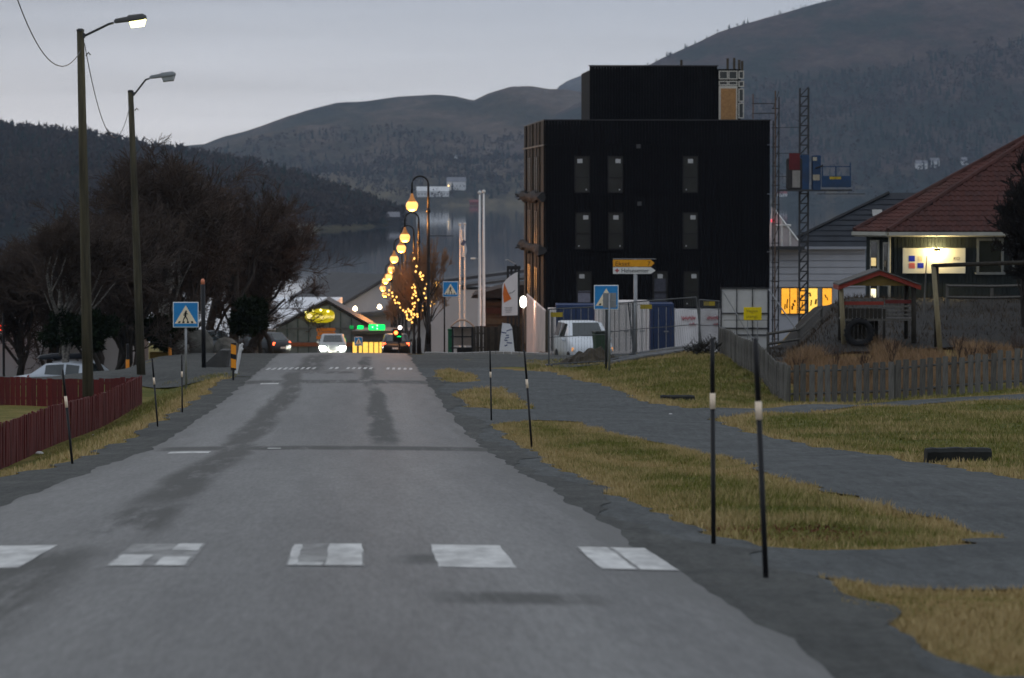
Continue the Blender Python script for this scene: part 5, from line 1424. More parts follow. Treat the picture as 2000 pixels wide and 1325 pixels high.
# lit sign board
sg = MB().bevel_box(((hx_(1765) + hx_(1888)) / 2, yw - 0.06, hz_(510)), ((1888 - 1765) / sH, 0.06, 50 / sH), 0.015).build('sign_board', M('sign_cream', (0.74, 0.70, 0.56), 0.5, 0.05, 2), t)
mSB = M('sign_dark_blue', (0.012, 0.03, 0.42), 0.5, 0.05); mSR = M('sign_coral', (0.75, 0.13, 0.09), 0.5, 0.05); mSS = M('sign_sand', (0.62, 0.52, 0.30), 0.5, 0.05)
for (xa, xb, ya_, yb_, mt) in ((1777, 1789, 500, 511, mSB), (1794, 1806, 514, 524, mSB)):
    MB().box(((hx_(xa) + hx_(xb)) / 2, yw - 0.094, hz_((ya_ + yb_) / 2)), ((xb - xa) / sH, 0.006, (yb_ - ya_) / sH)).build('colour_block', mt, sg)
for k in range(6):
    MB().box((hx_(1783), yw - 0.094, hz_(515 + k * 1.8)), (12 / sH, 0.006, 1.3 / sH)).build('stripe', mSR, sg)
    MB().box((hx_(1799), yw - 0.094, hz_(501 + k * 1.8)), (9 / sH, 0.006, 0.8 / sH)).build('stripe', mSS, sg)
text_mesh('lettering', 'KO', 0.165, M('sign_grey_ink', (0.18, 0.14, 0.09), 0.6, 0.05), sg, (hx_(1864), yw - 0.094, hz_(508.5)), ext=0.003)
lp = MB().tube([(hx_(1830), yw - 0.05, hz_(484)), (hx_(1830), yw - 0.35, hz_(482)), (hx_(1830), yw - 0.48, hz_(487))], 0.02, 6).build('sign_lamp', mBlackPaint, t)
MB().bevel_box((hx_(1830), yw - 0.48, hz_(488)), (0.26, 0.14, 0.10), 0.02).build('lamp_head', mBlackPaint, lp)
MB().box((hx_(1830), yw - 0.41, hz_(488)), (0.22, 0.02, 0.07)).build('lens', M('flood_lens', (1, 0.9, 0.7), 0.3, 0, emit=(1.0, 0.82, 0.45), es=14), lp)
point_light('sign_glow', (hx_(1830), yw - 0.30, hz_(486)), 95, (1.0, 0.78, 0.36), 0.07, t)

# ---------------------------------------------------------------- playhouse, tyre, swing frame
DPH = 116.0; sp_ = S(DPH); gP = gzf(PX(1712, DPH), DPH)
t = empty('playhouse', (PX(1712, DPH), DPH, gP), 0, 'small wooden playhouse with red gable roof on posts', 'playhouse')
px2 = lambda px: (px - 1712) / sp_
pz2 = lambda py: (355 - py) / sp_ - gP
mRedTrim = M('red_roof_trim', (0.24, 0.035, 0.022), 0.7, 0.15, 3)
mPaleWood = M('pale_pine_post', (0.22, 0.185, 0.11), 0.85, 0.15, 4, stretch=(4, 4, 0.5), grime=0.35)
mDarkWood = M('dark_play_wood', (0.032, 0.028, 0.022), 0.9, 0.3, 4, stretch=(4, 4, 0.6))
for (a, b) in (((1632, 558), (1712, 529)), ((1712, 529), (1792, 558))):
    x0_, z0_, x1_, z1_ = px2(a[0]), pz2(a[1]), px2(b[0]), pz2(b[1])
    pl = MB().prism([(x0_, -0.95, z0_ - 0.11), (x1_, -0.95, z1_ - 0.11), (x1_, -0.95, z1_ + 0.03), (x0_, -0.95, z0_ + 0.03)], (0, 0, 0), (0, 1.9, 0)).build('roof_slope', mRedTrim, t)
    MB().prism([(x0_, -1.0, z0_ + 0.035), (x1_, -1.0, z1_ + 0.035), (x1_, -1.0, z1_ + 0.075), (x0_, -1.0, z0_ + 0.075)], (0, 0, 0), (0, 2.0, 0)).build('roof_felt', M('roof_felt', (0.10, 0.095, 0.09), 0.9, 0.2), pl)
MB().prism([(px2(1655), -0.8, pz2(557)), (px2(1769), -0.8, pz2(557)), (px2(1712), -0.8, pz2(537))], (0, 0, 0), (0, 0.05, 0)).build('gable_board', M('mustard_board', (0.17, 0.115, 0.03), 0.8, 0.15), t)
for (xa, ya_, xb, yb_, mt) in ((1638, 560, 1645, 690, mPaleWood), (1779, 560, 1780, 690, mDarkWood)):
    MB().tube([(px2(xb), -0.75, -0.2), (px2(xa), -0.75, pz2(ya_))], [0.085, 0.075], 10).build('post', mt, t, True)
for xa in (1645, 1775): MB().tube([(px2(xa), 0.8, -0.2), (px2(xa), 0.8, pz2(556))], 0.07, 8).build('post', mDarkWood, t, True)
MB().box((px2(1682), -0.70, pz2(591)), (78 / sp_, 0.05, 6.5 / sp_)).build('red_rail', mRedTrim, t)
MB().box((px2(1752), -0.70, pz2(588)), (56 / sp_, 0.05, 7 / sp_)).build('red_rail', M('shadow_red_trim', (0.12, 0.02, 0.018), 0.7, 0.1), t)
for py_ in (597, 605, 613): MB().box((px2(1752), -0.72, pz2(py_)), (62 / sp_, 0.05, 3.2 / sp_)).build('deck_rail', mGreyWood, t)
MB().box((px2(1712), 0, pz2(623)), (140 / sp_, 1.6, 4 / sp_)).build('deck', mGreyWood2, t)
for k in range(9):
    MB().box((px2(1648 + k * 8.2), -0.73, pz2(612)), (7.4 / sp_, 0.03, 22 / sp_)).build('wall_board', mDarkWood, t)
for k in range(9):
    MB().box((px2(1652 + k * 8.0), 0.76, pz2(643)), (7.2 / sp_, 0.03, 44 / sp_)).build('wall_board', mDarkWood, t)
MB().box((px2(1722), -0.74, pz2(640)), (5 / sp_, 0.08, 76 / sp_)).build('support', mDarkWood, t)
tg = at_px(1678, DPH - 1.2)
t = empty('tyre', tg + Vector((0, 0, 0.50)), 0, 'big black tyre standing upright under the playhouse', 'tyre')
ring = []
for i in range(20):
    a = 2 * math.pi * i / 20
    ring.append([Vector((math.cos(a) * (0.36 + 0.10 * math.cos(b)), 0.11 * math.sin(b), math.sin(a) * (0.36 + 0.10 * math.cos(b)))) for b in [j * math.pi / 4 for j in range(8)]])
MB().loft(ring + [ring[0]]).build('carcass', mRubber, t, True)
for i in range(20):
    a = 2 * math.pi * (i + 0.5) / 20
    MB().box((math.cos(a) * 0.46, 0, math.sin(a) * 0.46), (0.035, 0.16, 0.07), ry=-a).build('tread_block', mRubber, t)
DW = 113.0; sw_ = S(DW); gW = gzf(PX(1828, DW), DW)
t = empty('swing_frame', (PX(1828, DW), DW, gW), 0, 'log swing frame with a thick top beam in front of the dark house', 'swing frame')
wx_ = lambda px: (px - 1828) / sw_
wz_ = lambda py: (355 - py) / sw_ - gW
MB().tube([(wx_(1820), -0.05, wz_(519)), (wx_(2060), 0.05, wz_(511))], 0.065, 10).build('beam', mPaleWood if False else mDarkWood, t, True)
MB().tube([(wx_(1834), -0.5, -0.2), (wx_(1822), -0.02, wz_(517))], [0.085, 0.075], 10).build('leg', mPaleWood, t, True)
MB().tube([(wx_(1836), 0.9, -0.2), (wx_(1829), 0.05, wz_(521))], [0.08, 0.07], 10).build('leg', mDarkWood, t, True)
MB().tube([(wx_(2050), -0.5, -0.2), (wx_(2046), -0.02, wz_(513))], [0.085, 0.075], 10).build('leg', mPaleWood, t, True)
a_ = at_px(1803, 126)
tag(MB().tube([(0, 0, -0.1), P(1810, 500, 126) - a_], [0.04, 0.015], 7).build('leaning_stake', mGreyWood), 'thin bare stake standing before the lit sign', 'stake').location = a_

def rail_fence(pts, hgt, label, nr=2, mat=mGreyWood2):
    a = pts[0]; t = empty('rail_fence', a, 0, label, 'fence')
    for p in pts: MB().box((p.x - a.x, p.y - a.y, p.z - a.z + hgt / 2 - 0.1), (0.10, 0.10, hgt + 0.2)).build('post', mat, t)
    for k in range(nr):
        for p, q in zip(pts[:-1], pts[1:]):
            z = hgt * (1 - k * 0.42) - 0.06
            MB().tube([(p.x - a.x, p.y - a.y - 0.06, p.z - a.z + z), (q.x - a.x, q.y - a.y - 0.06, q.z - a.z + z)], 0.05, 4).build('rail', mat, t)
rail_fence([at_px(1500, 131), at_px(1560, 131), at_px(1604, 132)], 0.85, 'grey rail fence between the pale hoarding and the playhouse')
rail_fence([at_px(1850, 129), at_px(1937, 129), at_px(2030, 129)], 0.95, 'low rail fence in front of the dark house wall')

# ---------------------------------------------------------------- vehicles
def car(name, loc, rz, paint, label, L=4.4, W=1.78, H=1.48, kind='hatch', head=None, tail=None, group=None, cat='car', roofbox=False):
    t = empty(name, loc, rz, label, cat, group)
    k = H / 1.48; hw = W / 2
    if kind == 'van':
        st = [(-0.5, 0.42, 0.70, 0.72, 0.80), (-0.47, 0.25, 0.95, 0.97, 0.93), (-0.30, 0.22, 1.12, 1.16, 0.98), (-0.26, 0.22, 1.14, 1.24, 1.0), (-0.10, 0.22, 1.14, H * 0.985, 1.0), (0.2, 0.22, 1.14, H, 1.0), (0.44, 0.22, 1.14, H * 0.985, 1.0), (0.49, 0.28, 1.12, H * 0.93, 0.97), (0.5, 0.45, 1.10, H * 0.88, 0.95)]
    elif kind == 'wagon':
        st = [(-0.5, 0.36, 0.60, 0.62, 0.80), (-0.47, 0.22, 0.74, 0.76, 0.94), (-0.24, 0.20, 0.90, 0.93, 1.0), (-0.20, 0.20, 0.92, 0.98, 1.0), (-0.06, 0.20, 0.94, H * 0.96, 1.0), (0.08, 0.20, 0.95, H, 1.0), (0.36, 0.20, 0.98, H * 0.97, 1.0), (0.47, 0.26, 1.0, 1.06, 0.97), (0.5, 0.42, 0.9, 0.92, 0.90)]
    else:
        st = [(-0.5, 0.36, 0.60, 0.62, 0.80), (-0.47, 0.22, 0.76, 0.78, 0.94), (-0.26, 0.20, 0.92, 0.95, 1.0), (-0.22, 0.20, 0.94, 0.99, 1.0), (-0.06, 0.20, 0.95, H * 0.96, 1.0), (0.10, 0.20, 0.96, H, 1.0), (0.32, 0.20, 0.99, H * 0.96, 1.0), (0.46, 0.26, 1.0, 1.05, 0.97), (0.5, 0.42, 0.86, 0.88, 0.90)]
    rings = []
    for (f, zb, zbelt, zt, wf) in st:
        y = f * L; w = hw * wf; wt_ = w * (0.78 if zt > zbelt + 0.2 else 0.93); zm = (zb + zbelt) / 2
        rings.append([Vector((-w * 0.94, y, zb)), Vector((-w, y, zm)), Vector((-w * 0.97, y, zbelt)), Vector((-wt_, y, zt - 0.03)), Vector((-wt_ * 0.82, y, zt)), Vector((wt_ * 0.82, y, zt)), Vector((wt_, y, zt - 0.03)), Vector((w * 0.97, y, zbelt)), Vector((w, y, zm)), Vector((w * 0.94, y, zb))])
    fix_normals(MB().loft(rings, caps=True).build('body', paint, t, True))
    def glass(i, j, a, b, nm, m=0.10, push=0.012):
        q = [rings[i][a], rings[i][b], rings[j][b], rings[j][a]]; c = sum(q, Vector()) / 4
        n = (q[1] - q[0]).cross(q[3] - q[0]).normalized()
        if n.dot(c - Vector((0, c.y * 0.6, 0.8))) < 0: n = -n
        MB().prism([p + (c - p) * m + n * 0.002 for p in q], (0, 0, 0), n * push).build(nm, mCarGlass, t)
    glass(3, 4, 4, 5, 'windscreen', 0.06); glass(6, 7, 4, 5, 'rear_window', 0.10)
    for a, b in ((2, 3), (7, 6)):
        glass(4, 5, a, b, 'side_window', 0.14); glass(5, 6, a, b, 'side_window', 0.14)
    for sx in (-1, 1):
        for f in (-0.31, 0.30):
            w_ = MB()
            c = Vector((sx * (hw - 0.10), f * L, 0.31))
            rg = []
            for dx, r in ((-0.10, 0.24), (-0.10, 0.31), (0.10, 0.31), (0.10, 0.24)):
                rg.append([c + Vector((dx, r * math.cos(a), r * math.sin(a))) for a in [i * math.pi / 8 for i in range(16)]])
            wh = fix_normals(w_.loft(rg, caps=True).build('wheel', mRubber, t))
            MB().tube([c + Vector((sx * 0.095, 0, 0)), c + Vector((sx * 0.115, 0, 0))], 0.19, 12).build('rim', mDarkSteel, wh)
        MB().bevel_box((sx * hw * 0.74, -L * 0.478, 0.68), (0.32, 0.10, 0.15), 0.03).build('headlight', head or M('headlight_glass', (0.5, 0.5, 0.5), 0.2, 0.05), t)
        MB().bevel_box((sx * hw * 0.84, L * 0.482, 0.88), (0.20, 0.10, 0.20), 0.03).build('tail_light', tail or M('tail_red', (0.22, 0.012, 0.012), 0.3, 0.05), t)
        MB().bevel_box((sx * (hw + 0.08), -L * 0.17, 1.0 * (1.1 if kind == 'van' else 1)), (0.17, 0.12, 0.15), 0.03).build('wing_mirror', paint, t)
    MB().box((0, -L * 0.497, 0.45), (W * 0.5, 0.03, 0.10)).build('grille', mBlackPaint, t)
    MB().box((0, -L * 0.503, 0.45), (0.5, 0.02, 0.10)).build('number_plate', mWhitePaint, t)
    MB().box((0, L * 0.506, 0.62), (0.5, 0.02, 0.11)).build('number_plate', mWhitePaint, t)
    if kind == 'van':
        for sx in (-1, 1): MB().bevel_box((sx * (hw * 0.90), -L * 0.465, 0.74), (0.10, 0.14, 0.16), 0.02).build('indicator', M('indicator_orange', (0.75, 0.28, 0.06), 0.4, 0.05, emit=(1.0, 0.45, 0.15), es=0.5), t)
    if roofbox:
        for y in (-0.25, 0.75): MB().box((0, y, H + 0.04), (W * 0.7, 0.05, 0.06)).build('roof_bar', mBlackPaint, t)
        rg = []
        for f, w, h in ((-0.95, 0.10, 0.05), (-0.85, 0.30, 0.14), (-0.3, 0.40, 0.21), (0.9, 0.40, 0.22), (1.25, 0.34, 0.15), (1.32, 0.2, 0.06)):
            rg.append([Vector((-w, f, H + 0.12)), Vector((-w * 0.9, f, H + 0.10 + h)), Vector((w * 0.9, f, H + 0.10 + h)), Vector((w, f, H + 0.12)), Vector((w * 0.85, f, H + 0.075)), Vector((-w * 0.85, f, H + 0.075))])
        fix_normals(MB().loft(rg, caps=True).build('roof_box', M('roof_box_black', (0.014, 0.017, 0.024), 0.35, 0.1), t, True))
    return t
mHeadOn = M('headlight_on', (1, 1, 0.9), 0.3, 0, emit=(1.0, 1.0, 0.82), es=400.0)
mTailOn = M('tail_light_on', (0.6, 0.05, 0.03), 0.3, 0, emit=(1.0, 0.10, 0.03), es=5.0)
mSilver = M('silver_paint', (0.34, 0.37, 0.38), 0.3, 0.03, 1, spec=0.5, metal=0.3)
mCarWhite = M('white_car_paint', (0.55, 0.60, 0.66), 0.3, 0.03, 1, spec=0.5)
mVanWhite = M('van_paint', (0.68, 0.72, 0.76), 0.35, 0.04, 1, spec=0.5, grime=0.15)
mCarDark = M('dark_car_paint', (0.020, 0.024, 0.032), 0.3, 0.05, 1, spec=0.5)
mCarBlack = M('black_car_paint', (0.010, 0.010, 0.012), 0.3, 0.05, 1, spec=0.5)
mCarBlue = M('blue_grey_car_paint', (0.06, 0.075, 0.09), 0.3, 0.05, 1, spec=0.5)
def road_at(D, o): x = float(XC(D)) + o; return Vector((x, D, float(R(D)) + 0.05))
xo = PX(650, 240); c1 = car('car', Vector((xo, 240, float(R(240)) + 0.05)), ROADDIR, mSilver, 'silver car driving up the road with both headlights blazing', head=mHeadOn)
for sx in (-1, 1):
    MB().lathe((0, 0, 0), [(0.19, 0.0), (0.18, -0.02), (0.06, -0.035)], 14).build('headlight_lens', mHeadOn, c1).location = (sx * 0.66, -2.18, 0.70)
    ch = c1.children[-1]; ch.rotation_euler = (math.pi / 2, 0, 0)
    l_ = point_light('headlight_glow', (sx * 0.66, -2.7, 0.66), 7, (1.0, 1.0, 0.85), 0.12, c1)
xo = PX(773, 236); car('car', Vector((xo, 236, float(R(236)) + 0.05)), ROADDIR + math.pi, mCarBlack, 'black car with red tail lights waiting at the street lamps', L=4.3, H=1.5, tail=mTailOn)
xo = PX(500, 236); car('car', on(xo, 236, 0.03), math.pi + 0.93, mCarDark, 'dark estate car with lit red tail light turning off by the trees', L=4.5, H=1.6, kind='wagon', tail=mTailOn)
xo = PX(116, 160); car('car', on(xo, 160, 0.03), math.pi / 2 + 0.20 + math.pi, mCarWhite, 'white estate car with a black roof box behind the red fence', L=4.6, H=1.50, kind='wagon', roofbox=True)
xo = PX(160, 150); car('car', on(xo, 150, 0.03), math.pi / 2 - 0.3, mCarWhite, 'white hatchback in front of the estate car with roof box', L=4.2, H=1.50)
xo = PX(415, 204); car('car', on(xo, 204, 0.03), 0.35, mCarBlue, 'blue-grey car parked beyond the concrete ramp', L=4.3, H=1.5)
xo = PX(1139, 158); car('van', on(xo, 158, 0.03), 0.16, mVanWhite, 'white van facing the road behind the wire mesh fence', L=4.7, W=1.86, H=1.84, kind='van', cat='van')

# ---------------------------------------------------------------- containers and site hoarding
def container(px0, px1, D, ytop, mat, label, depth=2.6, rz=0.0, doors=2, name='container', group=None):
    s_ = S(D); x0 = PX(px0, D); w = (px1 - px0) / s_; g = gzf(x0 + w / 2, D); h = (355 - ytop) / s_ - g
    t = empty(name, (x0 + w / 2, D, g), rz, label, 'container', group)
    def corr(n, a, b, y, sgn, nm, axis):
        m = MB(); pts = []
        for i in range(n):
            for f, dd in ((0.0, 0), (0.3, 0), (0.5, 0.04), (0.8, 0.04)):
                u = a + (b - a) * (i + f) / n; pts.append((u, dd))
        pts.append((b, 0))
        ring0 = [(u, y + sgn * dd, 0.14) if axis == 'x' else (y + sgn * dd, u, 0.14) for u, dd in pts]
        ring1 = [(p[0], p[1], h - 0.10) for p in ring0]
        return m.loft([ring0, ring1], closed=False).build(nm, mat, t)
    for sx in (-1, 1):
        for sy in (0, 1): MB().box((sx * (w / 2 - 0.06), sy * depth, h / 2), (0.12, 0.12, h)).build('corner_post', mat, t)
    for z in (0.07, h - 0.05):
        for y in (0, depth): MB().box((0, y, z), (w - 0.24, 0.12, 0.12)).build('cross_rail', mat, t)
        for sx in (-1, 1): MB().box((sx * (w / 2 - 0.06), depth / 2, z), (0.12, depth - 0.12, 0.12)).build('side_rail', mat, t)
    MB().box((0, depth / 2, h - 0.03), (w - 0.2, depth - 0.1, 0.04)).build('roof', mat, t)
    corr(12, 0.06, depth - 0.06, w / 2 - 0.03, -1, 'side_wall', 'y'); corr(12, 0.06, depth - 0.06, -w / 2 + 0.03, 1, 'side_wall', 'y')
    for k in range(doors):
        wd = (w - 0.26) / doors; cx = -w / 2 + 0.13 + wd * (k + 0.5)
        d_ = MB().box((cx, 0.0, h / 2), (wd - 0.03, 0.06, h - 0.26)).build('door', mat, t)
        for q in (-0.22, 0.22):
            MB().tube([(cx + q * wd, -0.055, 0.16), (cx + q * wd, -0.055, h - 0.16)], 0.018, 6).build('lock_rod', mSteel, d_)
        MB().box((cx + 0.22 * wd, -0.07, h * 0.45), (0.22, 0.02, 0.05)).build('handle', mSteel, d_)
    return t
mBoxWhite = M('container_white', (0.74, 0.70, 0.68), 0.6, 0.06, 1.5, grime=0.16)
mBoxBlue = M('container_blue', (0.028, 0.055, 0.14), 0.55, 0.1, 1.5, grime=0.3)
mBoxBlue2 = M('container_dark_blue', (0.016, 0.040, 0.12), 0.55, 0.1, 1.5, grime=0.3)
container(1086, 1164, 176, 596, mBoxBlue, 'blue steel container behind the white van')
container(1164, 1268, 167, 590, mBoxWhite, 'white steel container behind the direction sign post', doors=3)
container(1271, 1316, 172, 594, mBoxBlue2, 'narrow dark blue container beside the tarpaulin hoarding', doors=1)
container(1071, 1086, 174, 605, mBoxWhite, 'sliver of a white container between pink-lit hoarding and blue container', doors=1)
# pale corrugated hoarding along the block's left side
mHoard = M('white_sheet_lit_pink', (0.74, 0.62, 0.58), 0.7, 0.08, 1.2, grime=0.2)  # white sheeting with the lamps' pink light put into its colour
a_ = Vector((PX(1065, 160), 160, gzf(PX(1065, 160), 160))); b_ = Vector((PX(1030, 183), 183, gzf(PX(1030, 183), 183)))
zt_ = (355 - 607) / S(160)
t = empty('hoarding', a_, 0, 'pale corrugated hoarding glowing pink along the black block', 'hoarding')
n = 46
rb, rt = [], []
for i in range(n * 4 + 1):
    p = a_.lerp(b_, i / (n * 4)); off = 0.05 if (i % 4) in (1, 2) else 0.0
    g = gzf(p.x, p.y)
    rb.append((p.x - a_.x - off, p.y - a_.y, g - a_.z)); rt.append((p.x - a_.x - off, p.y - a_.y, zt_ - a_.z))
MB().loft([rb, rt], closed=False).build('sheeting', mHoard, t)
rt2 = [(p[0] - 0.02, p[1], p[2] - 0.62) for p in rt]
MB().tube([rt[0], rt[-1]], 0.05, 4).build('top_rail', mHoard, t)
for i in range(0, n * 4 + 1, 23): MB().box((rb[i][0] + 0.07, rb[i][1], (rb[i][2] + rt[i][2]) / 2), (0.1, 0.1, rt[i][2] - rb[i][2])).build('post', mStud, t)
# site lamp that lights it
lp_ = P(1022, 590, 172); g_ = gzf(lp_.x, lp_.y)
t = empty('site_lamp', (lp_.x, lp_.y, g_), 0, 'bright white site lamp on a post at the pink-lit hoarding', 'lamp')
MB().tube([(0, 0.06, -0.1), (0, 0.06, lp_.z - g_ + 0.3)], 0.05, 8).build('post', mDarkSteel, t)
MB().lathe((0, 0, lp_.z - g_), [(0.05, -0.26), (0.13, -0.18), (0.15, 0), (0.13, 0.18), (0.05, 0.26)], 12).build('lamp_globe', M('site_lamp_white', (1, 1, 0.9), 0.3, 0, emit=(1.0, 0.96, 0.80), es=10), t, True)
point_light('site_glow', (0.0, -0.35, lp_.z - g_), 48, (1.0, 0.55, 0.36), 0.15, t)

# ---------------------------------------------------------------- wire mesh site fence
mMeshSteel = M('dull_mesh_steel', (0.10, 0.105, 0.11), 0.6, 0.15, 4, metal=0.3)
def mesh_panel(bl, br, h, label, lean=(0, 0, 0), feet=True, yellow=None, wires=True):
    bl, br = Vector(bl), Vector(br)
    t = empty('mesh_fence', bl, 0, label, 'fence', 'wire mesh site fence panels')
    d = br - bl; ln = Vector(lean); up = Vector((0, 0, h)) + ln
    f = MB()
    f.tube([(0, 0, 0), up], 0.028, 7); f.tube([d, d + up], 0.028, 7)
    f.tube([up * 0.06, d + up * 0.06], 0.022, 6); f.tube([up, d + up], 0.026, 6); f.tube([up * 0.52, d + up * 0.52], 0.016, 6)
    f.build('frame', mMeshSteel, t)
    if wires:
        w = MB(); k = int(d.length / 0.11)
        for i in range(1, k): w.tube([d * (i / k) + up * 0.06, d * (i / k) + up], 0.0035, 3, caps=False)
        w.build('mesh_wires', mMeshSteel, t)['kind'] = 'stuff'
    if feet:
        for p in (Vector(), d): MB().bevel_box((p.x, p.y, 0.05), (0.26, 0.62, 0.14), 0.03).build('foot_block', mDarkSteel, t)
    if yellow is not None: MB().box(d * yellow[0] + up * yellow[1] + Vector((0, -0.04, 0)), (0.42, 0.012, 0.16)).build('yellow_tag', M('tag_yellow', (0.40, 0.30, 0.03), 0.6, 0.1), t)
    return t
g1, g2_, g3, g4 = at_px(1072, 127), at_px(1187, 128), at_px(1236, 133), at_px(1372, 135)
mesh_panel(g1, g2_, 2.02, 'wire mesh fence panel in front of the white van', yellow=(0.13, 0.90))
mesh_panel(g2_ + Vector((0.08, 0.3, 0.05)), g3, 2.05, 'short wire mesh fence panel between crossing sign and direction sign')
mesh_panel(g3 + Vector((0.05, -0.3, 0)), g4, 2.0, 'leaning wire mesh fence panel in front of the dark blue container', lean=(-0.22, 0.25, 0.05), yellow=(0.25, 0.9))
mesh_panel(g4 + Vector((-0.1, 0.5, 0)), at_px(1404, 141), 1.95, 'wire mesh fence panel against the tarpaulin hoarding', yellow=(0.5, 0.94))

# tarpaulin panels with red print
mTarp = M('white_tarpaulin', (0.74, 0.73, 0.75), 0.6, 0.05, 1.2, bump=0.3, bscale=4)
mRedPrint = M('red_print', (0.50, 0.10, 0.12), 0.6, 0.2, 6)
DT = 165.0; sT = S(DT)
for i, (pa_, pb_, lab) in enumerate(((1318, 1366, 'white tarpaulin panel with faded red print beside the dark blue container'), (1368, 1412, 'white tarpaulin panel with faded red print beside the pale site board'))):
    x0 = PX(pa_, DT); g = gzf(x0, DT); w = (pb_ - pa_) / sT; h = (355 - 604) / sT - g
    t = empty('tarpaulin_panel', (x0, DT, g), 0, lab, 'tarpaulin', 'white tarpaulin panels')
    nx, nz_ = 14, 10; vs = []
    for b in range(nz_ + 1):
        for a in range(nx + 1):
            u, v = a / nx, b / nz_
            vs.append((u * w, -0.03 + 0.05 * math.sin(u * 9 + i) * math.sin(v * 5 + 1), 0.1 + v * (h - 0.1) + 0.02 * math.sin(u * 6.28)))
    fs = [(b * (nx + 1) + a, b * (nx + 1) + a + 1, (b + 1) * (nx + 1) + a + 1, (b + 1) * (nx + 1) + a) for b in range(nz_) for a in range(nx)]
    sh_ = MB().add(vs, fs).build('sheet', mTarp, t, True)
    for px_ in (0.0, w): MB().tube([(px_, 0.05, -0.05), (px_, 0.05, h + 0.05)], 0.03, 6).build('post', mSteel, t)
    MB().tube([(0, 0.05, h), (w, 0.05, h)], 0.025, 6).build('top_rail', mSteel, t)
    rr = random.Random(40 + i); m = MB()
    for k in range(16):                                       # worn, unreadable print
        m.box((w * 0.30 + k * w * 0.035, -0.10, h * 0.80 + rr.uniform(-0.03, 0.03)), (0.025, 0.008, rr.uniform(0.10, 0.20)), ry=rr.uniform(-0.5, 0.5))
    for k in range(12): m.box((w * 0.58 + k * w * 0.022, -0.10, h * 0.66 + rr.uniform(-0.03, 0.03)), (0.02, 0.008, rr.uniform(0.06, 0.14)), ry=rr.uniform(-0.7, 0.7))
    m.build('red_print', mRedPrint, sh_)['kind'] = 'stuff'
# pale site board seen from behind, with yellow road sign
DO = 150.0; sO = S(DO); x0 = PX(1408, DO); g = gzf(x0 + 1, DO)
t = empty('site_board', (x0, DO, g), -0.03, 'big pale site board in a dark steel frame with slanting props', 'board')
w = 92 / sO; h = (355 - 562) / sO - g; hr = (355 - 558) / sO - g
for k in range(3):
    for q in range(2):
        xa, xb = w * k / 3, w * (k + 1) / 3; za, zb2 = 0.1 + (h - 0.1) * q / 2, 0.1 + (h - 0.1) * (q + 1) / 2
        MB().box(((xa + xb) / 2, 0.05, (za + zb2) / 2), (xb - xa - 0.02, 0.03, zb2 - za - 0.02)).build('panel', M('pale_board', (0.62, 0.62, 0.61), 0.8, 0.06, 2), t)
for k in range(4): MB().box((w * k / 3, 0.0, h / 2), (0.06 if k in (0, 3) else 0.035, 0.05, h)).build('upright', mDarkSteel, t)
for z in (h - 0.02, h * 0.62, h * 0.40, h * 0.30): MB().box((w / 2, -0.005, z), (w + 0.06, 0.055, 0.06 if z > h * 0.7 else 0.045)).build('crosspiece', mDarkSteel, t)
MB().tube([(0.05, -0.06, h - 0.1), (w * 0.55, -0.5, h * 0.35), (w * 1.0, -0.9, 0.05)], 0.02, 6).build('prop', mSteel, t)
MB().tube([(w, 0.0, h - 0.05), (w + 1.75, -0.6, 0.15)], 0.03, 6).build('prop', mSteel, t)
ys_ = P(1470, 613, DO - 1.0); gs = gzf(ys_.x, ys_.y)
t = empty('yellow_sign', (ys_.x, ys_.y, gs), 0.0, 'yellow road works sign in front of the pale site board', 'sign')
pl = MB().bevel_box((0, 0, ys_.z - gs), (35 / sO, 0.03, 25 / sO), 0.008).build('plate', M('sign_bright_yellow', (0.95, 0.72, 0.005), 0.45, 0.04), t); pl.rotation_euler = (0, -0.0, 0)
text_mesh('lettering', 'Vegen', 0.19, M('faded_ink', (0.40, 0.30, 0.02), 0.6, 0.1), pl, (-0.26, -0.02, ys_.z - gs + 0.05), ext=0.002)
text_mesh('lettering', 'stengt', 0.19, M('faded_ink_two', (0.45, 0.34, 0.02), 0.6, 0.1), pl, (-0.26, -0.02, ys_.z - gs - 0.17), ext=0.002)
for sx in (-0.2, 0.2): MB().tube([(sx, 0.03, -0.1), (sx, 0.03, ys_.z - gs)], 0.02, 6).build('post', mSteel, t)

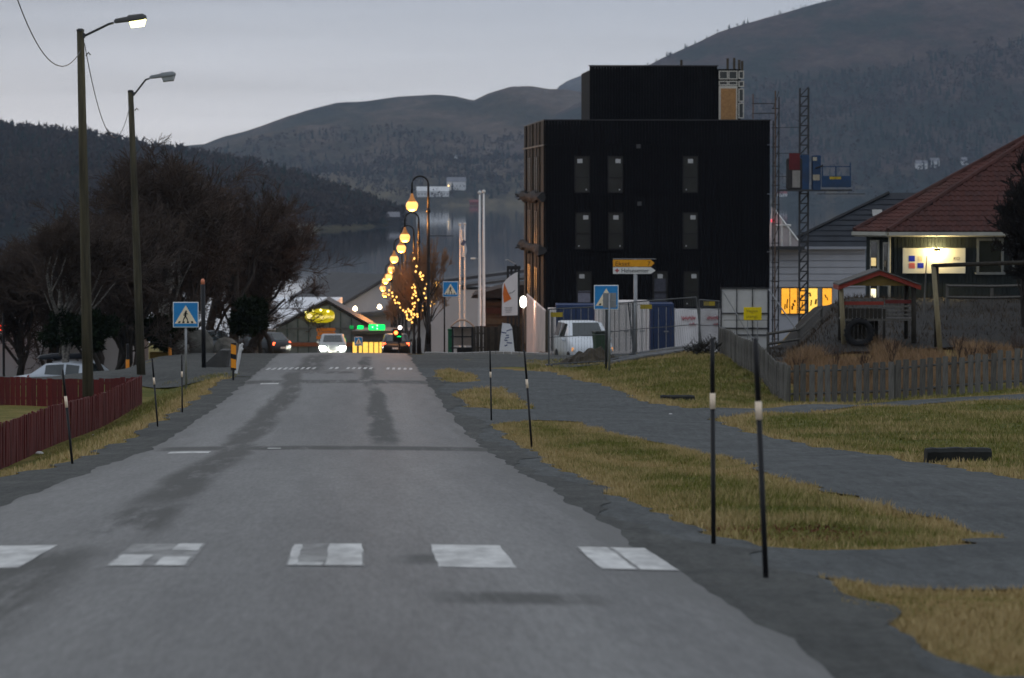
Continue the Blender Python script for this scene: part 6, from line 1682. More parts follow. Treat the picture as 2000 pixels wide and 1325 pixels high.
# bin, soil heap, pipes, brush
g = at_px(1172, 141)
t = empty('wheelie_bin', g, 0.2, 'dark green wheelie bin beside the soil heap', 'bin')
mBin = M('bin_green', (0.045, 0.075, 0.045), 0.6, 0.12, 2)
MB().loft([[(-0.19, -0.22, 0.05), (0.19, -0.22, 0.05), (0.19, 0.2, 0.05), (-0.19, 0.2, 0.05)], [(-0.26, -0.29, 0.95), (0.26, -0.29, 0.95), (0.26, 0.27, 0.95), (-0.26, 0.27, 0.95)]], caps=True).build('bin_body', mBin, t)
MB().bevel_box((0, -0.02, 0.99), (0.56, 0.62, 0.09), 0.03).build('lid', M('bin_lid', (0.02, 0.025, 0.02), 0.6, 0.1), t)
for sx in (-1, 1): MB().tube([(sx * 0.2, 0.24, 0.1), (sx * 0.26, 0.24, 0.1)], 0.1, 10).build('wheel', mRubber, t)
def heap(px0, px1, D, ry, h, mat, label, seed, cat='soil heap', name='soil_heap'):
    s_ = S(D); cx = PX((px0 + px1) / 2, D); rx = (px1 - px0) / s_ / 2; vs, fs = [], []
    nx, ny = 34, 20
    for j in range(ny + 1):
        for i in range(nx + 1):
            u, v = i / nx * 2 - 1, j / ny * 2 - 1; r2 = u * u + v * v
            x, y = cx + u * rx, D + v * ry
            z = gzf(x, y) - 0.03 + h * max(0, 1 - r2) ** 0.7 * (0.75 + 0.9 * fbm(x, y, 1.3, 4, seed)) + (0.05 * fbm(x, y, 6, 3, seed) if r2 < 0.95 else -0.1)
            vs.append((x - cx, y - D, z - gzf(cx, D)))
    for j in range(ny):
        for i in range(nx): fs.append((j * (nx + 1) + i, j * (nx + 1) + i + 1, (j + 1) * (nx + 1) + i + 1, (j + 1) * (nx + 1) + i))
    o = tag(MB().add(vs, fs).build(name, mat), label, cat); o.location = (cx, D, gzf(cx, D)); return o
mSoil = M('dark_soil', (0.030, 0.024, 0.016), 0.95, 0, 2, col2=(0.075, 0.060, 0.040), bump=0.8, bscale=14)
heap(1088, 1210, 131, 1.7, 0.52, mSoil, 'heap of dark soil under the wire mesh fence', 3.0)
mPipe = M('grey_pipe', (0.16, 0.165, 0.17), 0.7, 0.15, 3, grime=0.4)
for i, (a, b, r, lab) in enumerate((((1190, 127), (1330, 133), 0.075, 'long grey pipe lying on the grass bank edge'), ((1205, 130), (1372, 137), 0.09, 'second grey pipe stacked behind the long one'), ((1250, 134), (1365, 138), 0.10, 'short thick grey pipe behind the other pipes'))):
    p, q = at_px(*a), at_px(*b); p.z += r; q.z += r + 0.06 * i
    tag(MB().tube([Vector(), (q - p) * 0.5 + Vector((0, 0, 0.03)), q - p], r, 8).build('pipe', mPipe, None, True), lab, 'pipe', 'grey pipes by the site fence').location = p
g = at_px(1372, 131)
t = empty('brush_heap', g, 0, 'dark brush heap with a toothed plank sticking out beside the grey fence', 'brush heap')
rr = random.Random(4); m = MB()
for k in range(150):
    a = rr.uniform(0, 6.28); p = Vector((rr.gauss(0, 0.26), rr.gauss(0, 0.3), rr.uniform(-0.05, 0.3))); e = p + Vector((math.cos(a) * 0.35, math.sin(a) * 0.35, rr.uniform(0.05, 0.4)))
    m.tube([p, e], [0.014, 0.005], 4, caps=False)
m.build('twigs', M('brush_twig', (0.018, 0.017, 0.014), 0.9, 0.3), t)['kind'] = 'stuff'
pk = MB().tube([(-0.25, -0.1, 0.05), (0.46, -0.1, 0.62)], 0.045, 6).build('plank', mDarkWood, t)
for k in range(8):
    f = k / 8; MB().tube([(-0.2 + 0.62 * f, -0.1, 0.1 + 0.5 * f), (-0.28 + 0.62 * f, -0.1, 0.30 + 0.5 * f)], 0.015, 4).build('tooth', mDarkWood, pk)
# rubble near the containers
rr = random.Random(9)
mRub = M('rubble', (0.10, 0.095, 0.09), 0.9, 0.4, 2)
def rock(name, loc, r, mat, label, cat, group, seed, flat=0.7):
    bm = bmesh.new(); bmesh.ops.create_icosphere(bm, subdivisions=2, radius=1.0)
    rx = random.Random(seed); s3 = (rx.uniform(0.8, 1.3), rx.uniform(0.7, 1.1), flat * rx.uniform(0.8, 1.2))
    for v in bm.verts:
        n = 1 + 0.3 * fbm(v.co.x + seed, v.co.y, 1.3, 3, seed * 1.7)
        v.co = Vector((v.co.x * s3[0], v.co.y * s3[1], v.co.z * s3[2])) * r * n
    me = bpy.data.meshes.new(name); bm.to_mesh(me); bm.free(); me.materials.append(mat)
    o = tag(link_mesh(name, me), label, cat, group); o.location = loc; return o
for i in range(8):
    px_ = 1222 + i * 10 + rr.uniform(-3, 3); D = rr.uniform(150, 156)
    rock('rubble_lump', at_px(px_, D, 0.06), rr.uniform(0.10, 0.24), mRub, 'lump of rubble lying in front of the containers', 'rubble', 'rubble in front of the containers', i + 2)
for i in range(6):
    px_ = 1030 + i * 8 + rr.uniform(-3, 3); D = rr.uniform(152, 157)
    rock('rubble_lump', at_px(px_, D, 0.06), rr.uniform(0.10, 0.22), M('warm_rubble', (0.16, 0.10, 0.07), 0.9, 0.3), 'lump of earth and rubble at the foot of the pink-lit hoarding', 'rubble', 'rubble at the pink hoarding', i + 30)

# dark slabs lying in the grass
mSlab = M('tarred_timber', (0.016, 0.018, 0.017), 0.85, 0.3, 3, bump=0.5, bscale=12, grime=0.3)
for (px0, px1, y0, y1, lab) in ((1290, 1356, 770, 784, 'dark rounded kerb stone lying on the green bank'), (1807, 1934, 868, 903, 'larger dark kerb stone lying on the field edge beside the path')):
    b = ground_px((px0 + px1) / 2, y1 - 1); s_ = S(b.y); w = (px1 - px0) / s_; h = (y1 - y0) / s_ * 0.78
    rr = random.Random(px0); rg = []
    for i in range(11):
        u = i / 10 * 2 - 1; e = (1 - abs(u) ** 6) ** 0.35 if abs(u) < 1 else 0.55
        hh = h * (0.80 + 0.2 * e) * (1 + rr.uniform(-0.05, 0.05)); dd = 0.30 * (0.8 + 0.2 * e)
        rg.append([Vector((u * w / 2, -dd / 2, -0.06)), Vector((u * w / 2, -dd / 2 - 0.02, hh * 0.75)), Vector((u * w / 2, -dd / 2 + 0.05, hh)), Vector((u * w / 2, dd / 2 - 0.05, hh)), Vector((u * w / 2, dd / 2, hh * 0.75)), Vector((u * w / 2, dd / 2, -0.06))])
    o = tag(MB().loft(rg, caps=True).build('kerb_stone', mSlab), lab, 'kerb stone'); o.location = b; o.rotation_euler = (0, 0, 0.05)

# ---------------------------------------------------------------- hazard marker, white post, ramp, bollards, boulders
g = ground_px(456, 744); s_ = S(g.y)
t = empty('hazard_marker', g, 0.25, 'orange and black striped hazard marker at the car park entrance', 'hazard marker')
zz_ = lambda py: (744 - py) / s_
MB().tube([(0, 0.04, -0.1), (0, 0.04, zz_(672))], 0.03, 8).build('post', mBlackPaint, t)
mOr = M('marker_orange', (0.95, 0.34, 0.02), 0.4, 0.04)
pb_ = MB().box((0, 0, zz_(697)), (0.16, 0.03, 54 / s_)).build('panel', mBlackPaint, t)
for (ya_, yb_) in ((672, 693), (700, 720)):
    MB().prism([(-0.075, -0.02, zz_(yb_ - 2)), (0.075, -0.02, zz_(yb_)), (0.075, -0.02, zz_(ya_ + 3)), (-0.075, -0.02, zz_(ya_))], (0, 0, 0), (0, -0.008, 0)).build('orange_stripe', mOr, pb_)
g = at_px(463, g.y + 0.6); 
t = empty('white_post', g, 0, 'slanting white post with two short fingers behind the hazard marker', 'post')
MB().tube([(-0.03, 0, 0.2), (0.12, 0, 1.05)], [0.05, 0.06], 6).build('shaft', mWhitePaint, t)
for z in (1.02, 0.88): MB().tube([(0.08, -0.02, z - 0.04), (0.17, -0.04, z + 0.06)], 0.035, 6).build('finger', mWhitePaint, t)
g = at_px(425, 126); s_ = S(126)
t = tag(MB().prism([(-0.55, -0.5, -0.1), (0.30, -0.5, -0.1), (0.42, -0.5, 0.62), (0.12, -0.5, 0.62), (-0.55, -0.5, 0.04)], (0, 0, 0), (0, 1.4, 0)).build('concrete_ramp', M('dark_concrete', (0.075, 0.075, 0.072), 0.9, 0.2, 3, bump=0.4, grime=0.5)), 'dark concrete ramp block beside the black stake', 'concrete block'); t.location = g
mOrB = M('bollard_orange', (0.95, 0.32, 0.03), 0.5, 0.1)
for px_, D, lab in ((249, 140, 'black bollard with bright orange base before the shop wall'), (332, 158, 'short orange-red post under the evergreen')):
    g = at_px(px_, D); t = empty('bollard', g, 0, lab, 'bollard')
    MB().lathe((0, 0, 0), [(0.07, -0.1), (0.07, 0.45)], 8).build('base', mOrB, t); MB().lathe((0, 0, 0), [(0.06, 0.45), (0.06, 1.0), (0.02, 1.05)], 8).build('shaft', mBlackPaint, t)
mBould = M('pale_boulder', (0.12, 0.115, 0.10), 0.9, 0.4, 2, bump=0.5)
for i, (px_, D, r) in enumerate(((300, 165, 0.5), (352, 160, 0.45), (378, 162, 0.7), (386, 164, 0.55), (440, 172, 0.6), (310, 168, 0.35), (368, 166, 0.5))):
    rock('boulder', at_px(px_, D, r * 0.4), r, mBould, 'pale boulder among the trees at the car park edge', 'boulder', 'boulders at the car park edge', i + 60, 0.95)
g = at_px(315, 160); o = tag(MB().bevel_box((0, 0, 0.35), (1.0, 0.5, 0.28), 0.03).box((-0.4, 0, 0.12), (0.08, 0.4, 0.3)).box((0.4, 0, 0.12), (0.08, 0.4, 0.3)).build('bench', M('bench_ochre', (0.22, 0.14, 0.03), 0.7, 0.2)), 'low ochre bench under the evergreen', 'bench'); o.location = g
for (px_, py_, r, lab) in ((77, 888, 0.07, 'crumpled white paper at the foot of the red fence'), (1602, 1237, 0.02, 'small white scrap on the near gravel shoulder'), (183, 851, 0.035, 'small pale scrap on the grass by the red fence'), (1310, 811, 0.04, 'white stone on the gravel path')):
    p = ground_px(px_, py_); rock('litter', p + Vector((0, 0, r * 0.3)), r, mWhitePaint, lab, 'litter', None, px_ % 50, 0.5)

# ---------------------------------------------------------------- kiosk, banners, flagpoles, wooden screen
DK = 162.0; sk = S(DK)
g = at_px(902, DK); kx = lambda px: (px - 902) / sk
kz = lambda py: (355 - py) / sk - g.z
t = empty('glass_shelter', g, 0, 'small glass shelter with arched roof beside the dark wooden screen', 'shelter')
for px_ in (884, 903, 922):
    for y in (0, 0.9): MB().box((kx(px_), y, kz(640) / 2), (0.07, 0.07, kz(640))).build('upright', mBlackPaint, t)
for py_ in (640, 658, 680):
    MB().box((0, 0, kz(py_)), (44 / sk, 0.06, 0.06)).build('rail', mBlackPaint, t)
arc = [(kx(880) + (kx(926) - kx(880)) * i / 10, -0.1, kz(640) + 0.30 * math.sin(math.pi * i / 10)) for i in range(11)]
MB().prism(arc + [(p[0], p[1], p[2] + 0.06) for p in reversed(arc)], (0, 0, 0), (0, 1.1, 0)).build('arched_roof', M('shelter_roof', (0.36, 0.24, 0.17), 0.6, 0.1), t)
for (xa, xb) in ((886, 902), (904, 921)): MB().box(((kx(xa) + kx(xb)) / 2, 0.85, kz(660)), ((xb - xa) / sk, 0.02, 34 / sk)).build('glass_panel', M('shelter_glass', (0.30, 0.25, 0.22), 0.3, 0.1), t)
MB().box((kx(908), 0.3, 0.12), (0.7, 0.4, 0.24)).build('dark_box', mBlackPaint, t)
g = at_px(880, 163); tag(MB().bevel_box((0, 0, 0.5), (0.22, 0.5, 1.05), 0.02).bevel_box((0, 0, 1.06), (0.26, 0.54, 0.08), 0.02).build('cabinet', M('green_cabinet', (0.02, 0.13, 0.06), 0.6, 0.1)), 'green cabinet next to the glass shelter', 'cabinet').location = g
board_fence('wooden_screen', at_px(926, 166), at_px(1016, 166), 1.28, 0.165, 0.155, (mDarkWood, M('brown_screen', (0.055, 0.045, 0.036), 0.9, 0.3, 3)), 'dark wooden screen fence behind the white sail banner', 0.004)
def flagpole(px_, D, ytop, label, flag=None):
    g = at_px(px_, D); h = (355 - ytop) / S(D) - g.z
    t = empty('flagpole', g, 0, label, 'flagpole', 'white flagpoles before the fjord')
    MB().lathe((0, 0, 0), [(0.085, -0.2), (0.08, 0.6), (0.06, h * 0.6), (0.04, h)], 8).build('pole', M('flagpole_white', (0.80, 0.78, 0.76), 0.45, 0.05), t, True)
    MB().lathe((0, 0, h), [(0.03, 0), (0.09, 0.05), (0.09, 0.12), (0.02, 0.18)], 8).build('finial', mWhitePaint, t, True)
    if flag:
        vs, fs = [], []; nx, nz_ = 6, 10; z1, z0 = (355 - flag[0]) / S(D) - g.z, (355 - flag[1]) / S(D) - g.z
        for b in range(nz_ + 1):
            for a in range(nx + 1):
                u, v = a / nx, b / nz_; vs.append((0.05 + u * (0.26 + 0.1 * math.sin(v * 6)), 0.10 * math.sin(u * 7 + v * 3), z0 + v * (z1 - z0)))
        fs = [(b * (nx + 1) + a, b * (nx + 1) + a + 1, (b + 1) * (nx + 1) + a + 1, (b + 1) * (nx + 1) + a) for b in range(nz_) for a in range(nx)]
        fl = MB().add(vs, fs).build('flag', M('flag_white', (0.74, 0.76, 0.80), 0.8, 0.06), t, True)
        MB().box((0.2, -0.12, (z0 + z1) / 2), (0.22, 0.01, 0.34), ry=0.5).build('emblem', M('flag_blue', (0.06, 0.10, 0.22), 0.8, 0.1), fl)
flagpole(937, 172, 380, 'tall bare white flagpole standing close beside another')
flagpole(945, 174, 378, 'tall bare white flagpole right of its twin')
flagpole(899, 230, 441, 'shorter flagpole with a limp white flag with blue emblem', (447, 502))
flagpole(908, 232, 440, 'shorter bare flagpole right beside the limp white flag')
DF = 168.0; sf = S(DF); g = at_px(1011, DF)
t = empty('banner_flag', g, 0, 'white feather banner with an orange star beside the pink-lit hoarding', 'banner')
fx_ = lambda px: (px - 1011) / sf
fz_ = lambda py: (355 - py) / sf - g.z
MB().tube([(0.02, 0, -0.1), (0.02, 0, fz_(530))], 0.03, 6).build('pole', mDarkSteel, t)
out = [(980, 617), (1012, 616), (1012, 531), (1005, 534), (997, 539), (989, 546), (983, 553), (981, 560)]
cl = MB().prism([(fx_(a), -0.02, fz_(b)) for a, b in out], (0, 0, 0), (0, 0.015, 0)).build('cloth', M('banner_cloth', (0.78, 0.72, 0.71), 0.8, 0.05, 2), t)
MB().prism([(fx_(a), -0.025, fz_(b)) for a, b in ((984, 592), (982, 574), (985, 553), (992, 571), (999, 584))], (0, 0, 0), (0, -0.004, 0)).build('orange_star', M('banner_orange', (0.72, 0.17, 0.03), 0.7, 0.08), cl)
MB().tube([(fx_(994), -0.03, fz_(573)), (fx_(1000), -0.03, fz_(572)), (fx_(1006), -0.03, fz_(567))], 0.012, 4).build('grey_swoosh', mDarkSteel, cl)
for k in range(4): MB().box((fx_(993), -0.03, fz_(601 + k * 3)), ((16 - 2 * k) / sf, 0.005, 0.02)).build('print_line', M('print_grey', (0.30, 0.27, 0.27), 0.8, 0.05), cl)
DF = 160.0; sf = S(DF); g = at_px(990, DF)
t = empty('sail_banner', g, 0, 'white tapering ground banner with blue marks before the wooden screen', 'banner')
fx_ = lambda px: (px - 990) / sf
fz_ = lambda py: (355 - py) / sf - g.z
cl = MB().prism([(fx_(974), -0.02, 0.03), (fx_(1006), -0.02, 0.03), (fx_(1000), -0.02, fz_(640)), (fx_(996), -0.02, fz_(633)), (fx_(981), -0.02, fz_(631))], (0, 0, 0), (0, 0.015, 0)).build('cloth', M('sail_cloth', (0.72, 0.73, 0.78), 0.8, 0.05, 2), t)
rr = random.Random(2)
for k in range(7): MB().box((fx_(989 + rr.uniform(-6, 6)), -0.027, fz_(645 + k * 5)), (rr.uniform(0.08, 0.25), 0.005, 0.05), ry=rr.uniform(-0.4, 0.4)).build('blue_mark', M('mark_blue', (0.12, 0.14, 0.26), 0.8, 0.05), cl)
MB().tube([(fx_(990), 0.05, -0.05), (fx_(990), 0.05, fz_(634))], 0.02, 6).build('pole', mSteel, t)

# ---------------------------------------------------------------- buildings down the street
mPaleWall = M('pale_grey_wall', (0.40, 0.405, 0.43), 0.8, 0.05, 0.6)
mPaleWall2 = M('pale_blue_grey_boards', (0.48, 0.50, 0.55), 0.8, 0.05, 0.8)
mRoofGrey = M('grey_sheet_roof', (0.060, 0.062, 0.068), 0.7, 0.12, 0.5)
mRoofDark = M('dark_tile_roof', (0.020, 0.024, 0.032), 0.7, 0.2, 1.2)
mWhiteRoof = M('white_sheet', (0.75, 0.78, 0.82), 0.6, 0.04, 0.7)
mYellowLit = M('lit_shop_window', (0.6, 0.4, 0.1), 0.5, 0.35, 2.5, emit=(1.0, 0.62, 0.10), es=0.95)
mOrangeLit = M('lit_orange_window', (0.6, 0.3, 0.05), 0.5, 0.4, 2.5, emit=(1.0, 0.42, 0.03), es=0.85)
mGreenLED = M('green_led', (0.0, 0.6, 0.1), 0.5, 0.05, emit=(0.0, 1.0, 0.14), es=1.2)
def frame_fn(px0, D, y0=None):
    s_ = S(D); g = (355 - y0) / s_ if y0 else gzf(PX(px0, D), D)
    return (lambda px: (px - px0) / s_), (lambda py: (355 - py) / s_ - g), Vector((PX(px0, D), D, g)), s_

# grey shop with red letters (left edge)
X_, Z_, O_, s_ = frame_fn(0, 184)
t = empty('shop', O_, 0, 'plain grey shop wall with glowing red letters beside the trees', 'building')
xl, xr = X_(-260), X_(166)
MB().box(((xl + xr) / 2, 6, Z_(600) / 2 - 0.3), (xr - xl, 12, Z_(600) + 0.6)).build('wall', mPaleWall, t)
w2 = MB().box((X_(212), 4.5, Z_(645) / 2 - 0.3), (X_(258) - X_(166) - 0.02, 8, Z_(645) + 0.6)).build('side_wing', mPaleWall, t)
MB().prism([(xl - 0.4, -0.5, Z_(601)), (xr + 0.5, -0.5, Z_(601)), (xr + 0.5, -0.5, Z_(596)), (xr - 4, -0.5, Z_(560)), (xl - 0.4, -0.5, Z_(560))], (0, 0, 0), (0, 13, 0)).build('roof', M('shop_roof_brown', (0.045, 0.036, 0.032), 0.9, 0.2, 0.6), t)
MB().tube([(X_(82), -0.04, 0), (X_(82), -0.04, Z_(604))], 0.05, 6).build('downpipe', mPaleWall2, t)
MB().box((X_(28), -0.05, Z_(674)), (0.22, 0.1, 0.2)).build('wall_lamp', mWhitePaint, t)
mRedLED = M('red_letters', (0.7, 0.05, 0.02), 0.5, 0.02, emit=(1.0, 0.06, 0.02), es=2.6)
tx = text_mesh('lettering', 'EXTRA', 0.40, mRedLED, t, (X_(25), -2.0, Z_(643)), ext=0.03, align='RIGHT', bold=0.014)
MB().bevel_box((X_(-2), -1.9, Z_(651)), (0.42, 0.1, 0.30), 0.03).build('yellow_sign_box', M('yellow_light_box', (0.8, 0.5, 0.05), 0.5, 0.02, emit=(1.0, 0.55, 0.03), es=1.7), t)
g = at_px(7, 172); t = empty('sign_mast', g, 0, 'black mast standing before the red shop letters', 'mast')
MB().tube([(0, 0, -0.2), (0, 0, (355 - 612) / S(172) - g.z)], 0.06, 8).build('pole', mBlackPaint, t); MB().lathe((0, 0, 0), [(0.2, -0.1), (0.2, 0.1), (0.1, 0.2)], 8).build('foot', mBlackPaint, t)

# greenhouse garden shop
DG = 296.0
X_, Z_, O_, s_ = frame_fn(640, DG)
t = empty('greenhouse', O_, ROADDIR * 0.5, 'glass gabled garden shop with a round-ended yellow sign', 'building')
ex0, ex1, apx, aph, eh = X_(540), X_(728), X_(638), Z_(590), Z_(642)
MB().prism([(ex0, 0.15, -0.5), (ex1, 0.15, -0.5), (ex1, 0.15, eh), (apx, 0.15, aph), (ex0, 0.15, eh)], (0, 0, 0), (0, 7, 0)).build('hall', M('greenhouse_dark', (0.030, 0.036, 0.036), 0.3, 0.2, 0.5), t)
mGH = M('greenhouse_glass', (0.13, 0.155, 0.15), 0.12, 0.25, 0.8, spec=0.5)
nb = 9
for k in range(nb):
    xa = ex0 + (ex1 - ex0) * k / nb; xb = ex0 + (ex1 - ex0) * (k + 1) / nb
    def zt(x): return eh + (aph - eh) * (1 - abs(x - apx) / (apx - ex0)) if x < apx else eh + (aph - eh) * (1 - (x - apx) / (ex1 - apx))
    for (z0_, z1a, z1b) in ((0.0, eh * 0.52, eh * 0.52), (eh * 0.55, eh, eh), (eh + 0.05, max(eh + 0.06, zt(xa) - 0.1), max(eh + 0.06, zt(xb) - 0.1))):
        MB().prism([(xa + 0.04, 0.0, z0_), (xb - 0.04, 0.0, z0_), (xb - 0.04, 0.0, z1b), (xa + 0.04, 0.0, z1a)], (0, 0, 0), (0, 0.06, 0)).build('pane', mGH, t)
    MB().box((xa, -0.02, zt(xa) / 2), (0.07, 0.09, zt(xa))).build('mullion', M('mullion_green', (0.03, 0.055, 0.045), 0.6, 0.1), t)
for z_ in (eh * 0.535, eh + 0.02): MB().box(((ex0 + ex1) / 2, -0.03, z_), (ex1 - ex0, 0.10, 0.09)).build('transom', M('transom_grey', (0.09, 0.10, 0.10), 0.6, 0.1), t)
for (a, b) in (((ex0 - 0.3, eh - 0.1), (apx, aph + 0.05)), ((apx, aph + 0.05), (ex1 + 0.3, eh - 0.1))):
    MB().prism([(a[0], -0.2, a[1]), (b[0], -0.2, b[1]), (b[0], -0.2, b[1] + 0.16), (a[0], -0.2, a[1] + 0.16)], (0, 0, 0), (0, 7.4, 0)).build('roof_slope', M('greenhouse_roof', (0.025, 0.028, 0.03), 0.5, 0.1), t)
MB().box(((ex0 + ex1) / 2 - 0.3, -0.10, eh * 0.47), (ex1 - ex0 - 0.6, 0.06, 0.30)).build('fascia_band', M('orange_band', (0.22, 0.07, 0.025), 0.7, 0.2), t)
# oval sign
cx, cz = X_(625), Z_(617); rx, rz_ = 29 / s_, 13.5 / s_
ov_ = [(cx + rx * math.copysign(abs(math.cos(a)) ** 0.7, math.cos(a)), -0.32, cz + rz_ * math.copysign(abs(math.sin(a)) ** 0.75, math.sin(a))) for a in [2 * math.pi * i / 32 for i in range(32)]]
sg = MB().prism(ov_, (0, 0, 0), (0, 0.18, 0)).build('oval_sign', M('sign_lime_yellow', (0.40, 0.34, 0.01), 0.5, 0.06, emit=(0.85, 0.68, 0.0), es=0.30), t)
mCream = M('sign_cream_letters', (0.8, 0.7, 0.35), 0.5, 0, emit=(1.0, 0.82, 0.35), es=0.75)
text_mesh('lettering', 'Hageland', 0.44, mCream, sg, (X_(616), -0.345, Z_(621.5)), ext=0.01, sx=0.95)
MB().prism([(X_(605) + 0.24 * math.cos(a), -0.34, Z_(617.5) + 0.24 * math.sin(a)) for a in [2 * math.pi * i / 14 for i in range(14)]], (0, 0, 0), (0, -0.02, 0)).build('flower_emblem', mCream, sg)
for px_, py_ in ((598, 610), (612, 606.5), (627, 605.5), (641, 608)):
    MB().lathe((X_(px_), -0.5, Z_(py_)), [(0.02, 0.08), (0.08, 0.03), (0.09, -0.03), (0.03, -0.08)], 8).build('sign_spot', M('spot_yellow', (1, 1, 0.4), 0.3, 0, emit=(1.0, 0.92, 0.30), es=4), sg)
# yellow arrow signs before it
g = at_px(637, 262); s2 = S(262)
t = empty('direction_sign', g, 0, 'cluster of orange arrow signs before the garden shop', 'direction sign')
for px_ in (622, 652): MB().tube([((px_ - 637) / s2, 0.05, -0.1), ((px_ - 637) / s2, 0.05, (355 - 641) / s2 - g.z)], 0.05, 6).build('post', mSteel, t)
for (xa, xb, ya_, yb_) in ((618, 656, 641, 647.5), (620, 656, 648.5, 655), (618, 634, 656.5, 663)):
    pz = lambda py: (355 - py) / s2 - g.z
    MB().prism([((xa - 637) / s2, 0, pz(yb_)), ((xb - 640) / s2, 0, pz(yb_)), ((xb - 637) / s2, 0, pz((ya_ + yb_) / 2)), ((xb - 640) / s2, 0, pz(ya_)), ((xa - 637) / s2, 0, pz(ya_))], (0, 0, 0), (0, 0.04, 0)).build('arrow_board', M('arrow_orange', (0.50, 0.17, 0.015), 0.5, 0.1), t)

# white roofed hall behind the greenhouse
X_, Z_, O_, s_ = frame_fn(560, 322)
t = empty('hall', O_, 0, 'low hall with bright white roof behind the greenhouse', 'building')
MB().box((X_(560), 9, Z_(640) / 2 - 0.5), (X_(655) - X_(465), 16, Z_(640) + 1)).build('wall', mPaleWall, t)
MB().add([(X_(455), -0.5, Z_(641)), (X_(665), -0.5, Z_(641)), (X_(650), 6.5, Z_(591)), (X_(470), 6.5, Z_(591)), (X_(455), -0.5, Z_(644)), (X_(665), -0.5, Z_(644))], [(0, 1, 2, 3), (4, 5, 1, 0)]).build('roof', mWhiteRoof, t)
for f in (0.35, 0.68): MB().tube([(X_(455) + 0.2, -0.5 + 7 * f, Z_(641) + (Z_(591) - Z_(641)) * f + 0.03), (X_(665) - 0.2, -0.5 + 7 * f, Z_(641) + (Z_(591) - Z_(641)) * f + 0.03)], 0.05, 4).build('roof_seam', mSteel, t)
MB().prism([(X_(652), 6.4, Z_(641)), (X_(470), 6.4, Z_(641)), (X_(470), 6.4, Z_(592)), (X_(652), 6.4, Z_(592))], (0, 0, 0), (0, 10, 0)).build('rear_block', mWhiteRoof, t)

# big grey gabled hall
DL = 385.0
X_, Z_, O_, s_ = frame_fn(652, DL)
al = rad(28)
t = empty('hall', O_, al, 'big pale grey gabled hall with two floodlights beyond the street', 'building')
Wg = (845 - 652) / s_ / math.cos(al) * 1.05; Lg = 13.0; zE, zA = Z_(605), Z_(543)
MB().prism([(0, 0, -1), (Wg, 0, -1), (Wg, 0, zE - 0.2), (Wg / 2, 0, zA - 0.3), (0, 0, zE - 0.2)], (0, 0, 0), (0, Lg, 0)).build('wall', mPaleWall, t)
for (a, b) in (((-0.5, zE - 0.3), (Wg / 2, zA)), ((Wg / 2, zA), (Wg + 0.5, zE - 0.3))):
    MB().prism([(a[0], -0.6, a[1]), (b[0], -0.6, b[1]), (b[0], -0.6, b[1] + 0.3), (a[0], -0.6, a[1] + 0.3)], (0, 0, 0), (0, Lg + 1.2, 0)).build('roof_slope', mRoofGrey, t)
MB().prism([(-0.3, -2.2, zE - 0.9), (Wg + 1, -2.2, zE - 0.1), (Wg + 1, -2.2, zE + 0.25), (-0.3, -2.2, zE - 0.55)], (0, 0, 0), (0, 2.1, 0)).build('canopy', mRoofGrey, t)
for f in (0.10, 0.33):
    MB().lathe((Wg * f, -2.6, zE + 0.12 + 0.6 * f), [(0.05, 0.25), (0.2, 0.1), (0.26, -0.1), (0.12, -0.25)], 10).build('floodlight', M('flood_warm', (1, 0.9, 0.7), 0.4, 0, emit=(1.0, 0.78, 0.48), es=7), t)
MB().tube([(Wg * 0.55, -0.05, 0), (Wg * 0.55, -0.05, zE)], 0.09, 6).build('downpipe', mSteel, t)

# low shop front with green sign and yellow lit windows
DQ = 283.0
X_, Z_, O_, s_ = frame_fn(690, DQ)
t = empty('shop', O_, 0.0, 'low shop with green glowing sign and yellow lit windows', 'building')
MB().box(((X_(690) + X_(800)) / 2, 4, Z_(648) / 2 - 0.5), (X_(800) - X_(690), 8, Z_(648) + 1)).build('wall', M('shop_grey', (0.15, 0.155, 0.16), 0.8, 0.1), t)
MB().box((X_(745), -0.4, Z_(649)), (X_(805) - X_(690), 1.2, 0.28)).build('canopy', mDarkSteel, t)
for (xa, xb) in ((689, 697), (701, 707), (709, 719), (721, 729), (731, 739), (741, 750), (752, 760)):
    w_ = MB().box(((X_(xa) + X_(xb)) / 2, -0.03, Z_(680)), ((xb - xa + 1.2) / s_, 0.05, 26 / s_)).build('window', mDarkSteel, t)
    MB().box(((X_(xa) + X_(xb)) / 2, -0.065, Z_(680)), ((xb - xa) / s_, 0.03, 23 / s_)).build('pane', mYellowLit, w_)
for (xa, xb) in ((684, 692), (699, 711)): MB().bevel_box(((X_(xa) + X_(xb)) / 2, -1.1, Z_(638.5)), ((xb - xa) / s_, 0.2, 7 / s_), 0.05).build('green_sign', mGreenLED if xa > 690 else M('green_dim', (0, 0.2, 0.05), 0.5, 0, emit=(0.0, 0.5, 0.1), es=0.3), t)
gs = MB().bevel_box((X_(737), -1.1, Z_(638.5)), (32 / s_, 0.2, 11 / s_), 0.06).build('green_sign', mGreenLED, t)
for (px_, py_) in ((729, 638), (738, 635), (738, 641)): MB().box((X_(px_), -1.22, Z_(py_)), (2.4 / s_, 0.03, 2.4 / s_)).build('pale_mark', M('led_white', (0.8, 1, 0.9), 0.5, 0, emit=(0.7, 1.0, 0.8), es=1.1), gs)
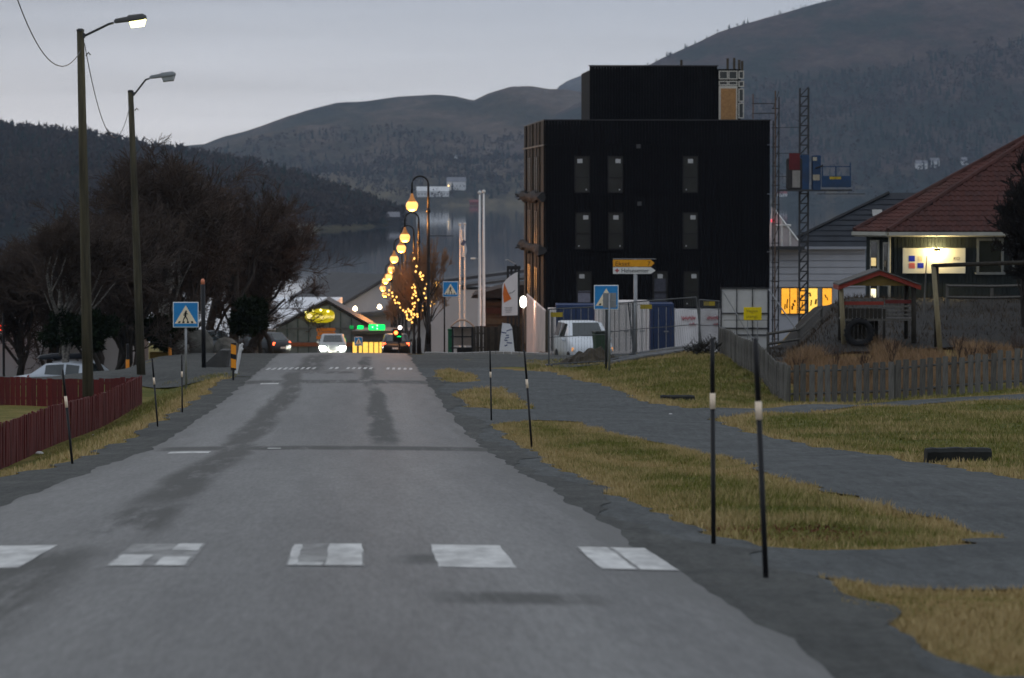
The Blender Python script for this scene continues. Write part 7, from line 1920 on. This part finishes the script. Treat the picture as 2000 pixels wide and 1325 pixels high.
# traffic signal at the junction
g = at_px(776, 226); s2 = S(226)
t = empty('traffic_light', g, 0, 'traffic light showing red and green among the street trees', 'traffic light')
pz = lambda py: (355 - py) / s2 - g.z
MB().tube([(0.1, 0.1, -0.1), (0.1, 0.1, pz(642))], 0.06, 8).build('post', mBlackPaint, t)
MB().bevel_box((0.0, 0, pz(655)), (0.55, 0.22, 26 / s2), 0.04).build('housing', mBlackPaint, t)
for (dx, py_, nm, mt) in ((-0.08, 650, 'red_lamp', M('signal_red', (1, 0.2, 0.05), 0.4, 0, emit=(1.0, 0.16, 0.03), es=6)), (0.12, 658, 'green_lamp', M('signal_green', (0, 0.8, 0.2), 0.4, 0, emit=(0.0, 1.0, 0.18), es=1.6)), (0.17, 640, 'white_lamp', M('signal_white', (1, 1, 1), 0.4, 0, emit=(1.0, 0.92, 0.85), es=4))):
    MB().lathe((0, 0, 0), [(0.12, 0.0), (0.11, 0.03), (0.04, 0.05)], 12).build(nm, mt, t).location = (dx, -0.12, pz(py_)); t.children[-1].rotation_euler = (math.pi / 2, 0, 0)

# houses between the lamps and the block
X_, Z_, O_, s_ = frame_fn(930, 330)
t = empty('hall', O_, 0, 'long pale hall with flat dark roofs beyond the flagpoles', 'building')
MB().box((X_(930), 6, Z_(566) / 2 - 1), (X_(1040) - X_(850), 12, Z_(566) + 2)).build('wall', mPaleWall, t)
for (ya_, yb_, y) in ((546, 552, 5.0), (558, 563, -0.3)):
    MB().prism([(X_(846), y, Z_(yb_) - 0.25), (X_(1050), y, Z_(yb_) + 0.9), (X_(1050), y, Z_(ya_) + 0.9), (X_(846), y, Z_(ya_) - 0.25)], (0, 0, 0), (0, 6, 0)).build('roof', mRoofGrey, t)
X_, Z_, O_, s_ = frame_fn(960, 236)
t = empty('wooden_house', O_, 0, 'brown wooden house with a dark overhanging roof beyond the flagpoles', 'house')
MB().box((X_(985), 4, Z_(585) / 2 - 0.5), (X_(1035) - X_(942), 8, Z_(585) + 1)).build('wall', M('brown_boards', (0.075, 0.05, 0.036), 0.85, 0.2, 1.5), t)
MB().prism([(X_(920), -0.8, Z_(582)), (X_(1045), -0.8, Z_(582)), (X_(1045), -0.8, Z_(553)), (X_(985), -0.8, Z_(560)), (X_(925), -0.8, Z_(576))], (0, 0, 0), (0, 9, 0)).build('roof', M('brown_roof', (0.026, 0.022, 0.021), 0.9, 0.2), t)
for py_, cc in ((592, (0.085, 0.06, 0.045)), (607, (0.07, 0.028, 0.022)), (628, (0.10, 0.075, 0.05))):
    MB().box((X_(985), -0.06, Z_(py_)), (X_(1034) - X_(944), 0.08, 11 / s_)).build('board_band', M('board_band', cc, 0.85, 0.15), t)
# small machinery on a post beside the banner
g = at_px(1000, 205); s2 = S(205)
t = empty('service_mast', g, 0, 'dark service mast with pale camera arm beside the black block', 'mast')
pz = lambda py: (355 - py) / s2 - g.z
for px_, y1_ in ((992, 520), (999, 524), (1007, 517), (1013, 520)): MB().box(((px_ - 1000) / s2, 0, pz(y1_) / 2), (0.12, 0.12, pz(y1_))).build('strut', mDarkSteel, t)
MB().box((0.1, 0, pz(523)), (0.75, 0.3, 0.2)).build('crosshead', mDarkSteel, t)
MB().tube([(0.2, 0, pz(516)), (-0.25, -0.1, pz(507)), (-0.36, -0.1, pz(508))], 0.03, 6).build('camera_arm', mWhitePaint, t)
for px_, py_, D, lab in ((924, 505, 300, 'far pale street light head above the hall roofs beside the flagpoles'),):
    g = at_px(px_ + 14, D); s2 = S(D); h = (355 - py_) / s2 - g.z
    t = empty('street_light', g, 0, lab, 'street light')
    MB().tube([(0, 0, -0.2), (0, 0, h - 0.3), (-0.15, 0, h - 0.02), (-0.35, 0, h)], 0.045, 6).build('pole', mSteel, t); MB().bevel_box((-0.58, 0, h), (0.42, 0.25, 0.14), 0.04).build('lamp_head', mWhitePaint, t)

# pale house with shop windows to the right of the block
DR = 232.0
X_, Z_, O_, s_ = frame_fn(1590, DR)
t = empty('shop', O_, 0, 'pale boarded shop with dark tiled roof and orange lit windows', 'building')
zg = Z_(700)
wl_ = MB().box((X_(1590), 5, (Z_(481) + zg) / 2), (X_(1690) - X_(1490), 9.8, Z_(481) - zg)).build('wall', mPaleWall2, t)
k = 0
for py_ in np.arange(484, 562, 13.0):
    MB().box((X_(1590), 0.05, Z_(py_ + 6)), (X_(1690) - X_(1490), 0.10, 11.6 / s_)).build('weatherboard', mPaleWall2, t); k += 1
rz1 = Z_(381)
rf_ = MB().prism([(X_(1520), -0.5, Z_(482)), (X_(1860), -0.5, Z_(482)), (X_(1860), 5.5, rz1), (X_(1752), 5.5, rz1)], (0, 0, 0), (0, 0.2, 0.12)).build('roof', mRoofDark, t)
for f in np.arange(0.1, 1.0, 0.1):
    zc = Z_(482) + (rz1 - Z_(482)) * f; xa = X_(1520) + (X_(1752) - X_(1520)) * f
    MB().tube([(xa, -0.5 + 6 * f, zc + 0.03), (X_(1860), -0.5 + 6 * f, zc + 0.03)], 0.05, 4).build('tile_course', mRoofDark, rf_)
MB().tube([(X_(1520), -0.5, Z_(480)), (X_(1752), 5.5, rz1 + 0.12)], 0.12, 5).build('verge', mBlackPaint, t)
MB().box((X_(1590), -0.45, Z_(484)), (X_(1690) - X_(1490), 0.2, 0.16)).build('eaves', M('pale_eaves', (0.35, 0.37, 0.42), 0.7, 0.05), t)
gb = MB().prism([(X_(1500), -0.9, Z_(482)), (X_(1562), -0.9, Z_(482)), (X_(1558), -0.9, Z_(470)), (X_(1508), -0.9, Z_(405))], (0, 0, 0), (0, 1.6, 0)).build('glazed_gable', M('white_gable', (0.50, 0.45, 0.46), 0.6, 0.06), t)
for (a, b) in (((1510, 410), (1556, 470)), ((1510, 440), (1542, 440)), ((1524, 430), (1524, 480)), ((1540, 450), (1540, 480))):
    MB().tube([(X_(a[0]), -0.95, Z_(a[1])), (X_(b[0]), -0.95, Z_(b[1]))], 0.07, 4).build('glazing_bar', mWhitePaint, gb)
MB().box((X_(1535), -1.0, Z_(484)), (X_(1566) - X_(1500), 0.5, 0.22)).build('gable_ledge', mDarkSteel, t)
MB().box((X_(1507), -1.1, Z_(431)), (0.3, 0.08, 0.2)).build('red_light', M('red_glow', (0.5, 0.05, 0.08), 0.5, 0, emit=(1.0, 0.10, 0.15), es=0.8), t)
for i, (xa, xb) in enumerate(((1526, 1541), (1543, 1556), (1558, 1571), (1578, 1596), (1606, 1624))):
    w_ = MB().box(((X_(xa) + X_(xb)) / 2, -0.02, Z_(588)), ((xb - xa + 1.5) / s_, 0.05, 52 / s_)).build('window', mDarkSteel, t)
    MB().box(((X_(xa) + X_(xb)) / 2, -0.055, Z_(588)), ((xb - xa) / s_, 0.03, 49 / s_)).build('pane', mOrangeLit if i != 3 else mYellowLit, w_)
    rr = random.Random(i)
    for q in range(3): MB().box((X_(xa + rr.uniform(3, xb - xa - 3)), -0.08, Z_(rr.uniform(575, 606))), (rr.uniform(1.5, 4) / s_, 0.02, rr.uniform(5, 16) / s_), ry=rr.uniform(-0.5, 0.5)).build('display', M('display_dark', (0.12, 0.05, 0.01), 0.6, 0.2), w_)
MB().box((X_(1722), 3.2, Z_(418)), (0.6, 0.4, 0.5)).build('roof_vent', mWhitePaint, t)

# dark shrub by the house and thin saplings in the dead grass
sv = make_tree('bare_shrub', 51, 3.4, 0.9, 0.05, mBark, M('shrub_twig', (0.015, 0.013, 0.012), 0.95, 0.25, 0.8), levels=6, kids=(3, 4), twig=0.012, multi=2, tf=0.3)
sv.location = at_px(2004, 121); sv.scale = (1.3, 1.3, 1.9); tag(sv, 'dark bare shrub rising in front of the red roof', 'shrub')
sp0 = make_tree('sapling', 61, 1.2, 0.5, 0.012, mBark, M('sapling_twig', (0.07, 0.045, 0.035), 0.9, 0.2), levels=4, kids=(2, 3), twig=0.007, tf=0.5)
for i, (px_, D) in enumerate(((1555, 101), (1690, 102), (1745, 104), (1868, 102), (1933, 104), (1900, 100), (1630, 103), (1985, 103))):
    o = sp0 if i == 0 else copy_tree(sp0)
    o.location = at_px(px_, D); o.rotation_euler = (0, 0, i * 1.9); o.scale = (1, 1, 0.8 + 0.1 * (i % 4))
    tag(o, 'thin bare sapling standing in the dead grass behind the picket fence', 'sapling', 'saplings in the dead grass')

# ---------------------------------------------------------------- farms and boathouses across the water
def on_hill(hill, px, py):
    best = None
    for k in range(1, 400):
        p = hill.point(px, k / 400); q = HORIZON - p.z / p.y * F
        if best is None or abs(q - py) < best[0]: best = (abs(q - py), p)
    return best[1]
def far_house(hill, px, py, w, h, roofh, wall, roofm, label, name='farmhouse', depth=9.0, extra=0, rz=0.1):
    p = on_hill(hill, px, py); s_ = S(p.y); w, h, roofh = w / s_, h / s_, roofh / s_
    t = empty(name, p - Vector((0, 0, 1.0)), rz, label, 'house')
    MB().box((0, depth / 2, h / 2), (w, depth, h + 1.0)).build('wall', wall, t)
    MB().prism([(-w / 2 - 0.6, -0.6, h + 0.3), (-w / 2 - 0.6, depth + 0.6, h + 0.3), (-w / 2 - 0.6, depth / 2, h + 0.3 + roofh)], (0, 0, 0), (w + 1.2, 0, 0)).build('roof', roofm, t)
    n = max(2, int(w / 4))
    for k in range(n):
        w_ = MB().box((-w / 2 + w * (k + 0.5) / n, -0.05, h * 0.55), (1.2, 0.12, 1.5)).build('window', mGlassDark, t)
    return t
mFarWhite = M('far_white', (0.75, 0.75, 0.75), 0.8, 0.05, 0.1); mFarRoof = M('far_roof', (0.22, 0.22, 0.24), 0.8, 0.1, 0.1); mFarRed = M('far_red', (0.22, 0.05, 0.04), 0.8, 0.1, 0.1); mFarBrown = M('far_brown', (0.05, 0.045, 0.045), 0.9, 0.1, 0.1)
far_house(far_hill, 846, 384, 62, 12, 9, mFarWhite, mFarWhite, 'long white barn across the fjord', depth=14)
far_house(far_hill, 892, 372, 36, 18, 9, mFarWhite, mFarRoof, 'white farmhouse above the long barn across the fjord', depth=12)
far_house(far_hill, 894, 311, 16, 5, 4, mFarWhite, mFarRoof, 'small white cabin high on the far slope')
far_house(far_hill, 928, 400, 20, 6, 5, mFarRed, mFarRed, 'small red boathouse on the far shore')
far_house(mount, 1800, 330, 22, 12, 6, mFarWhite, mFarRoof, 'pale house among the trees on the mountain foot')
far_house(mount, 1826, 328, 16, 14, 6, mFarWhite, mFarRoof, 'tall white house beside the pale mountain-foot house')
far_house(mount, 1884, 322, 12, 9, 7, mFarWhite, mFarRoof, 'small white house above the red roof')
far_house(mount, 1528, 385, 18, 7, 5, mFarWhite, mFarRed, 'white house on the far shore under the hoist')
far_house(headland, 758, 438, 44, 16, 10, mFarBrown, mFarRoof, 'dark boathouse at the tip of the headland', 'boathouse')
pl_ = on_hill(far_hill, 876, 372)
t = empty('yard_lamp', pl_, 0, 'tiny glowing yard lamp between barn and farmhouse', 'lamp')
MB().tube([(0, -3, -0.5), (0, -3, 5)], 0.15, 6).build('post', mDarkSteel, t); MB().lathe((0, -3, 5.5), [(0.2, -0.8), (0.9, 0), (0.2, 0.8)], 8).build('globe', M('yard_glow', (1, 0.8, 0.4), 0.4, 0, emit=(1.0, 0.62, 0.22), es=5), t)

# ---------------------------------------------------------------- haze over the fjord
hm = bpy.data.materials.new('evening_haze'); hm.use_nodes = True
hm.node_tree.nodes.clear()
ho = hm.node_tree.nodes.new('ShaderNodeOutputMaterial'); hv = hm.node_tree.nodes.new('ShaderNodeVolumePrincipled')
hv.inputs['Color'].default_value = (0.62, 0.77, 1.0, 1)
hv.inputs['Density'].default_value = 0.000052
hv.inputs['Anisotropy'].default_value = 0.0
hm.node_tree.links.new(hv.outputs[0], ho.inputs['Volume'])
tag(MB().box((0, 5150, 220), (13000, 10600, 600)).build('haze', hm), 'thin blue evening haze over the fjord', 'haze', kind='stuff')
